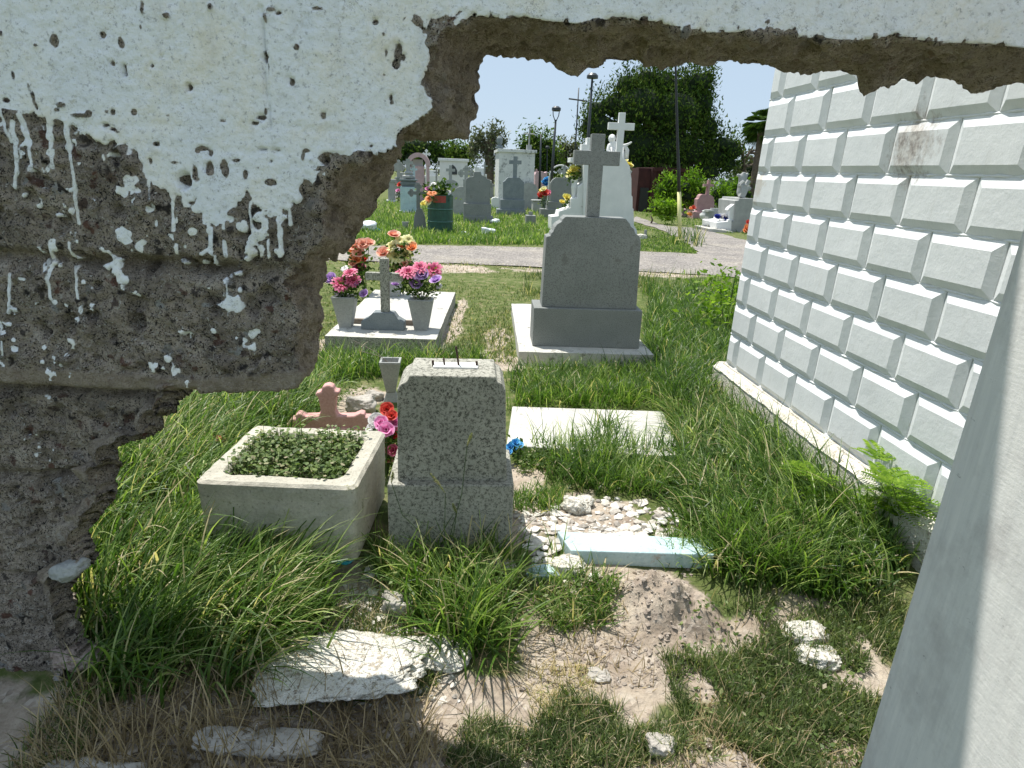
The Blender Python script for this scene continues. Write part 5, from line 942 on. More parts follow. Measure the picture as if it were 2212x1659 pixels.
bag('crumpled_plastic', 'white crumpled plastic at the right corner of the stepped grey headstone', *ca(1660, 1185), .1, [(M['bagw'], 1, 0, .02)], 65, .8)
bag('plastic_scrap', 'blue and white plastic scrap in the shade under the planter grave', *ch(530, 245), .03, [(M['bagb'], 1, 0, 0)], 66, .4)
# --- large white monument behind the tall headstone
bs = (cd(780, 1330)[0], 505); r, L = gstone('white_monument', 'large white stepped monument with fluted column and plain cross behind the tall grey headstone', 'monument', bs, YAW); foot(G(*bs), YAW, -1.4, 1.2, -.2, 1.2)
q = [L(cd, *p) for p in ((680, 1330), (690, 830), (700, 780), (850, 785), (885, 840), (897, 930), (897, 1050), (905, 1060), (905, 1140), (912, 1150), (915, 1270), (935, 1300), (940, 1330))]; q[0] = (q[0][0]-.5, 0); q[1] = (q[1][0]-.5, q[1][1]); q[-1] = (q[-1][0], 0)
MB().prism(q, 0, .5).build('back_slab', M['granite3w'] if 'granite3w' in M else M['white'], r, bevel=.01)
q = [L(cd, *p) for p in ((600, 1330), (600, 935), (580, 938), (515, 985), (508, 1068), (462, 1072), (458, 1140), (400, 1160), (378, 1165), (370, 1200), (320, 1205), (318, 1330))]; q[0] = (q[0][0]+.6, 0); q[1] = (q[1][0]+.6, q[1][1]); q[-1] = (q[-1][0], 0)
MB().prism(q, .1, .8).build('stepped_base', M['white'], r, bevel=.01)
xa, za = L(cd, 560, 935); x0, x1, z0, z1 = rect(L, cd, 525, 815, 592, 945); mb = MB(); mb.lathe([((x1-x0)/2*(1+.1*(k % 2)), z) for k, z in enumerate((z0-.05, z0+.02))], (x0+x1)/2, .45, 18)
for k in range(16): a = 2*math.pi*k/16; mb.tube([((x0+x1)/2+(x1-x0)*.4*math.cos(a), .45+(x1-x0)*.4*math.sin(a), z0), ((x0+x1)/2+(x1-x0)*.4*math.cos(a), .45+(x1-x0)*.4*math.sin(a), z1)], (x1-x0)*.1, 6)
mb.lathe([((x1-x0)*.42, z0), ((x1-x0)*.42, z1)], (x0+x1)/2, .45, 16).build('fluted_column', M['white'], r)
MB().box(*rect(L, cd, 462, 780, 600, 820)[:2], .2, .7, z1, L(cd, 500, 775)[1]).box(*rect(L, cd, 545, 675, 640, 780)[:2], .3, .6, L(cd, 500, 775)[1], L(cd, 590, 675)[1]).box(*rect(L, cd, 590, 625, 640, 675)[:2], .3, .6, L(cd, 590, 676)[1], L(cd, 590, 626)[1]).build('capital_block', M['white'], r, bevel=.01)
pxcross(MB(), L, cd, 708, 898, 447, 800, 548, 46, 48, -.02, .1).build('cross', M['white'], r, bevel=.008)
r2, L2 = gstone('flower_vase', 'white flared vase with yellow flowers on the steps of the white monument', 'vase', bs, YAW); x0, x1, z0, z1 = rect(L2, cd, 465, 940, 525, 1070)
MB().lathe([((x1-x0)*.25, z0), ((x1-x0)*.3, z0+.05), ((x1-x0)*.45, z0+(z1-z0)*.6), ((x1-x0)*.38, z1-.06), ((x1-x0)*.55, z1), ((x1-x0)*.4, z1)], (x0+x1)/2, .3, 16).build('vase_body', M['white'], r2)
a = np.array(G(*bs)); hd = heads_px([(480, 865, .11, 'yellow', 'rose'), (505, 860, .1, 'yellow', 'rose'), (460, 885, .1, 'yellow', 'daisy'), (520, 890, .1, 'cream', 'daisy'), (445, 905, .08, 'cream', 'daisy'), (495, 890, .09, 'yellow', 'rose')], a, cd)
xo, zo = PL(*cd(495, 940), a, 0); hd = [(h[0]-xo, h[1], h[2], *h[3:]) for h in hd]
bouquet('vase_flowers', 'yellow flowers in the white flared vase on the monument', (a[0]+xo, a[1]+.25, 0), hd, zo, 44, greens=.1, nleaf=9)
hd = heads_px([(430, 1070, .11, 'yellow', 'rose'), (397, 1105, .08, 'yellow', 'rose'), (440, 1085, .08, 'cream', 'rose')], a, cd); xo, zo = PL(*cd(415, 1160), a, 0); hd = [(h[0]-xo, h[1], h[2], *h[3:]) for h in hd]
bouquet('step_flowers', 'small yellow flowers in a low pot on the lowest step of the white monument', (a[0]+xo, a[1]+.2, 0), hd, zo, 45, greens=.07, nleaf=7)
hd = heads_px([(880, 805, .08, 'cream', 'rose'), (900, 830, .11, 'yellow', 'rose'), (910, 845, .09, 'cream', 'rose'), (905, 880, .07, 'white', 'rose')], a, cd); xo, zo = PL(*cd(890, 900), a, 0); hd = [(h[0]-xo, h[1], h[2], *h[3:]) for h in hd]
bouquet('wreath_flowers', 'yellow flowers spilling over the right edge of the white monument', (a[0]+xo, a[1]+.55, 0), hd, zo, 46, greens=.06, nleaf=5)
# robed statue standing on the monument
an = a+np.array([0, .35, 0]); LS = lambda x_, y_: PL(*cd(x_, y_), an, YAW)
stt = thing('robed_statue', 'white robed statue with one arm raised outward behind the white cross', 'statue', (an[0], an[1], 0), YAW)
J = [('foot', 790, 880, 0, .16), ('hip', 785, 780, 0, .15), ('waist', 775, 735, 0, .12), ('chest', 768, 690, 0, .15), ('neck', 760, 658, 0, .055), ('head', 757, 638, -.01, .085), ('crown', 757, 620, -.01, .07), ('rs', 800, 682, 0, .075), ('re', 840, 690, -.03, .055), ('rw', 872, 676, -.08, .035), ('rh', 893, 662, -.1, .025), ('ls', 735, 690, 0, .075), ('le', 722, 730, -.06, .055), ('lw', 742, 752, -.15, .035), ('lh', 755, 745, -.18, .03)]
E_ = [(0, 1), (1, 2), (2, 3), (3, 4), (4, 5), (5, 6), (3, 7), (7, 8), (8, 9), (9, 10), (3, 11), (11, 12), (12, 13), (13, 14)]
me = bpy.data.meshes.new('figure'); me.from_pydata([(LS(j[1], j[2])[0], j[3], LS(j[1], j[2])[1]) for j in J], E_, []); o = link('figure', me, M['white'], stt)
sk = o.modifiers.new('skin', 'SKIN')
for i, j in enumerate(J): me.skin_vertices[0].data[i].radius = (j[4], j[4]*.85); me.skin_vertices[0].data[i].use_root = (i == 1)
s2 = o.modifiers.new('sub', 'SUBSURF'); s2.levels = s2.render_levels = 2
x_, z_ = LS(757, 640); MB().ball((x_, .03, z_+.01), .1, 8, .95, .9, 1.1).build('hair', M['white'], stt, smooth=True)
# drape of the sleeve and robe folds
mb = MB(); xs, zs_ = LS(850, 700); mb.tube([(LS(800, 690)[0], 0, LS(800, 690)[1]), (xs, -.02, zs_), (LS(862, 715)[0], -.03, LS(862, 720)[1]), (LS(850, 780)[0], 0, LS(850, 780)[1])], [.07, .07, .06, .09], 8)
for k in range(6): xx = 745+k*16; mb.tube([(LS(xx, 700)[0], -.08, LS(xx, 700)[1]), (LS(xx+4, 800)[0], -.13, LS(xx+4, 800)[1]), (LS(xx+6, 880)[0], -.14, LS(xx+6, 880)[1])], .03, 6)
mb.build('robe_folds', M['white'], stt, smooth=True)
# --- right side: pole, bench, pink grave, tub, stepped monument, hut
q = np.array(G(*cc(835, 1430))); t_ = thing('utility_pole', 'thin leaning pole, black above and pale yellow below, at the path corner', 'pole', (q[0], q[1], 0))
P_ = lambda x_, y_: PL(*cc(x_, y_), q, 0)
pt = [P_(838, 1440), P_(826, 720), P_(818, 400), P_(803, 0)]; pt2 = cd(1216, 100); top_ = PL(*pt2, q, 0); ex = (top_[0]+(top_[0]-pt[1][0])*.5, top_[1]+(top_[1]-pt[1][1])*.5)
wpx = P_(858, 1100)[0]-P_(803, 1100)[0]
MB().tube([(pt[0][0], 0, -.02), (pt[1][0], 0, pt[1][1])], [wpx*.5, wpx*.5], 14).build('yellow_sleeve', M['yellow'], t_, smooth=True)
MB().tube([(pt[1][0], 0, pt[1][1]-.01), (pt[2][0], 0, pt[2][1]), (pt[3][0], 0, pt[3][1]), (top_[0], 0, top_[1]), (ex[0], 0, ex[1])], [wpx*.47, wpx*.42, wpx*.34, wpx*.28, wpx*.25], 14).build('pole_shaft', M['dark'], t_, smooth=True)
MB().lathe([(wpx*1.3, -.01), (wpx*1.1, .03), (wpx*.5, .06)], pt[0][0], 0, 12).build('foot_collar', M['yellow'], t_)
q = G(*cc(328, 1400)); t_ = thing('short_stump', 'short dark post stub in the grass left of the yellow pole', 'stub', (q[0], q[1], 0)); hz = PL(*cc(328, 1275), q, 0)[1]; MB().lathe([(.04, 0), (.035, hz), (.02, hz+.01)], 0, 0, 9).build('stub_post', M['granite'], t_)
rk('white stone fragment beside the shoulder of the tall grey headstone', *cc(250, 1400), .14, 71, 'whiterock', 1.3, .8, .5)
def cgs(*a, **k): return gstone(*a, **k)
r, L = cgs('garden_bench', 'small white cement bench with curled legs under the bushes', 'bench', cc(320, 975), .25)
a, b_ = L(cc, 265, 985)[0], L(cc, 470, 985)[0]; zs_ = L(cc, 320, 905)[1]; zb_ = L(cc, 320, 790)[1]
MB().box(a, b_, 0, .5, zs_-.05, zs_).build('seat', M['white'], r, bevel=.01); MB().prism([(a, zs_+.05), (a, zb_), (a+(b_-a)*.35, zb_-.05), (a+(b_-a)*.6, zb_+.03), (b_, zb_), (b_, zs_+.05)], .42, .5).build('backrest', M['white'], r, bevel=.01)
for xx in (a, b_-.12): MB().prism([(xx, zs_), (xx+.12, zs_), (xx+.07, .15), (xx+.14, -.02), (xx, -.02), (xx-.02, .12)], .03, .45).build('leg', M['white'], r)
r, L = cgs('stone_urn', 'grey stone urn on a block behind the white bench', 'urn', (cc(350, 0)[0], cc(0, 915)[1])); x0, x1, z0, z1 = rect(L, cc, 290, 765, 410, 900); MB().box(x0, x1, .6, 1.2, -.02, z1*.85).lathe([(.2, z1*.85), (.3, z1*.95), (.33, z1), (.25, z1)], (x0+x1)/2, .9, 14).build('urn_body', M['granite3'], r)
r, L = cgs('grave_lantern', 'pale green glazed grave box at the foot of the bushes', 'box', cc(680, 975)); x0, x1, z0, z1 = rect(L, cc, 622, 820, 762, 980); MB().prism([(x0, -.02), (x0+.08, z1), (x1, z1-.03), (x1, -.02)], 0, .5).build('box_frame', M['blue'], r, bevel=.01); MB().box(x0+.15, x1-.08, -.012, .01, .08, z1-.15).build('glass_pane', M['granite'], r)
r, L = head('dusty pink headstone with clipped shoulders and a cross, right of the yellow pole', cc, [(1060, 1100), (1065, 1000), (1090, 990), (1095, 830), (1120, 815), (1135, 775), (1160, 755), (1290, 765), (1335, 800), (1345, 850), (1340, 950), (1240, 1100)], 1105, .35, 'pinkd', (1185, 1330, 550, 765, 625, 32, 34), [(1005, 1010, 1200, 1110, .05)])if 0 else (None, None)
M['pinkd'] = stone('dusty_pink_paint', (.4, .24, .25), (.5, .31, .31), 5, None, 80, .7, .2)
head('dusty pink headstone with clipped shoulders and a cross, right of the yellow pole', cc, [(1060, 1110), (1065, 1010), (1090, 1000), (1098, 830), (1120, 815), (1138, 775), (1165, 755), (1290, 765), (1335, 800), (1345, 850), (1342, 960), (1240, 1110)], 1110, .35, 'pinkd', (1185, 1330, 550, 770, 625, 32, 34), [(1005, 1015, 1240, 1110, .12)])
r, L = cgs('pink_pot_wall', 'pale pink low grave kerb with orange flowers left of the pink headstone', 'kerb', cc(940, 1075)); x0, x1, z0, z1 = rect(L, cc, 885, 980, 1000, 1075); MB().box(x0, x1, 0, .9, -.02, z1).build('kerb_body', M['pinkpale'], r, bevel=.02)
bunch('grave_flowers', 'orange and rust flowers on the low pink kerb', [(1000, 970, .09, 'orange', 'rose'), (1030, 950, .08, 'red', 'rose'), (975, 1050, .09, 'orange', 'rose'), (950, 1050, .08, 'yellow', 'rose'), (1020, 990, .07, 'white', 'rose')], (980, 1080), cc, .1, 51, .06, 5, dy=-.1)
r, L = cgs('white_urn', 'small round white urn beside the pink headstone base', 'urn', cc(1200, 1165)); MB().lathe([(.1, 0), (.08, .05), (.2, .18), (.22, .28), (.12, .36), (.16, .4), (.05, .44)], 0, 0, 14).build('urn_body', M['white'], r, smooth=True)
r, L = cgs('white_pedestal', 'white square pedestal stone left of the flower tub', 'pedestal', cc(1270, 1185)); x0, x1, z0, z1 = rect(L, cc, 1240, 985, 1320, 1185); MB().box(x0-.06, x1+.06, -.03, .4, -.02, .15).box(x0, x1, 0, .35, .15, z1-.08).box(x0-.04, x1+.04, -.03, .38, z1-.08, z1).build('block', M['granite3'], r, bevel=.01)
r, L = cgs('flower_tub', 'white oval tub with navy and white flowers in front of a grey panel', 'tub', cc(1430, 1190)); x0, x1, z0, z1 = rect(L, cc, 1305, 1080, 1560, 1190)
q_ = MB().lathe([(.18, 0), (.12, .06), (.35, .14), (.5, z1), (.46, z1), (.3, z1-.1)], 0, 0, 20); q_.v = [(x_*(x1-x0), y_*(x1-x0)*.7, z_) for x_, y_, z_ in q_.v]; q_.build('tub_body', M['white'], r, smooth=True)
x0, x1, z0, z1 = rect(L, cc, 1330, 970, 1490, 1090); MB().box(x0, x1, .35, .45, 0, z1).build('back_panel', M['granite3'], r, bevel=.01)
bunch('tub_flowers', 'navy blue and white flowers filling the oval tub', [(1380, 1080, .1, 'navy', 'rose'), (1410, 1095, .1, 'navy', 'rose'), (1450, 1085, .1, 'white', 'rose'), (1500, 1100, .1, 'navy', 'rose'), (1535, 1090, .1, 'navy', 'rose'), (1480, 1070, .09, 'white', 'rose'), (1360, 1095, .08, 'navy', 'rose')], (1440, 1185), cc, .2, 52, .03, 3)
r, L = cgs('grey_tomb', 'low moss-grey tomb box behind the oval flower tub', 'tomb', (cc(1470, 0)[0], cc(0, 1010)[1])); x0, x1, z0, z1 = rect(L, cc, 1395, 880, 1570, 1010); MB().box(x0, x1, 0, 1., -.02, z1-.1).box(x0-.05, x1+.05, -.05, 1.05, z1-.1, z1).build('tomb_body', M['concrete'], r)
r, L = cgs('stepped_tomb', 'white and grey stepped tomb with open side steps beside the painted building', 'tomb', cc(1590, 1300)); foot(G(*cc(1590, 1300)), YAW, -2.4, 1.4, -.1, 1.5)
q = outline(L, cc, [(1585, 1300), (1590, 1150), (1625, 1140), (1640, 850), (1690, 845), (1700, 812), (1915, 820), (1905, 1300)]); MB().prism(q, 0, 1.3).build('tomb_back', M['granite3'], r, bevel=.01)
q = outline(L, cc, [(1365, 1290), (1368, 1165), (1535, 1150), (1540, 1125), (1590, 1120), (1588, 1290)]); MB().prism(q, .0, 1.2).build('step_block', M['white'], r, bevel=.01)
q = outline(L, cc, [(1205, 1310), (1205, 1195), (1300, 1200), (1540, 1265), (1540, 1312)]); MB().prism([(x_, max(z_*.5, -.02)) for x_, z_ in q], -.35, .9).build('base_slab', M['slabwhite'], r, bevel=.01)
q = [L(cc, *p) for p in ((1565, 1140), (1570, 985), (1545, 990), (1560, 960), (1600, 930), (1640, 900), (1640, 1140))]; MB().prism(q, .05, .3).build('scroll_bracket', M['white'], r)
r, L = cgs('leaning_crucifix', 'weathered white crucifix leaning forward on top of the stepped tomb', 'cross', cc(1590, 1300)); p = [L(cc, *q) for q in ((1790, 810), (1850, 700), (1900, 600), (1925, 560))]
MB().tube([(x_, .4, z_) for x_, z_ in p], .07, 6).tube([(L(cc, 1760, 640)[0], .4, L(cc, 1760, 640)[1]), (L(cc, 1850, 620)[0], .38, L(cc, 1850, 625)[1]), (L(cc, 1935, 690)[0], .4, L(cc, 1935, 690)[1])], .065, 6).tube([(L(cc, 1775, 625)[0], .36, L(cc, 1775, 625)[1]), (L(cc, 1840, 570)[0], .36, L(cc, 1840, 570)[1])], .06, 6).build('cross', M['granite3'], r)
me = bpy.data.meshes.new('fig'); jj = [(1785, 805, .08), (1815, 740, .085), (1830, 690, .09), (1845, 650, .045), (1850, 625, .06), (1800, 640, .04), (1770, 625, .03), (1890, 660, .04), (1915, 645, .03)]
me.from_pydata([(L(cc, x_, y_)[0], .3, L(cc, x_, y_)[1]) for x_, y_, _ in jj], [(0, 1), (1, 2), (2, 3), (3, 4), (2, 5), (5, 6), (2, 7), (7, 8)], []); o = link('figure', me, M['granite3'], r); o.modifiers.new('s', 'SKIN')
for i, j in enumerate(jj): me.skin_vertices[0].data[i].radius = (j[2], j[2])
r, L = cgs('angel_statue', 'grey angel statue with spread arms half hidden by the corner of the painted building', 'statue', cc(1590, 1300)); me = bpy.data.meshes.new('fig2'); jj = [(1900, 810, .16), (1915, 700, .14), (1930, 560, .12), (1940, 490, .13), (1950, 460, .05), (1955, 435, .075), (1890, 495, .06), (1845, 475, .04), (1990, 480, .06), (2020, 450, .04)]
me.from_pydata([(L(cc, x_, y_)[0], .9, L(cc, x_, y_)[1]) for x_, y_, _ in jj], [(0, 1), (1, 2), (2, 3), (3, 4), (4, 5), (3, 6), (6, 7), (3, 8), (8, 9)], []); o = link('figure', me, M['granite3'], r); o.modifiers.new('s', 'SKIN'); o.modifiers.new('u', 'SUBSURF').levels = 1
for i, j in enumerate(jj): me.skin_vertices[0].data[i].radius = (j[2], j[2])
bunch('grave_flowers', 'bright pink flower beside the corner of the painted building', [(1850, 1035, .12, 'pink', 'rose'), (1825, 1050, .08, 'pink', 'rose')], (1850, 1290), cc, .0, 53, .04, 4, dy=-.3)
bunch('grave_flowers', 'orange flowers low beside the corner of the painted building', [(1810, 1265, .13, 'orange', 'rose'), (1830, 1170, .08, 'red', 'rose'), (1800, 1290, .1, 'orange', 'rose')], (1810, 1310), cc, .0, 54, .04, 4, dy=-.4)
rg = np.random.default_rng(9)
rk('white stones piled on the base slab of the stepped tomb', *cc(1350, 1290), .2, 72, 'whiterock', 1.5, .8, .4); rk('dark navy cloth bunch lying on the base slab corner', *cc(1225, 1265), .14, 73, 'granite', 1, .8, .8, name='cloth_bunch', cat='cloth')
# hut
hb = (cc(600, 0)[0], cc(0, 880)[1]); r, L = cgs('brick_hut', 'low dark red brick hut in the shade of the big tree', 'hut', hb, .12); r.location.x *= 29.5/r.location.y; r.location.y = 29.5; aa = np.array(r.location); LL = lambda x_, y_: PL(*cc(x_, y_), aa, .12)
x0, x1 = LL(235, 500)[0], LL(1070, 500)[0]; zt = LL(700, 385)[1]; xm = LL(440, 500)[0]
MB().box(x0, x1, 0, 2.5, -.02, zt-.12).build('wall', M['brick'], r); MB().box(xm, x1+.1, -.12, 2.6, zt-.12, zt+.03).box(x0, xm-.0, .06, 2.6, zt-.12, zt-.02).build('roof', M['brick'], r); MB().box(xm-.06, xm+.14, -.07, .1, 0, zt).build('downpipe', M['brick'], r); MB().box(x0+.5, xm-.5, -.05, .05, 0, zt*.55).build('door', M['dark'], r)
r, L = cgs('far_house', 'distant slate-roofed gable tomb between the big tree and the bare tree', 'tomb', (cc(1540, 0)[0], cc(0, 850)[1])); r.location.y += 4; r.location.x *= 1+4/(r.location.y-4); aa = np.array(r.location); LL = lambda x_, y_: PL(*cc(x_, y_), aa, YAW)
MB().prism([LL(1430, 640), LL(1500, 560), LL(1590, 560), LL(1650, 640)], -.1, 2).build('roof', M['roof'], r); MB().box(LL(1435, 640)[0], LL(1640, 640)[0], 0, 1.9, -.02, LL(1500, 640)[1]).build('wall', M['granite3'], r); MB().box(LL(1585, 560)[0], LL(1630, 560)[0], .5, .8, LL(1500, 600)[1], LL(1500, 490)[1]).build('chimney', M['granite3'], r)
# lamps and thin masts
def mast(name, label, f, xb, yb, xt, yt, dist, r0, head_, cat='lamp'):
    r0 *= .8
    a = np.array([0, dist, 0.]); xbm, zb_ = PL(*f(xb, yb), a, 0); xtm, zt_ = PL(*f(xt, yt), a, 0); slope = (xtm-xbm)/(zt_-zb_); x0_ = xbm-slope*zb_
    t_ = thing(name, label, cat, (x0_, dist, 0)); tp = xtm-x0_
    MB().tube([(0, 0, -.02), (tp*.6, 0, zt_*.6), (tp, 0, zt_)], [r0, r0*.8, r0*.55], 8).build('pole', M['steel'], t_, smooth=True)
    if head_ == 'disc':
        rr = r0*3.; MB().lathe([(.03, zt_-.35), (.04, zt_), (rr, zt_+.02), (rr, zt_+.12), (rr*.6, zt_+.2)], tp, 0, 16).build('lamp_head', M['steel'], t_)
    if head_ == 'cage':
        rr = r0*2.6; MB().lathe([(rr*.75, zt_+.3), (rr, zt_+.33), (rr, zt_+.42), (rr*.5, zt_+.48)], tp, 0, 16).build('lamp_head', M['steel'], t_)
        for s_ in (-1, 1): MB().tube([(tp, 0, zt_-.1), (tp+s_*rr*.6, 0, zt_+.15), (tp+s_*rr*.7, 0, zt_+.32)], .018, 5).build('bracket', M['steel'], t_)
    if head_ == 'cross': MB().tube([(tp-.45, 0, zt_-.5), (tp+.45, 0, zt_-.58)], .035, 6).build('crossbar', M['steel'], t_)
    return t_
mast('street_lamp', 'tall black lamp post with a flat disc head, left of the big tree', cd, 578, 690, 612, 205, 27, .09, 'disc')
mast('street_lamp', 'shorter black lamp post with a forked bowl head, above the white hoop', cd, 322, 860, 347, 500, 27, .085, 'cage')
mast('metal_cross', 'slender tall metal cross standing between the two lamp posts', cd, 484, 790, 514, 268, 34, .06, 'cross', 'cross')
mast('thin_mast', 'thin black mast beside the tall white mausoleum', cd, 232, 890, 241, 605, 30, .07, None, 'mast')
mast('street_lamp', 'small far lamp post with a pale head in the trees right of the mausoleum', cd, 283, 890, 286, 712, 45, .06, 'disc')
mast('antenna', 'thin lattice antenna above the bare tree at the building corner', cd, 1706, 790, 1722, 610, 50, .05, 'cage', 'antenna')
# ------------------------------------------------------------------ trees
def crown(name, lobes, dist, mat, parent_loc, f, per=9., leaf=.16, dens=1., thick=.8, up=.5, core=True, seed=0, spread=.35, colbias=0.):
    """leaf clumps around lobes given as picture ellipses at a distance; real depth"""
    rg = np.random.default_rng(seed); a = np.array([0, dist, 0.]); V_, T_ = [], []
    mb = MB()
    for (cx, cy, rx, ry) in lobes:
        X0, Z0 = PL(*f(cx, cy), a, 0); X1 = PL(*f(cx+rx, cy), a, 0)[0]; Z1 = PL(*f(cx, cy-ry), a, 0)[1]; RX, RZ = X1-X0, Z1-Z0; RY = (RX+RZ)/2*thick; y0 = rg.uniform(-.35, .35)*RY
        n = int(per*dens*(RX*RZ+RX*RY+RY*RZ)*2)+6; d = rg.normal(0, 1, (n, 3)); d /= np.linalg.norm(d, axis=1)[:, None]
        c = d*np.array([RX, RY, RZ])*(rg.uniform(.72, 1.04, (n, 1)))+np.array([X0, dist+y0, Z0]); c = c[c[:, 2] > .2]; n = len(c)
        k = 30; cl_t = rg.random(n)
        q = np.repeat(c, k, 0); off = rg.normal(0, 1, (n*k, 3))*spread*np.array([.55, .55, .8+up*.6]); q = q+off
        dd = rg.normal(0, 1, (n*k, 3)); dd[:, 2] += up*1.5; dd /= np.linalg.norm(dd, axis=1)[:, None]; e = np.cross(dd, rg.normal(0, 1, (n*k, 3))); e /= np.linalg.norm(e, axis=1)[:, None]+1e-9
        s_ = leaf*rg.uniform(.5, 1.3, (n*k, 1)); V_.append(np.stack([q-e*s_*.25, q+e*s_*.25, q+dd*s_], 1).reshape(-1, 3)); T_.append(np.repeat(np.clip(np.repeat(cl_t, k)*.6+rg.random(n*k)*.4+colbias, 0, 1), 3))
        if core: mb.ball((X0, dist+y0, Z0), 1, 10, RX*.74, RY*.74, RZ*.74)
    V_ = np.concatenate(V_); o = link('crown', np_mesh('crown', V_-np.array(parent_loc), np.arange(len(V_)).reshape(-1, 3), {'tint': np.concatenate(T_)}), mat)
    return o, mb
def tree(name, label, f, lobes, dist, xtrunk, mat, seed, per=9., leaf=.16, thick=.8, up=.5, core=True, tr=.3, ztop=2.5, spread=.35, cat='tree', limbs=True, dens=1., colbias=0., group=None):
    x0 = PL(*f(xtrunk, 500), np.array([0, dist, 0.]), 0)[0]; loc = (x0, dist, 0); t_ = thing(name, label, cat, loc, 0, group)
    c, mb = crown('crown', lobes, dist, mat, loc, f, per, leaf, dens, thick, up, core, seed, spread, colbias); c.parent = t_
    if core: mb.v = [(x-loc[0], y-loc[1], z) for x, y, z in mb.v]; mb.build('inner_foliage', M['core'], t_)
    tm = MB().tube([(0, 0, -.05), (.05, 0, ztop*.5), (0, .1, ztop)], [tr*1.2, tr, tr*.8], 10); a = np.array([0, dist, 0.])
    if limbs:
        for (cx, cy, rx, ry) in lobes: X0, Z0 = PL(*f(cx, cy), a, 0); tm.tube([(0, 0, ztop*.9), ((X0-x0)*.5, 0, (ztop+Z0)/2), (X0-x0, 0, Z0)], [tr*.5, tr*.3, tr*.12], 6)
    tm.build('trunk', M['bark'], t_, smooth=True); return t_
m, t, b = nodes('shaded_foliage'); co = coords(t); t.links.new(ramp(t, noise(t, co, 3, 6, .8), [(.3, (.006, .014, .005)), (.7, (.02, .04, .012))]), b.inputs['Base Color']); b.inputs['Roughness'].default_value = 1; M['core'] = m  # solid crown filler, inner shade put into its near-black green
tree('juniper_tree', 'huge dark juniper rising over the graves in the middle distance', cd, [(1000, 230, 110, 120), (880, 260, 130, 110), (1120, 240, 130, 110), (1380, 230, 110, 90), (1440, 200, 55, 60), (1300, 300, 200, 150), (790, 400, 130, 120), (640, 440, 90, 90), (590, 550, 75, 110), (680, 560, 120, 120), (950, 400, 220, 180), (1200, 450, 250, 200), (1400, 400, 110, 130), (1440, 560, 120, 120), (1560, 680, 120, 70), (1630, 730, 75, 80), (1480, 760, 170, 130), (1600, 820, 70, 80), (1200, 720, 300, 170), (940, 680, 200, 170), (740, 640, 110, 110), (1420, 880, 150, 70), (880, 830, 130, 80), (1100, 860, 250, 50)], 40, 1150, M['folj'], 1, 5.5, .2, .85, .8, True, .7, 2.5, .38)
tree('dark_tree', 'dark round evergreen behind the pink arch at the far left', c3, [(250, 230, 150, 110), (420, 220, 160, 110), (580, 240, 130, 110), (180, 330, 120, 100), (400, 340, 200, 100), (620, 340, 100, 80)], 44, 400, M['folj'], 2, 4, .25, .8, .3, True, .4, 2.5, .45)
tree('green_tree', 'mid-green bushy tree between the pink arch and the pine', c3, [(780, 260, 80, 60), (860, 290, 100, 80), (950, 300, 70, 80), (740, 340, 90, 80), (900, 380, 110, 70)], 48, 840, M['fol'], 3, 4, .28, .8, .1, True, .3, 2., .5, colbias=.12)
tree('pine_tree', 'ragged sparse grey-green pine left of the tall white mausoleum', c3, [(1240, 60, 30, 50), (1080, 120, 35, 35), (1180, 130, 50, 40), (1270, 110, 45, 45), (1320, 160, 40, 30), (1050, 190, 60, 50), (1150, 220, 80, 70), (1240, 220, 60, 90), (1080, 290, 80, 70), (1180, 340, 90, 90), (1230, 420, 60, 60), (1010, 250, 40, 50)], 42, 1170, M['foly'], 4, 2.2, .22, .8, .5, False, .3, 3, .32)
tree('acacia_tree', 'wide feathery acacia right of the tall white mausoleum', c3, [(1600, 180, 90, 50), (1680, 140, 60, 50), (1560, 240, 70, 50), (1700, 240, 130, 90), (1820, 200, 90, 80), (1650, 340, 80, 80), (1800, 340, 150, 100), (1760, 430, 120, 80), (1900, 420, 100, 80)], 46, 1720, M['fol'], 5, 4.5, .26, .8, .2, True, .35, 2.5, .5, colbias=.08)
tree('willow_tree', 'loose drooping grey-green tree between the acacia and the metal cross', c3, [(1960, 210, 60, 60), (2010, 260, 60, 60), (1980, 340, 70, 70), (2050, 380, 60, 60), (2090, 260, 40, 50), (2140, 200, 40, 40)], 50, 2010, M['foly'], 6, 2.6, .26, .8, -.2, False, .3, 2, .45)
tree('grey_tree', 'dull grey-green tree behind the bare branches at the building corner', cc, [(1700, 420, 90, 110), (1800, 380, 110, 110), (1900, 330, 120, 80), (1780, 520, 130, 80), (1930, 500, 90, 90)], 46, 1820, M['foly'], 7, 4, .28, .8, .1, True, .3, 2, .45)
def bush(name, label, f, lobes, dist, mat, seed, group=None, **k):
    return tree(name, label, f, lobes, dist, lobes[0][0], mat, seed, limbs=False, tr=.03, ztop=.25, cat='bush', group=group, **k)
bush('leafy_bush', 'bright green leafy bush left of the yellow pole, before the brick hut', cc, [(660, 600, 110, 90), (600, 700, 100, 100), (740, 700, 110, 120), (680, 820, 170, 110)], 27, M['folb'], 11, per=14, leaf=.15, up=.3, spread=.22, colbias=-.1)
bush('leafy_bush', 'bright green leafy bush between the yellow pole and the pink headstone', cc, [(1030, 560, 80, 80), (920, 650, 110, 90), (1080, 680, 110, 110), (980, 780, 170, 120), (1150, 760, 60, 120)], 27, M['folb'], 12, per=14, leaf=.15, up=.3, spread=.22, colbias=-.15)
bush('leafy_bush', 'rounded green bush behind the cross of the pink headstone', cc, [(1380, 760, 90, 110), (1460, 790, 90, 90), (1400, 850, 90, 60)], 28, M['folb'], 13, per=12, leaf=.15, up=.3, spread=.22, colbias=-.2)
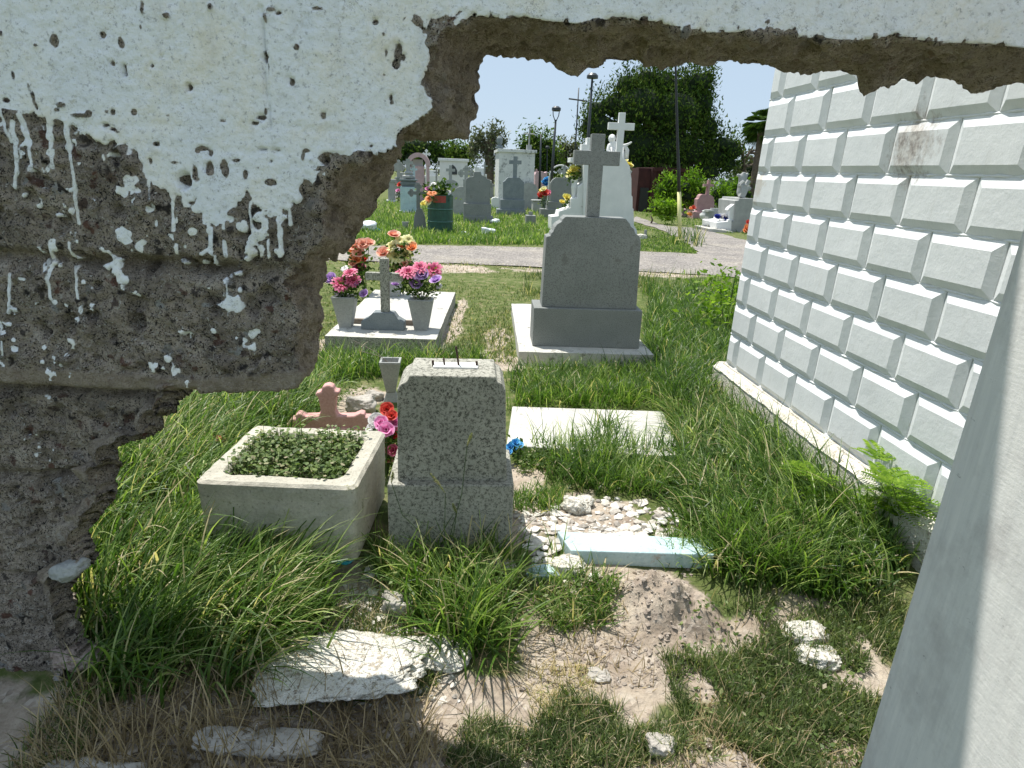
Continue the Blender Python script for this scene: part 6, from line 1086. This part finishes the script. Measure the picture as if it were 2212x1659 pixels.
bush('leafy_bush', 'olive green bush behind the stepped tomb', cc, [(1600, 760, 130, 120), (1720, 700, 120, 110), (1850, 760, 110, 110), (1560, 850, 110, 60)], 30, M['folb'], 14, per=12, leaf=.16, up=.3, spread=.25, colbias=-.3)
bush('low_shrub', 'low broad-leaved plants under the bench and bushes along the path', cc, [(480, 960, 90, 40), (600, 980, 80, 40), (740, 960, 80, 50), (700, 1040, 60, 30)], 22, M['folb'], 15, per=16, leaf=.14, up=.2, spread=.15, colbias=.2)
# bare tree
a = np.array([0, 40, 0.]); LL = lambda x_, y_: PL(*cc(x_, y_), a, 0); x0, _ = LL(1770, 300); t_ = thing('bare_tree', 'leafless dead tree with thin upright branches by the building corner', 'tree', (x0, 40, 0)); mb = MB()
for br in ([(1770, 700), (1775, 400), (1760, 250), (1790, 60), (1790, -60)], [(1770, 300), (1830, 180), (1900, 60)], [(1760, 250), (1850, 230), (1960, 240), (2020, 220)], [(1800, 210), (1880, 130), (1950, 110)], [(1765, 260), (1720, 100), (1700, 0)], [(1780, 120), (1740, 20)], [(1850, 150), (1920, 160), (1990, 130)], [(1785, 350), (1900, 330), (1990, 280)]):
    pp = [(LL(*q)[0]-x0, random.uniform(-.3, .3), LL(*q)[1]) for q in br]; mb.tube(pp, [.09*(1-.8*i/len(pp)) for i in range(len(pp))], 5)
mb.tube([(0, 0, -.1), (0, 0, LL(1770, 690)[1])], [.18, .1], 8); mb.build('branches', M['bark'], t_)
# palm
a = np.array([0, 30, 0.]); q = PL(*cd(1850, 540), a, 0); t_ = thing('palm_tree', 'fan palm showing past the left edge of the painted building', 'tree', (q[0], 30, 0)); MB().tube([(0, 0, 0), (0, 0, q[1])], [.2, .16], 10).build('trunk', M['bark'], t_)
rg = np.random.default_rng(17); V_, F_, T_ = [], [], []
for k in range(60):
    d = rg.normal(0, 1, 3); d[2] = d[2]*.8+.1; d /= np.linalg.norm(d); st_p = np.array([0, 0, q[1]]); e = st_p+d*.4; side = np.cross(d, [0, 0, 1.]); side /= np.linalg.norm(side); upv = np.cross(side, d)
    for j in range(17):
        an = (j-8)/8*1.25; dr_ = d*math.cos(an)+side*math.sin(an); tip = e+dr_*.5+np.array([0, 0, -.18*abs(math.cos(an))]); w_ = np.cross(dr_, upv)*.018; b0 = len(V_); V_ += [e-w_*.6, e+w_*.6, e+dr_*.28+w_, tip, e+dr_*.28-w_]; F_ += [(b0, b0+1, b0+2, b0+3), (b0, b0+3, b0+4, b0+4)]; T_ += [.2+.5*rg.random()]*5
F3 = [f for q_ in F_ for f in ((q_[0], q_[1], q_[2]), (q_[0], q_[2], q_[3]))]
link('crown', np_mesh('fronds', V_, F3, {'tint': T_}), M['fol'], t_)
# ------------------------------------------------------------------ feathery shrub at the post and climber at the building corner
def feather(name, label, u, v, seed, n=9, H0=.6, scale=1., lean=0.):
    rg = np.random.default_rng(seed); c = G(u, v); t_ = thing(name, label, 'shrub', (c[0], c[1], -.05)); st = MB(); V_, F_, T_ = [], [], []
    for k in range(n):
        a = rg.uniform(0, 6.28); h = H0*rg.uniform(.55, 1.05); out = rg.uniform(.08, .22)*scale; pts = [np.array([0, 0, 0.])]
        for j in range(1, 7): q = j/6; pts.append(np.array([math.cos(a)*out*q**1.3+lean*q, math.sin(a)*out*q**1.3, h*q]))
        st.tube(pts, [.005*(1-.7*j/6) for j in range(7)], 5)
        for j in range(3, 7):
            for s_ in range(2 if j > 4 else 1):
                az = rg.uniform(0, 6.28); base = pts[j]; d = np.array([math.cos(az), math.sin(az), rg.uniform(.05, .5)]); d /= np.linalg.norm(d); Lf = rg.uniform(.09, .17)*scale
                for pr in range(3):                                  # pinnae
                    da = (pr-1)*.6; dp = np.array([d[0]*math.cos(da)-d[1]*math.sin(da), d[0]*math.sin(da)+d[1]*math.cos(da), d[2]]); side = np.cross(dp, [0, 0, 1.]); side /= np.linalg.norm(side)
                    for m_ in range(11):
                        q = (m_+1)/11; o_ = base+dp*Lf*q+np.array([0, 0, -.25*Lf*q*q])
                        for sg in (-1, 1):
                            ln = .03*scale*(1-.5*abs(q-.5)); tipv = o_+side*sg*ln+dp*ln*.3; w_ = dp*ln*.2; b0 = len(V_); V_ += [o_-w_*.5, (o_+tipv)/2-w_, tipv, (o_+tipv)/2+w_]; F_.append((b0, b0+1, b0+2, b0+3)); T_ += [rg.uniform(.2, 1.)]*4
    st.build('stem', M['fol_stem'], t_); link('leaves', np_mesh('lv', V_, F_, {'tint': T_}), M['folb'], t_); return t_
feather('feathery_shrub', 'bright feathery-leaved shrub growing against the painted building by the post', *ci(930, 790), 3, 5, .42, 1.25)
feather('feathery_shrub', 'smaller feathery shrub left of the bright one, arching over the tall grass', *ci(800, 760), 4, 4, .34, 1.2, -.1)
feather('feathery_shrub', 'feathery shrub half hidden behind the post', *ci(1050, 740), 5, 4, .5, 1.25)
q = G(*cg(1215, 400)); t_ = thing('broadleaf_weed', 'dark broad-leaved weed at the corner of the painted building', 'weed', (q[0], q[1], 0)); rg = np.random.default_rng(2)
leaves('leaves', [(rg.normal(0, .17), rg.normal(0, .2), rg.uniform(.03, .62)) for _ in range(120)], t_, .065, 5, M['folb'], 8)
MB().tube([(0, 0, 0), (.03, 0, .6)], .006, 5).tube([(0, 0, 0), (-.1, .05, .5)], .005, 5).tube([(0, 0, 0), (.12, .05, .55)], .005, 5).build('stem', M['fol_stem'], t_)
# ------------------------------------------------------------------ grass
def blades(px, rg, L0, L1, w, th0, th1, az=None, azs=6.28, seg=5, tint=(0, .9), clump=0, dry=0., poly_off=True, extra=None):
    P = Gn(px[:, 0], px[:, 1]) if px.shape[1] == 2 else px.copy()
    P = P[free(P)]; n = len(P)
    if clump:
        P = np.repeat(P, clump, 0)+np.c_[rg.normal(0, L1*.12, (n*clump, 2)), np.zeros(n*clump)]; P = P[free(P)]; n = len(P)
    P[:, 2] = hground(P[:, 0], P[:, 1])-.005
    L = rg.uniform(L0*.6, L1, n)*np.where(rg.random(n) < .06, 1.35, 1.); a = rg.normal(az, azs, n) if az is not None else rg.uniform(0, 6.28, n)
    t0 = rg.uniform(0, th0, n); t1 = t0+rg.uniform(.3, 1., n)*th1; D = np.stack([np.cos(a), np.sin(a)], 1); pos = P.copy(); rows = []
    wa = a+math.pi/2+rg.normal(0, .5, n); Wd = np.stack([np.cos(wa), np.sin(wa), rg.normal(0, .25, n)], 1); ww = w*rg.uniform(.7, 1.6, n)
    for i in range(seg+1):
        q = i/seg; pw = (1-q**2.2)*.9+.1*(1-q); rows.append(pos-Wd*(ww*pw*.5)[:, None]); rows.append(pos+Wd*(ww*pw*.5)[:, None])
        th = t0+(t1-t0)*((i+.5)/seg)**1.2; st_ = (L/seg)[:, None]; pos = pos+np.concatenate([D*np.sin(th)[:, None], np.cos(th)[:, None]], 1)*st_
    V_ = np.stack(rows, 1).reshape(-1, 3); k = 2*(seg+1); b0 = (np.arange(n)*k)[:, None]; F_ = np.concatenate([(b0+np.array([2*i, 2*i+1, 2*i+3, 2*i+2])) for i in range(seg)], 0)
    cl_ = .5+.9*fbm(P*np.array([6, 6, 0]), 2, 91); tn = tint[0]+(tint[1]-tint[0])*np.clip(rg.uniform(-.35, .75, n)+.4*cl_, 0, 1)**1.3; tn = np.where(rg.random(n) < dry, rg.uniform(.93, 1, n), tn)
    V_[:, 2] = np.maximum(V_[:, 2], np.repeat(P[:, 2], k)-.01)
    return V_, F_, np.repeat(tn, k)
def grass(name, label, sets, mat, cat='grass'):
    VV, FF, TT, o_ = [], [], [], 0
    for s_ in sets: V_, F_, T_ = s_; VV.append(V_); FF.append(F_+o_); TT.append(T_); o_ += len(V_)
    o = link(name, np_mesh(name, np.concatenate(VV), np.concatenate(FF), {'tint': np.concatenate(TT)}), mat); print(name, len(VV), o_); return tag(o, label, cat, kind='stuff')
rg = np.random.default_rng(77)
def thin(px, s=1.2, thr=-.15, sc=2.):
    P = Gn(px[:, 0], px[:, 1]); f = fbm(P*sc, 3, int(s*10)); return px[f > thr]
LEFT = [(230, 985), (360, 900), (420, 862), (700, 850), (700, 905), (600, 960), (480, 1010), (430, 1200), (560, 1230), (640, 1330), (520, 1430), (200, 1440), (130, 1360), (190, 1180)]
grass('long_grass', 'long arching green grass behind the broken wall and around the planter grave', [
    blades(thin(scatter_px(LEFT, 2500, rg), 1, -.3, 5), rg, .14, .38, .0072, .5, 2., .4, .9, 7, (.1, 1.), 4, .04),
    blades(scatter_px([(300, 1150), (430, 1180), (620, 1215), (690, 1260), (560, 1380), (300, 1380)], 420, rg), rg, .2, .46, .0078, .45, 1.9, .4, .7, 7, (.2, 1.), 3, .05),
    blades(scatter_px([(420, 862), (1100, 780), (690, 770), (680, 860)], 700, rg), rg, .12, .24, .006, .5, 1.4, None, 1, 5, (.1, .9), 4, .03)], M['grass'])
grass('grass_tuft', 'big seeding grass tuft in front of the short mould-spotted headstone', [
    blades(scatter_px([(900, 1180), (1080, 1170), (1100, 1290), (1000, 1350), (880, 1290)], 190, rg), rg, .12, .36, .0078, .7, 1.7, None, 1, 7, (.1, 1.), 3, .06),
    blades(scatter_px([(960, 1290), (1040, 1280), (1060, 1360), (980, 1370)], 60, rg), rg, .2, .36, .007, .9, .9, None, 1, 6, (.3, .9), 6, .03),
    blades(scatter_px([(800, 1170), (1100, 1160), (1120, 1220), (850, 1250)], 260, rg), rg, .1, .25, .0055, .8, 1.2, None, 1, 5, (.2, .9), 4, .08)], M['grass'])
BAND = [(1400, 622), (1580, 628), (1600, 800), (1560, 840), (1700, 960), (1900, 1080), (2020, 1100), (1990, 1180), (1880, 1280), (1560, 1230), (1480, 1130), (1460, 1000), (1440, 860), (1390, 780)]
grass('long_grass', 'long green grass crowding the foot of the painted building', [
    blades(thin(scatter_px(BAND, 4600, rg), 1, -.35, 5), rg, .08, .27, .0068, .6, 1.9, 2.4, 1.3, 6, (0, .95), 4, .03),
    blades(scatter_px([(1600, 900), (1740, 1000), (1900, 1090), (1960, 1150), (1700, 1180), (1600, 1050)], 500, rg), rg, .22, .42, .0072, .4, 1.9, 2.6, .9, 7, (.05, .9), 3, .03),
    blades(scatter_px([(1560, 1120), (1780, 1180), (1740, 1260), (1560, 1220)], 260, rg), rg, .14, .3, .006, .6, 1.1, None, 1, 5, (.3, .9), 5, .03),
    blades(scatter_px([(1400, 622), (1590, 628), (1610, 800), (1450, 900), (1400, 780)], 1800, rg), rg, .12, .3, .007, .5, 1.6, None, 1, 5, (0, .7), 4, .03),
    blades(scatter_px([(1390, 604), (1590, 610), (1590, 640), (1390, 640)], 160, rg), rg, .12, .34, .006, .3, .5, None, 1, 4, (.05, .6), 3, .1)], M['grass'])
grass('slab_edge_grass', 'grass spilling over the edges of the flat white slab and the pale fragments', [
    blades(scatter_px([(1105, 868), (1440, 868), (1445, 880), (1105, 882)], 160, rg), rg, .14, .3, .005, 1., 1.2, -1.57, .7, 6, (.1, .9), 3, .05),
    blades(scatter_px([(1150, 975), (1480, 985), (1480, 1000), (1150, 992)], 130, rg), rg, .12, .28, .005, .6, 1.3, 1.57, .9, 6, (.1, .9), 3, .05),
    blades(scatter_px([(1440, 880), (1480, 975), (1500, 975), (1460, 880)], 90, rg), rg, .12, .3, .005, .8, 1.3, 3.1, .5, 6, (.1, .9), 3, .05),
    blades(scatter_px([(600, 1380), (900, 1320), (960, 1400), (640, 1480)], 120, rg), rg, .04, .14, .004, 1., 1., None, 1, 5, (.1, .9), 3, .1),
    blades(scatter_px([(1200, 1190), (1560, 1185), (1560, 1200), (1200, 1205)], 130, rg), rg, .08, .2, .0045, .7, 1.2, 1.5, 1., 5, (.2, .9), 3, .08)], M['grass'])
grass('grass_ring', 'grass growing around the flat white slab and the headstone base', [
    blades(scatter_px([(1100, 800), (1410, 795), (1440, 870), (1120, 872)], 1100, rg), rg, .08, .2, .0055, .6, 1.4, None, 1, 5, (.05, .85), 4, .04),
    blades(scatter_px([(1200, 980), (1300, 960), (1340, 1010), (1460, 1000), (1500, 1080), (1300, 1070), (1190, 1050)], 420, rg), rg, .09, .22, .0055, .6, 1.3, None, 1, 5, (.05, .85), 4, .04),
    blades(scatter_px([(1285, 930), (1320, 925), (1340, 1010), (1290, 1010)], 60, rg), rg, .14, .26, .006, .7, 1.2, None, 1, 5, (.05, .85), 5, .04),
    blades(scatter_px([(1110, 985), (1240, 990), (1230, 1030), (1120, 1010)], 200, rg), rg, .04, .1, .006, .8, 1.2, None, 1, 4, (.05, .6), 3, .03),
    blades(scatter_px([(1110, 1060), (1230, 1060), (1200, 1105), (1110, 1110)], 160, rg), rg, .05, .12, .005, .8, 1.2, None, 1, 4, (.3, .9), 3, .1),
    blades(scatter_px([(1260, 1160), (1560, 1150), (1600, 1210), (1300, 1215)], 380, rg), rg, .06, .16, .005, .8, 1.2, None, 1, 4, (.2, .9), 3, .08),
    blades(scatter_px([(1120, 1230), (1320, 1230), (1320, 1310), (1200, 1320)], 240, rg), rg, .06, .15, .005, .9, 1.1, None, 1, 4, (.3, .9), 3, .15)], M['grass'])
grass('foreground_turf', 'short wiry green turf in the sunny foreground', [
    blades(thin(scatter_px([(1470, 1290), (1900, 1240), (1990, 1300), (1880, 1690), (1700, 1600), (1480, 1480), (1440, 1360)], 7500, rg), 1, -.08, 6), rg, .03, .085, .0032, .7, .9, None, 1, 3, (.0, .84), 3, .06),
    blades(thin(scatter_px([(860, 1380), (1100, 1400), (1300, 1450), (1500, 1500), (1480, 1560), (1150, 1600), (820, 1560), (800, 1450)], 4600, rg), 2, .05, 4), rg, .025, .075, .0032, .8, .9, None, 1, 3, (.0, .84), 3, .12),
    blades(thin(scatter_px([(1100, 1480), (1900, 1480), (1880, 1690), (900, 1690)], 2600, rg), 3, .12, 3.), rg, .02, .06, .003, .9, .9, None, 1, 3, (.1, .9), 3, .3),
    blades(thin(scatter_px([(560, 1280), (880, 1260), (900, 1400), (560, 1480)], 900, rg), 4, -.05), rg, .04, .11, .004, .8, 1., None, 1, 3, (.0, .85), 3, .2),
    blades(thin(scatter_px([(1150, 1380), (1480, 1380), (1480, 1480), (1150, 1480)], 800, rg), 5, .0), rg, .02, .05, .003, 1.1, .7, None, 1, 3, (.85, 1.), 3, .5)], M['turf'])
grass('shaded_turf', 'patchy dark turf in the shade of the broken wall', [
    blades(thin(scatter_px([(150, 1380), (520, 1360), (900, 1440), (900, 1690), (0, 1690), (0, 1560)], 2600, rg), 6, .0), rg, .03, .09, .0035, .8, 1., None, 1, 3, (.0, .8), 3, .2)], M['turf'])
grass('dry_straw', 'tangled dry straw and dead stems in the foreground', [
    blades(scatter_px([(170, 1380), (560, 1360), (900, 1450), (960, 1560), (700, 1690), (0, 1690), (0, 1580)], 4200, rg), rg, .05, .17, .0036, 1.5, .6, None, 1, 4, (0, 1)),
    blades(scatter_px([(330, 1320), (560, 1300), (600, 1400), (300, 1420)], 700, rg), rg, .05, .13, .003, 1.2, .7, None, 1, 4, (.1, .8)),
    blades(scatter_px([(1500, 1440), (1700, 1440), (1740, 1540), (1500, 1560)], 500, rg), rg, .03, .09, .003, 1.3, .6, None, 1, 3, (.4, 1)),
    blades(scatter_px([(700, 1500), (2000, 1560), (1900, 1690), (700, 1690)], 900, rg), rg, .03, .1, .0028, 1.4, .5, None, 1, 3, (.2, 1)),
    blades(scatter_px([(620, 1240), (1400, 1240), (1400, 1440), (620, 1340)], 700, rg), rg, .03, .1, .003, 1.4, .5, None, 1, 3, (.3, 1))], M['straw'], 'straw')
# lawns further off; density follows the picture
def lawn(poly, n, l0, l1, w, dry, thr=-.3, tint=(.1, .85), sc=1.2, clump=2, seg=2):
    px = scatter_px(poly, n, rg); return blades(thin(px, 7, thr, sc), rg, l0, l1, w, .6, .8, None, 1, seg, tint, clump, dry)
grass('lawn', 'mown patchy lawn between the graves and the path', [
    lawn([(560, 640), (700, 570), (1000, 578), (1180, 585), (1180, 640), (1110, 650), (1110, 800), (960, 830), (560, 850)], 14000, .02, .05, .006, .1, -.25),
    lawn([(960, 760), (1180, 600), (1180, 800), (1000, 800)], 2500, .02, .06, .006, .2, -.1),
    lawn([(1130, 590), (1400, 596), (1420, 620), (1130, 640)], 1200, .06, .16, .008, .1, -.3)], M['turf'])
grass('path_grass', 'sparse dry grass and sprigs creeping over the gravel path', [
    lawn([(420, 530), (1180, 536), (1640, 548), (1640, 600), (1180, 580), (420, 568)], 5000, .01, .035, .006, .6, .08, (.3, .85), .9),
    lawn([(420, 526), (1180, 533), (1500, 548), (1500, 556), (1180, 541), (420, 536)], 1500, .02, .05, .008, .3, -.1),
    lawn([(420, 562), (1000, 566), (1640, 596), (1640, 610), (1000, 576), (420, 574)], 1500, .02, .06, .008, .3, -.1),
    lawn([(1380, 476), (1440, 486), (1480, 500), (1440, 500)], 300, .02, .05, .01, .1, -.9)], M['turf'])
grass('far_lawn', 'bright green grass between the path and the far graves', [
    lawn([(420, 430), (1200, 432), (1200, 530), (420, 524)], 16000, .07, .2, .02, .02, -.6, (.3, .85), .5, 2),
    lawn([(1365, 478), (1420, 496), (1480, 523), (1508, 548), (1400, 543), (1360, 540)], 2500, .04, .09, .012, .03, -.8),
    lawn([(1365, 440), (1700, 450), (1700, 520), (1545, 500), (1490, 488), (1365, 462)], 4000, .04, .12, .015, .03, -.6),
    blades(scatter_px([(1440, 505), (1520, 505), (1510, 535), (1440, 530)], 60, rg), rg, .3, .6, .012, .5, .8, None, 1, 4, (0, .6), 3, .1)], M['grass'])
# seed heads
o = None
mb = MB(); rg2 = np.random.default_rng(4)
for (x_, y_) in ((1600, 840), (1640, 900), (1660, 930), (1720, 1010), (320, 1130), (305, 1220), (240, 980)):
    pass
def ground_leaves(name, label, polys, mat, seed):
    rg = np.random.default_rng(seed); pts = []
    for poly, n, h in polys:
        px = scatter_px(poly, n, rg); P = Gn(px[:, 0], px[:, 1]); P = P[free(P)]; P[:, 2] = hground(P[:, 0], P[:, 1])+rg.uniform(.005, h, len(P)); pts.append(P)
    o = leaves(name, np.concatenate(pts), None, .02, 7, mat, seed); return tag(o, label, 'weeds', kind='stuff')
ground_leaves('ground_weeds', 'small broad-leaved weeds mixed into the long grass', [(LEFT, 260, .12), (BAND, 420, .1), ([(1110, 985), (1240, 985), (1240, 1040), (1120, 1020)], 160, .05), ([(800, 1160), (1110, 1150), (1100, 1300), (860, 1280)], 180, .06), ([(1110, 1240), (1330, 1230), (1340, 1300), (1180, 1320)], 160, .03), ([(1480, 1300), (1880, 1260), (1860, 1600), (1500, 1480)], 260, .02), ([(560, 780), (700, 780), (820, 860), (700, 880)], 120, .03)], M['weed'], 15)
grass('dead_stems', 'long bleached dead stems bent through the grass and over the bare soil', [
    blades(scatter_px([(560, 1230), (1150, 1230), (1100, 1500), (600, 1480)], 90, rg), rg, .12, .34, .0035, 1.3, 1., None, 1, 6, (0, 1)),
    blades(scatter_px(LEFT, 120, rg), rg, .15, .35, .0035, .8, 1.4, None, 1, 6, (0, 1)), blades(scatter_px(BAND, 160, rg), rg, .12, .3, .0035, .8, 1.4, None, 1, 6, (0, 1)),
    blades(scatter_px([(200, 1480), (1000, 1520), (1000, 1680), (0, 1680)], 160, rg), rg, .1, .3, .004, 1.5, .5, None, 1, 6, (.2, 1)),
    blades(scatter_px([(1120, 1250), (1900, 1300), (1850, 1600), (1120, 1560)], 160, rg), rg, .06, .2, .0025, 1.4, .6, None, 1, 5, (.2, 1))], M['straw'], 'straw')
# ------------------------------------------------------------------ fine seeding stalks in the tuft
sd_ = thing('seeding_stalks', 'pale green bottlebrush seed heads on stalks rising from the big grass tuft', 'seed heads', tuple(G(960, 1200)))
b_ = G(960, 1200)
for (x0_, y0_, x1_, y1_) in ((1570, 810, 1665, 935), (1710, 1000, 1735, 1060), (1340, 800, 1330, 870), (1830, 560, 1800, 640)):
    q = np.array(b_)+np.array([0, -.05, 0]); A1 = PL(*cf(x0_, y0_), q, 0); A2 = PL(*cf(x1_, y1_), q, 0)
    MB().tube([(0, 0, 0), ((A2[0])*.8, -.05, A2[1]*.6), (A2[0], -.05, A2[1])], .0016, 5).build('stalk', M['fol_stem'], sd_)
    V_, T_ = [], []; rr = np.random.default_rng(int(x0_))
    for k in range(260):
        t = rr.random(); c = np.array([A1[0]+(A2[0]-A1[0])*t, -.05, A1[1]+(A2[1]-A1[1])*t]); d = rr.normal(0, 1, 3); d /= np.linalg.norm(d); rad = .0075*math.sin(math.pi*min(.95, t*.8+.15)); e = np.cross(d, rr.normal(0, 1, 3)); e /= np.linalg.norm(e)
        V_ += [c+e*.0012, c-e*.0012, c+d*rad*1.4]; T_ += [.7+.25*rr.random()]*3
    link('seed_head', np_mesh('sh', V_, np.arange(len(V_)).reshape(-1, 3), {'tint': T_}), M['turf'], sd_)
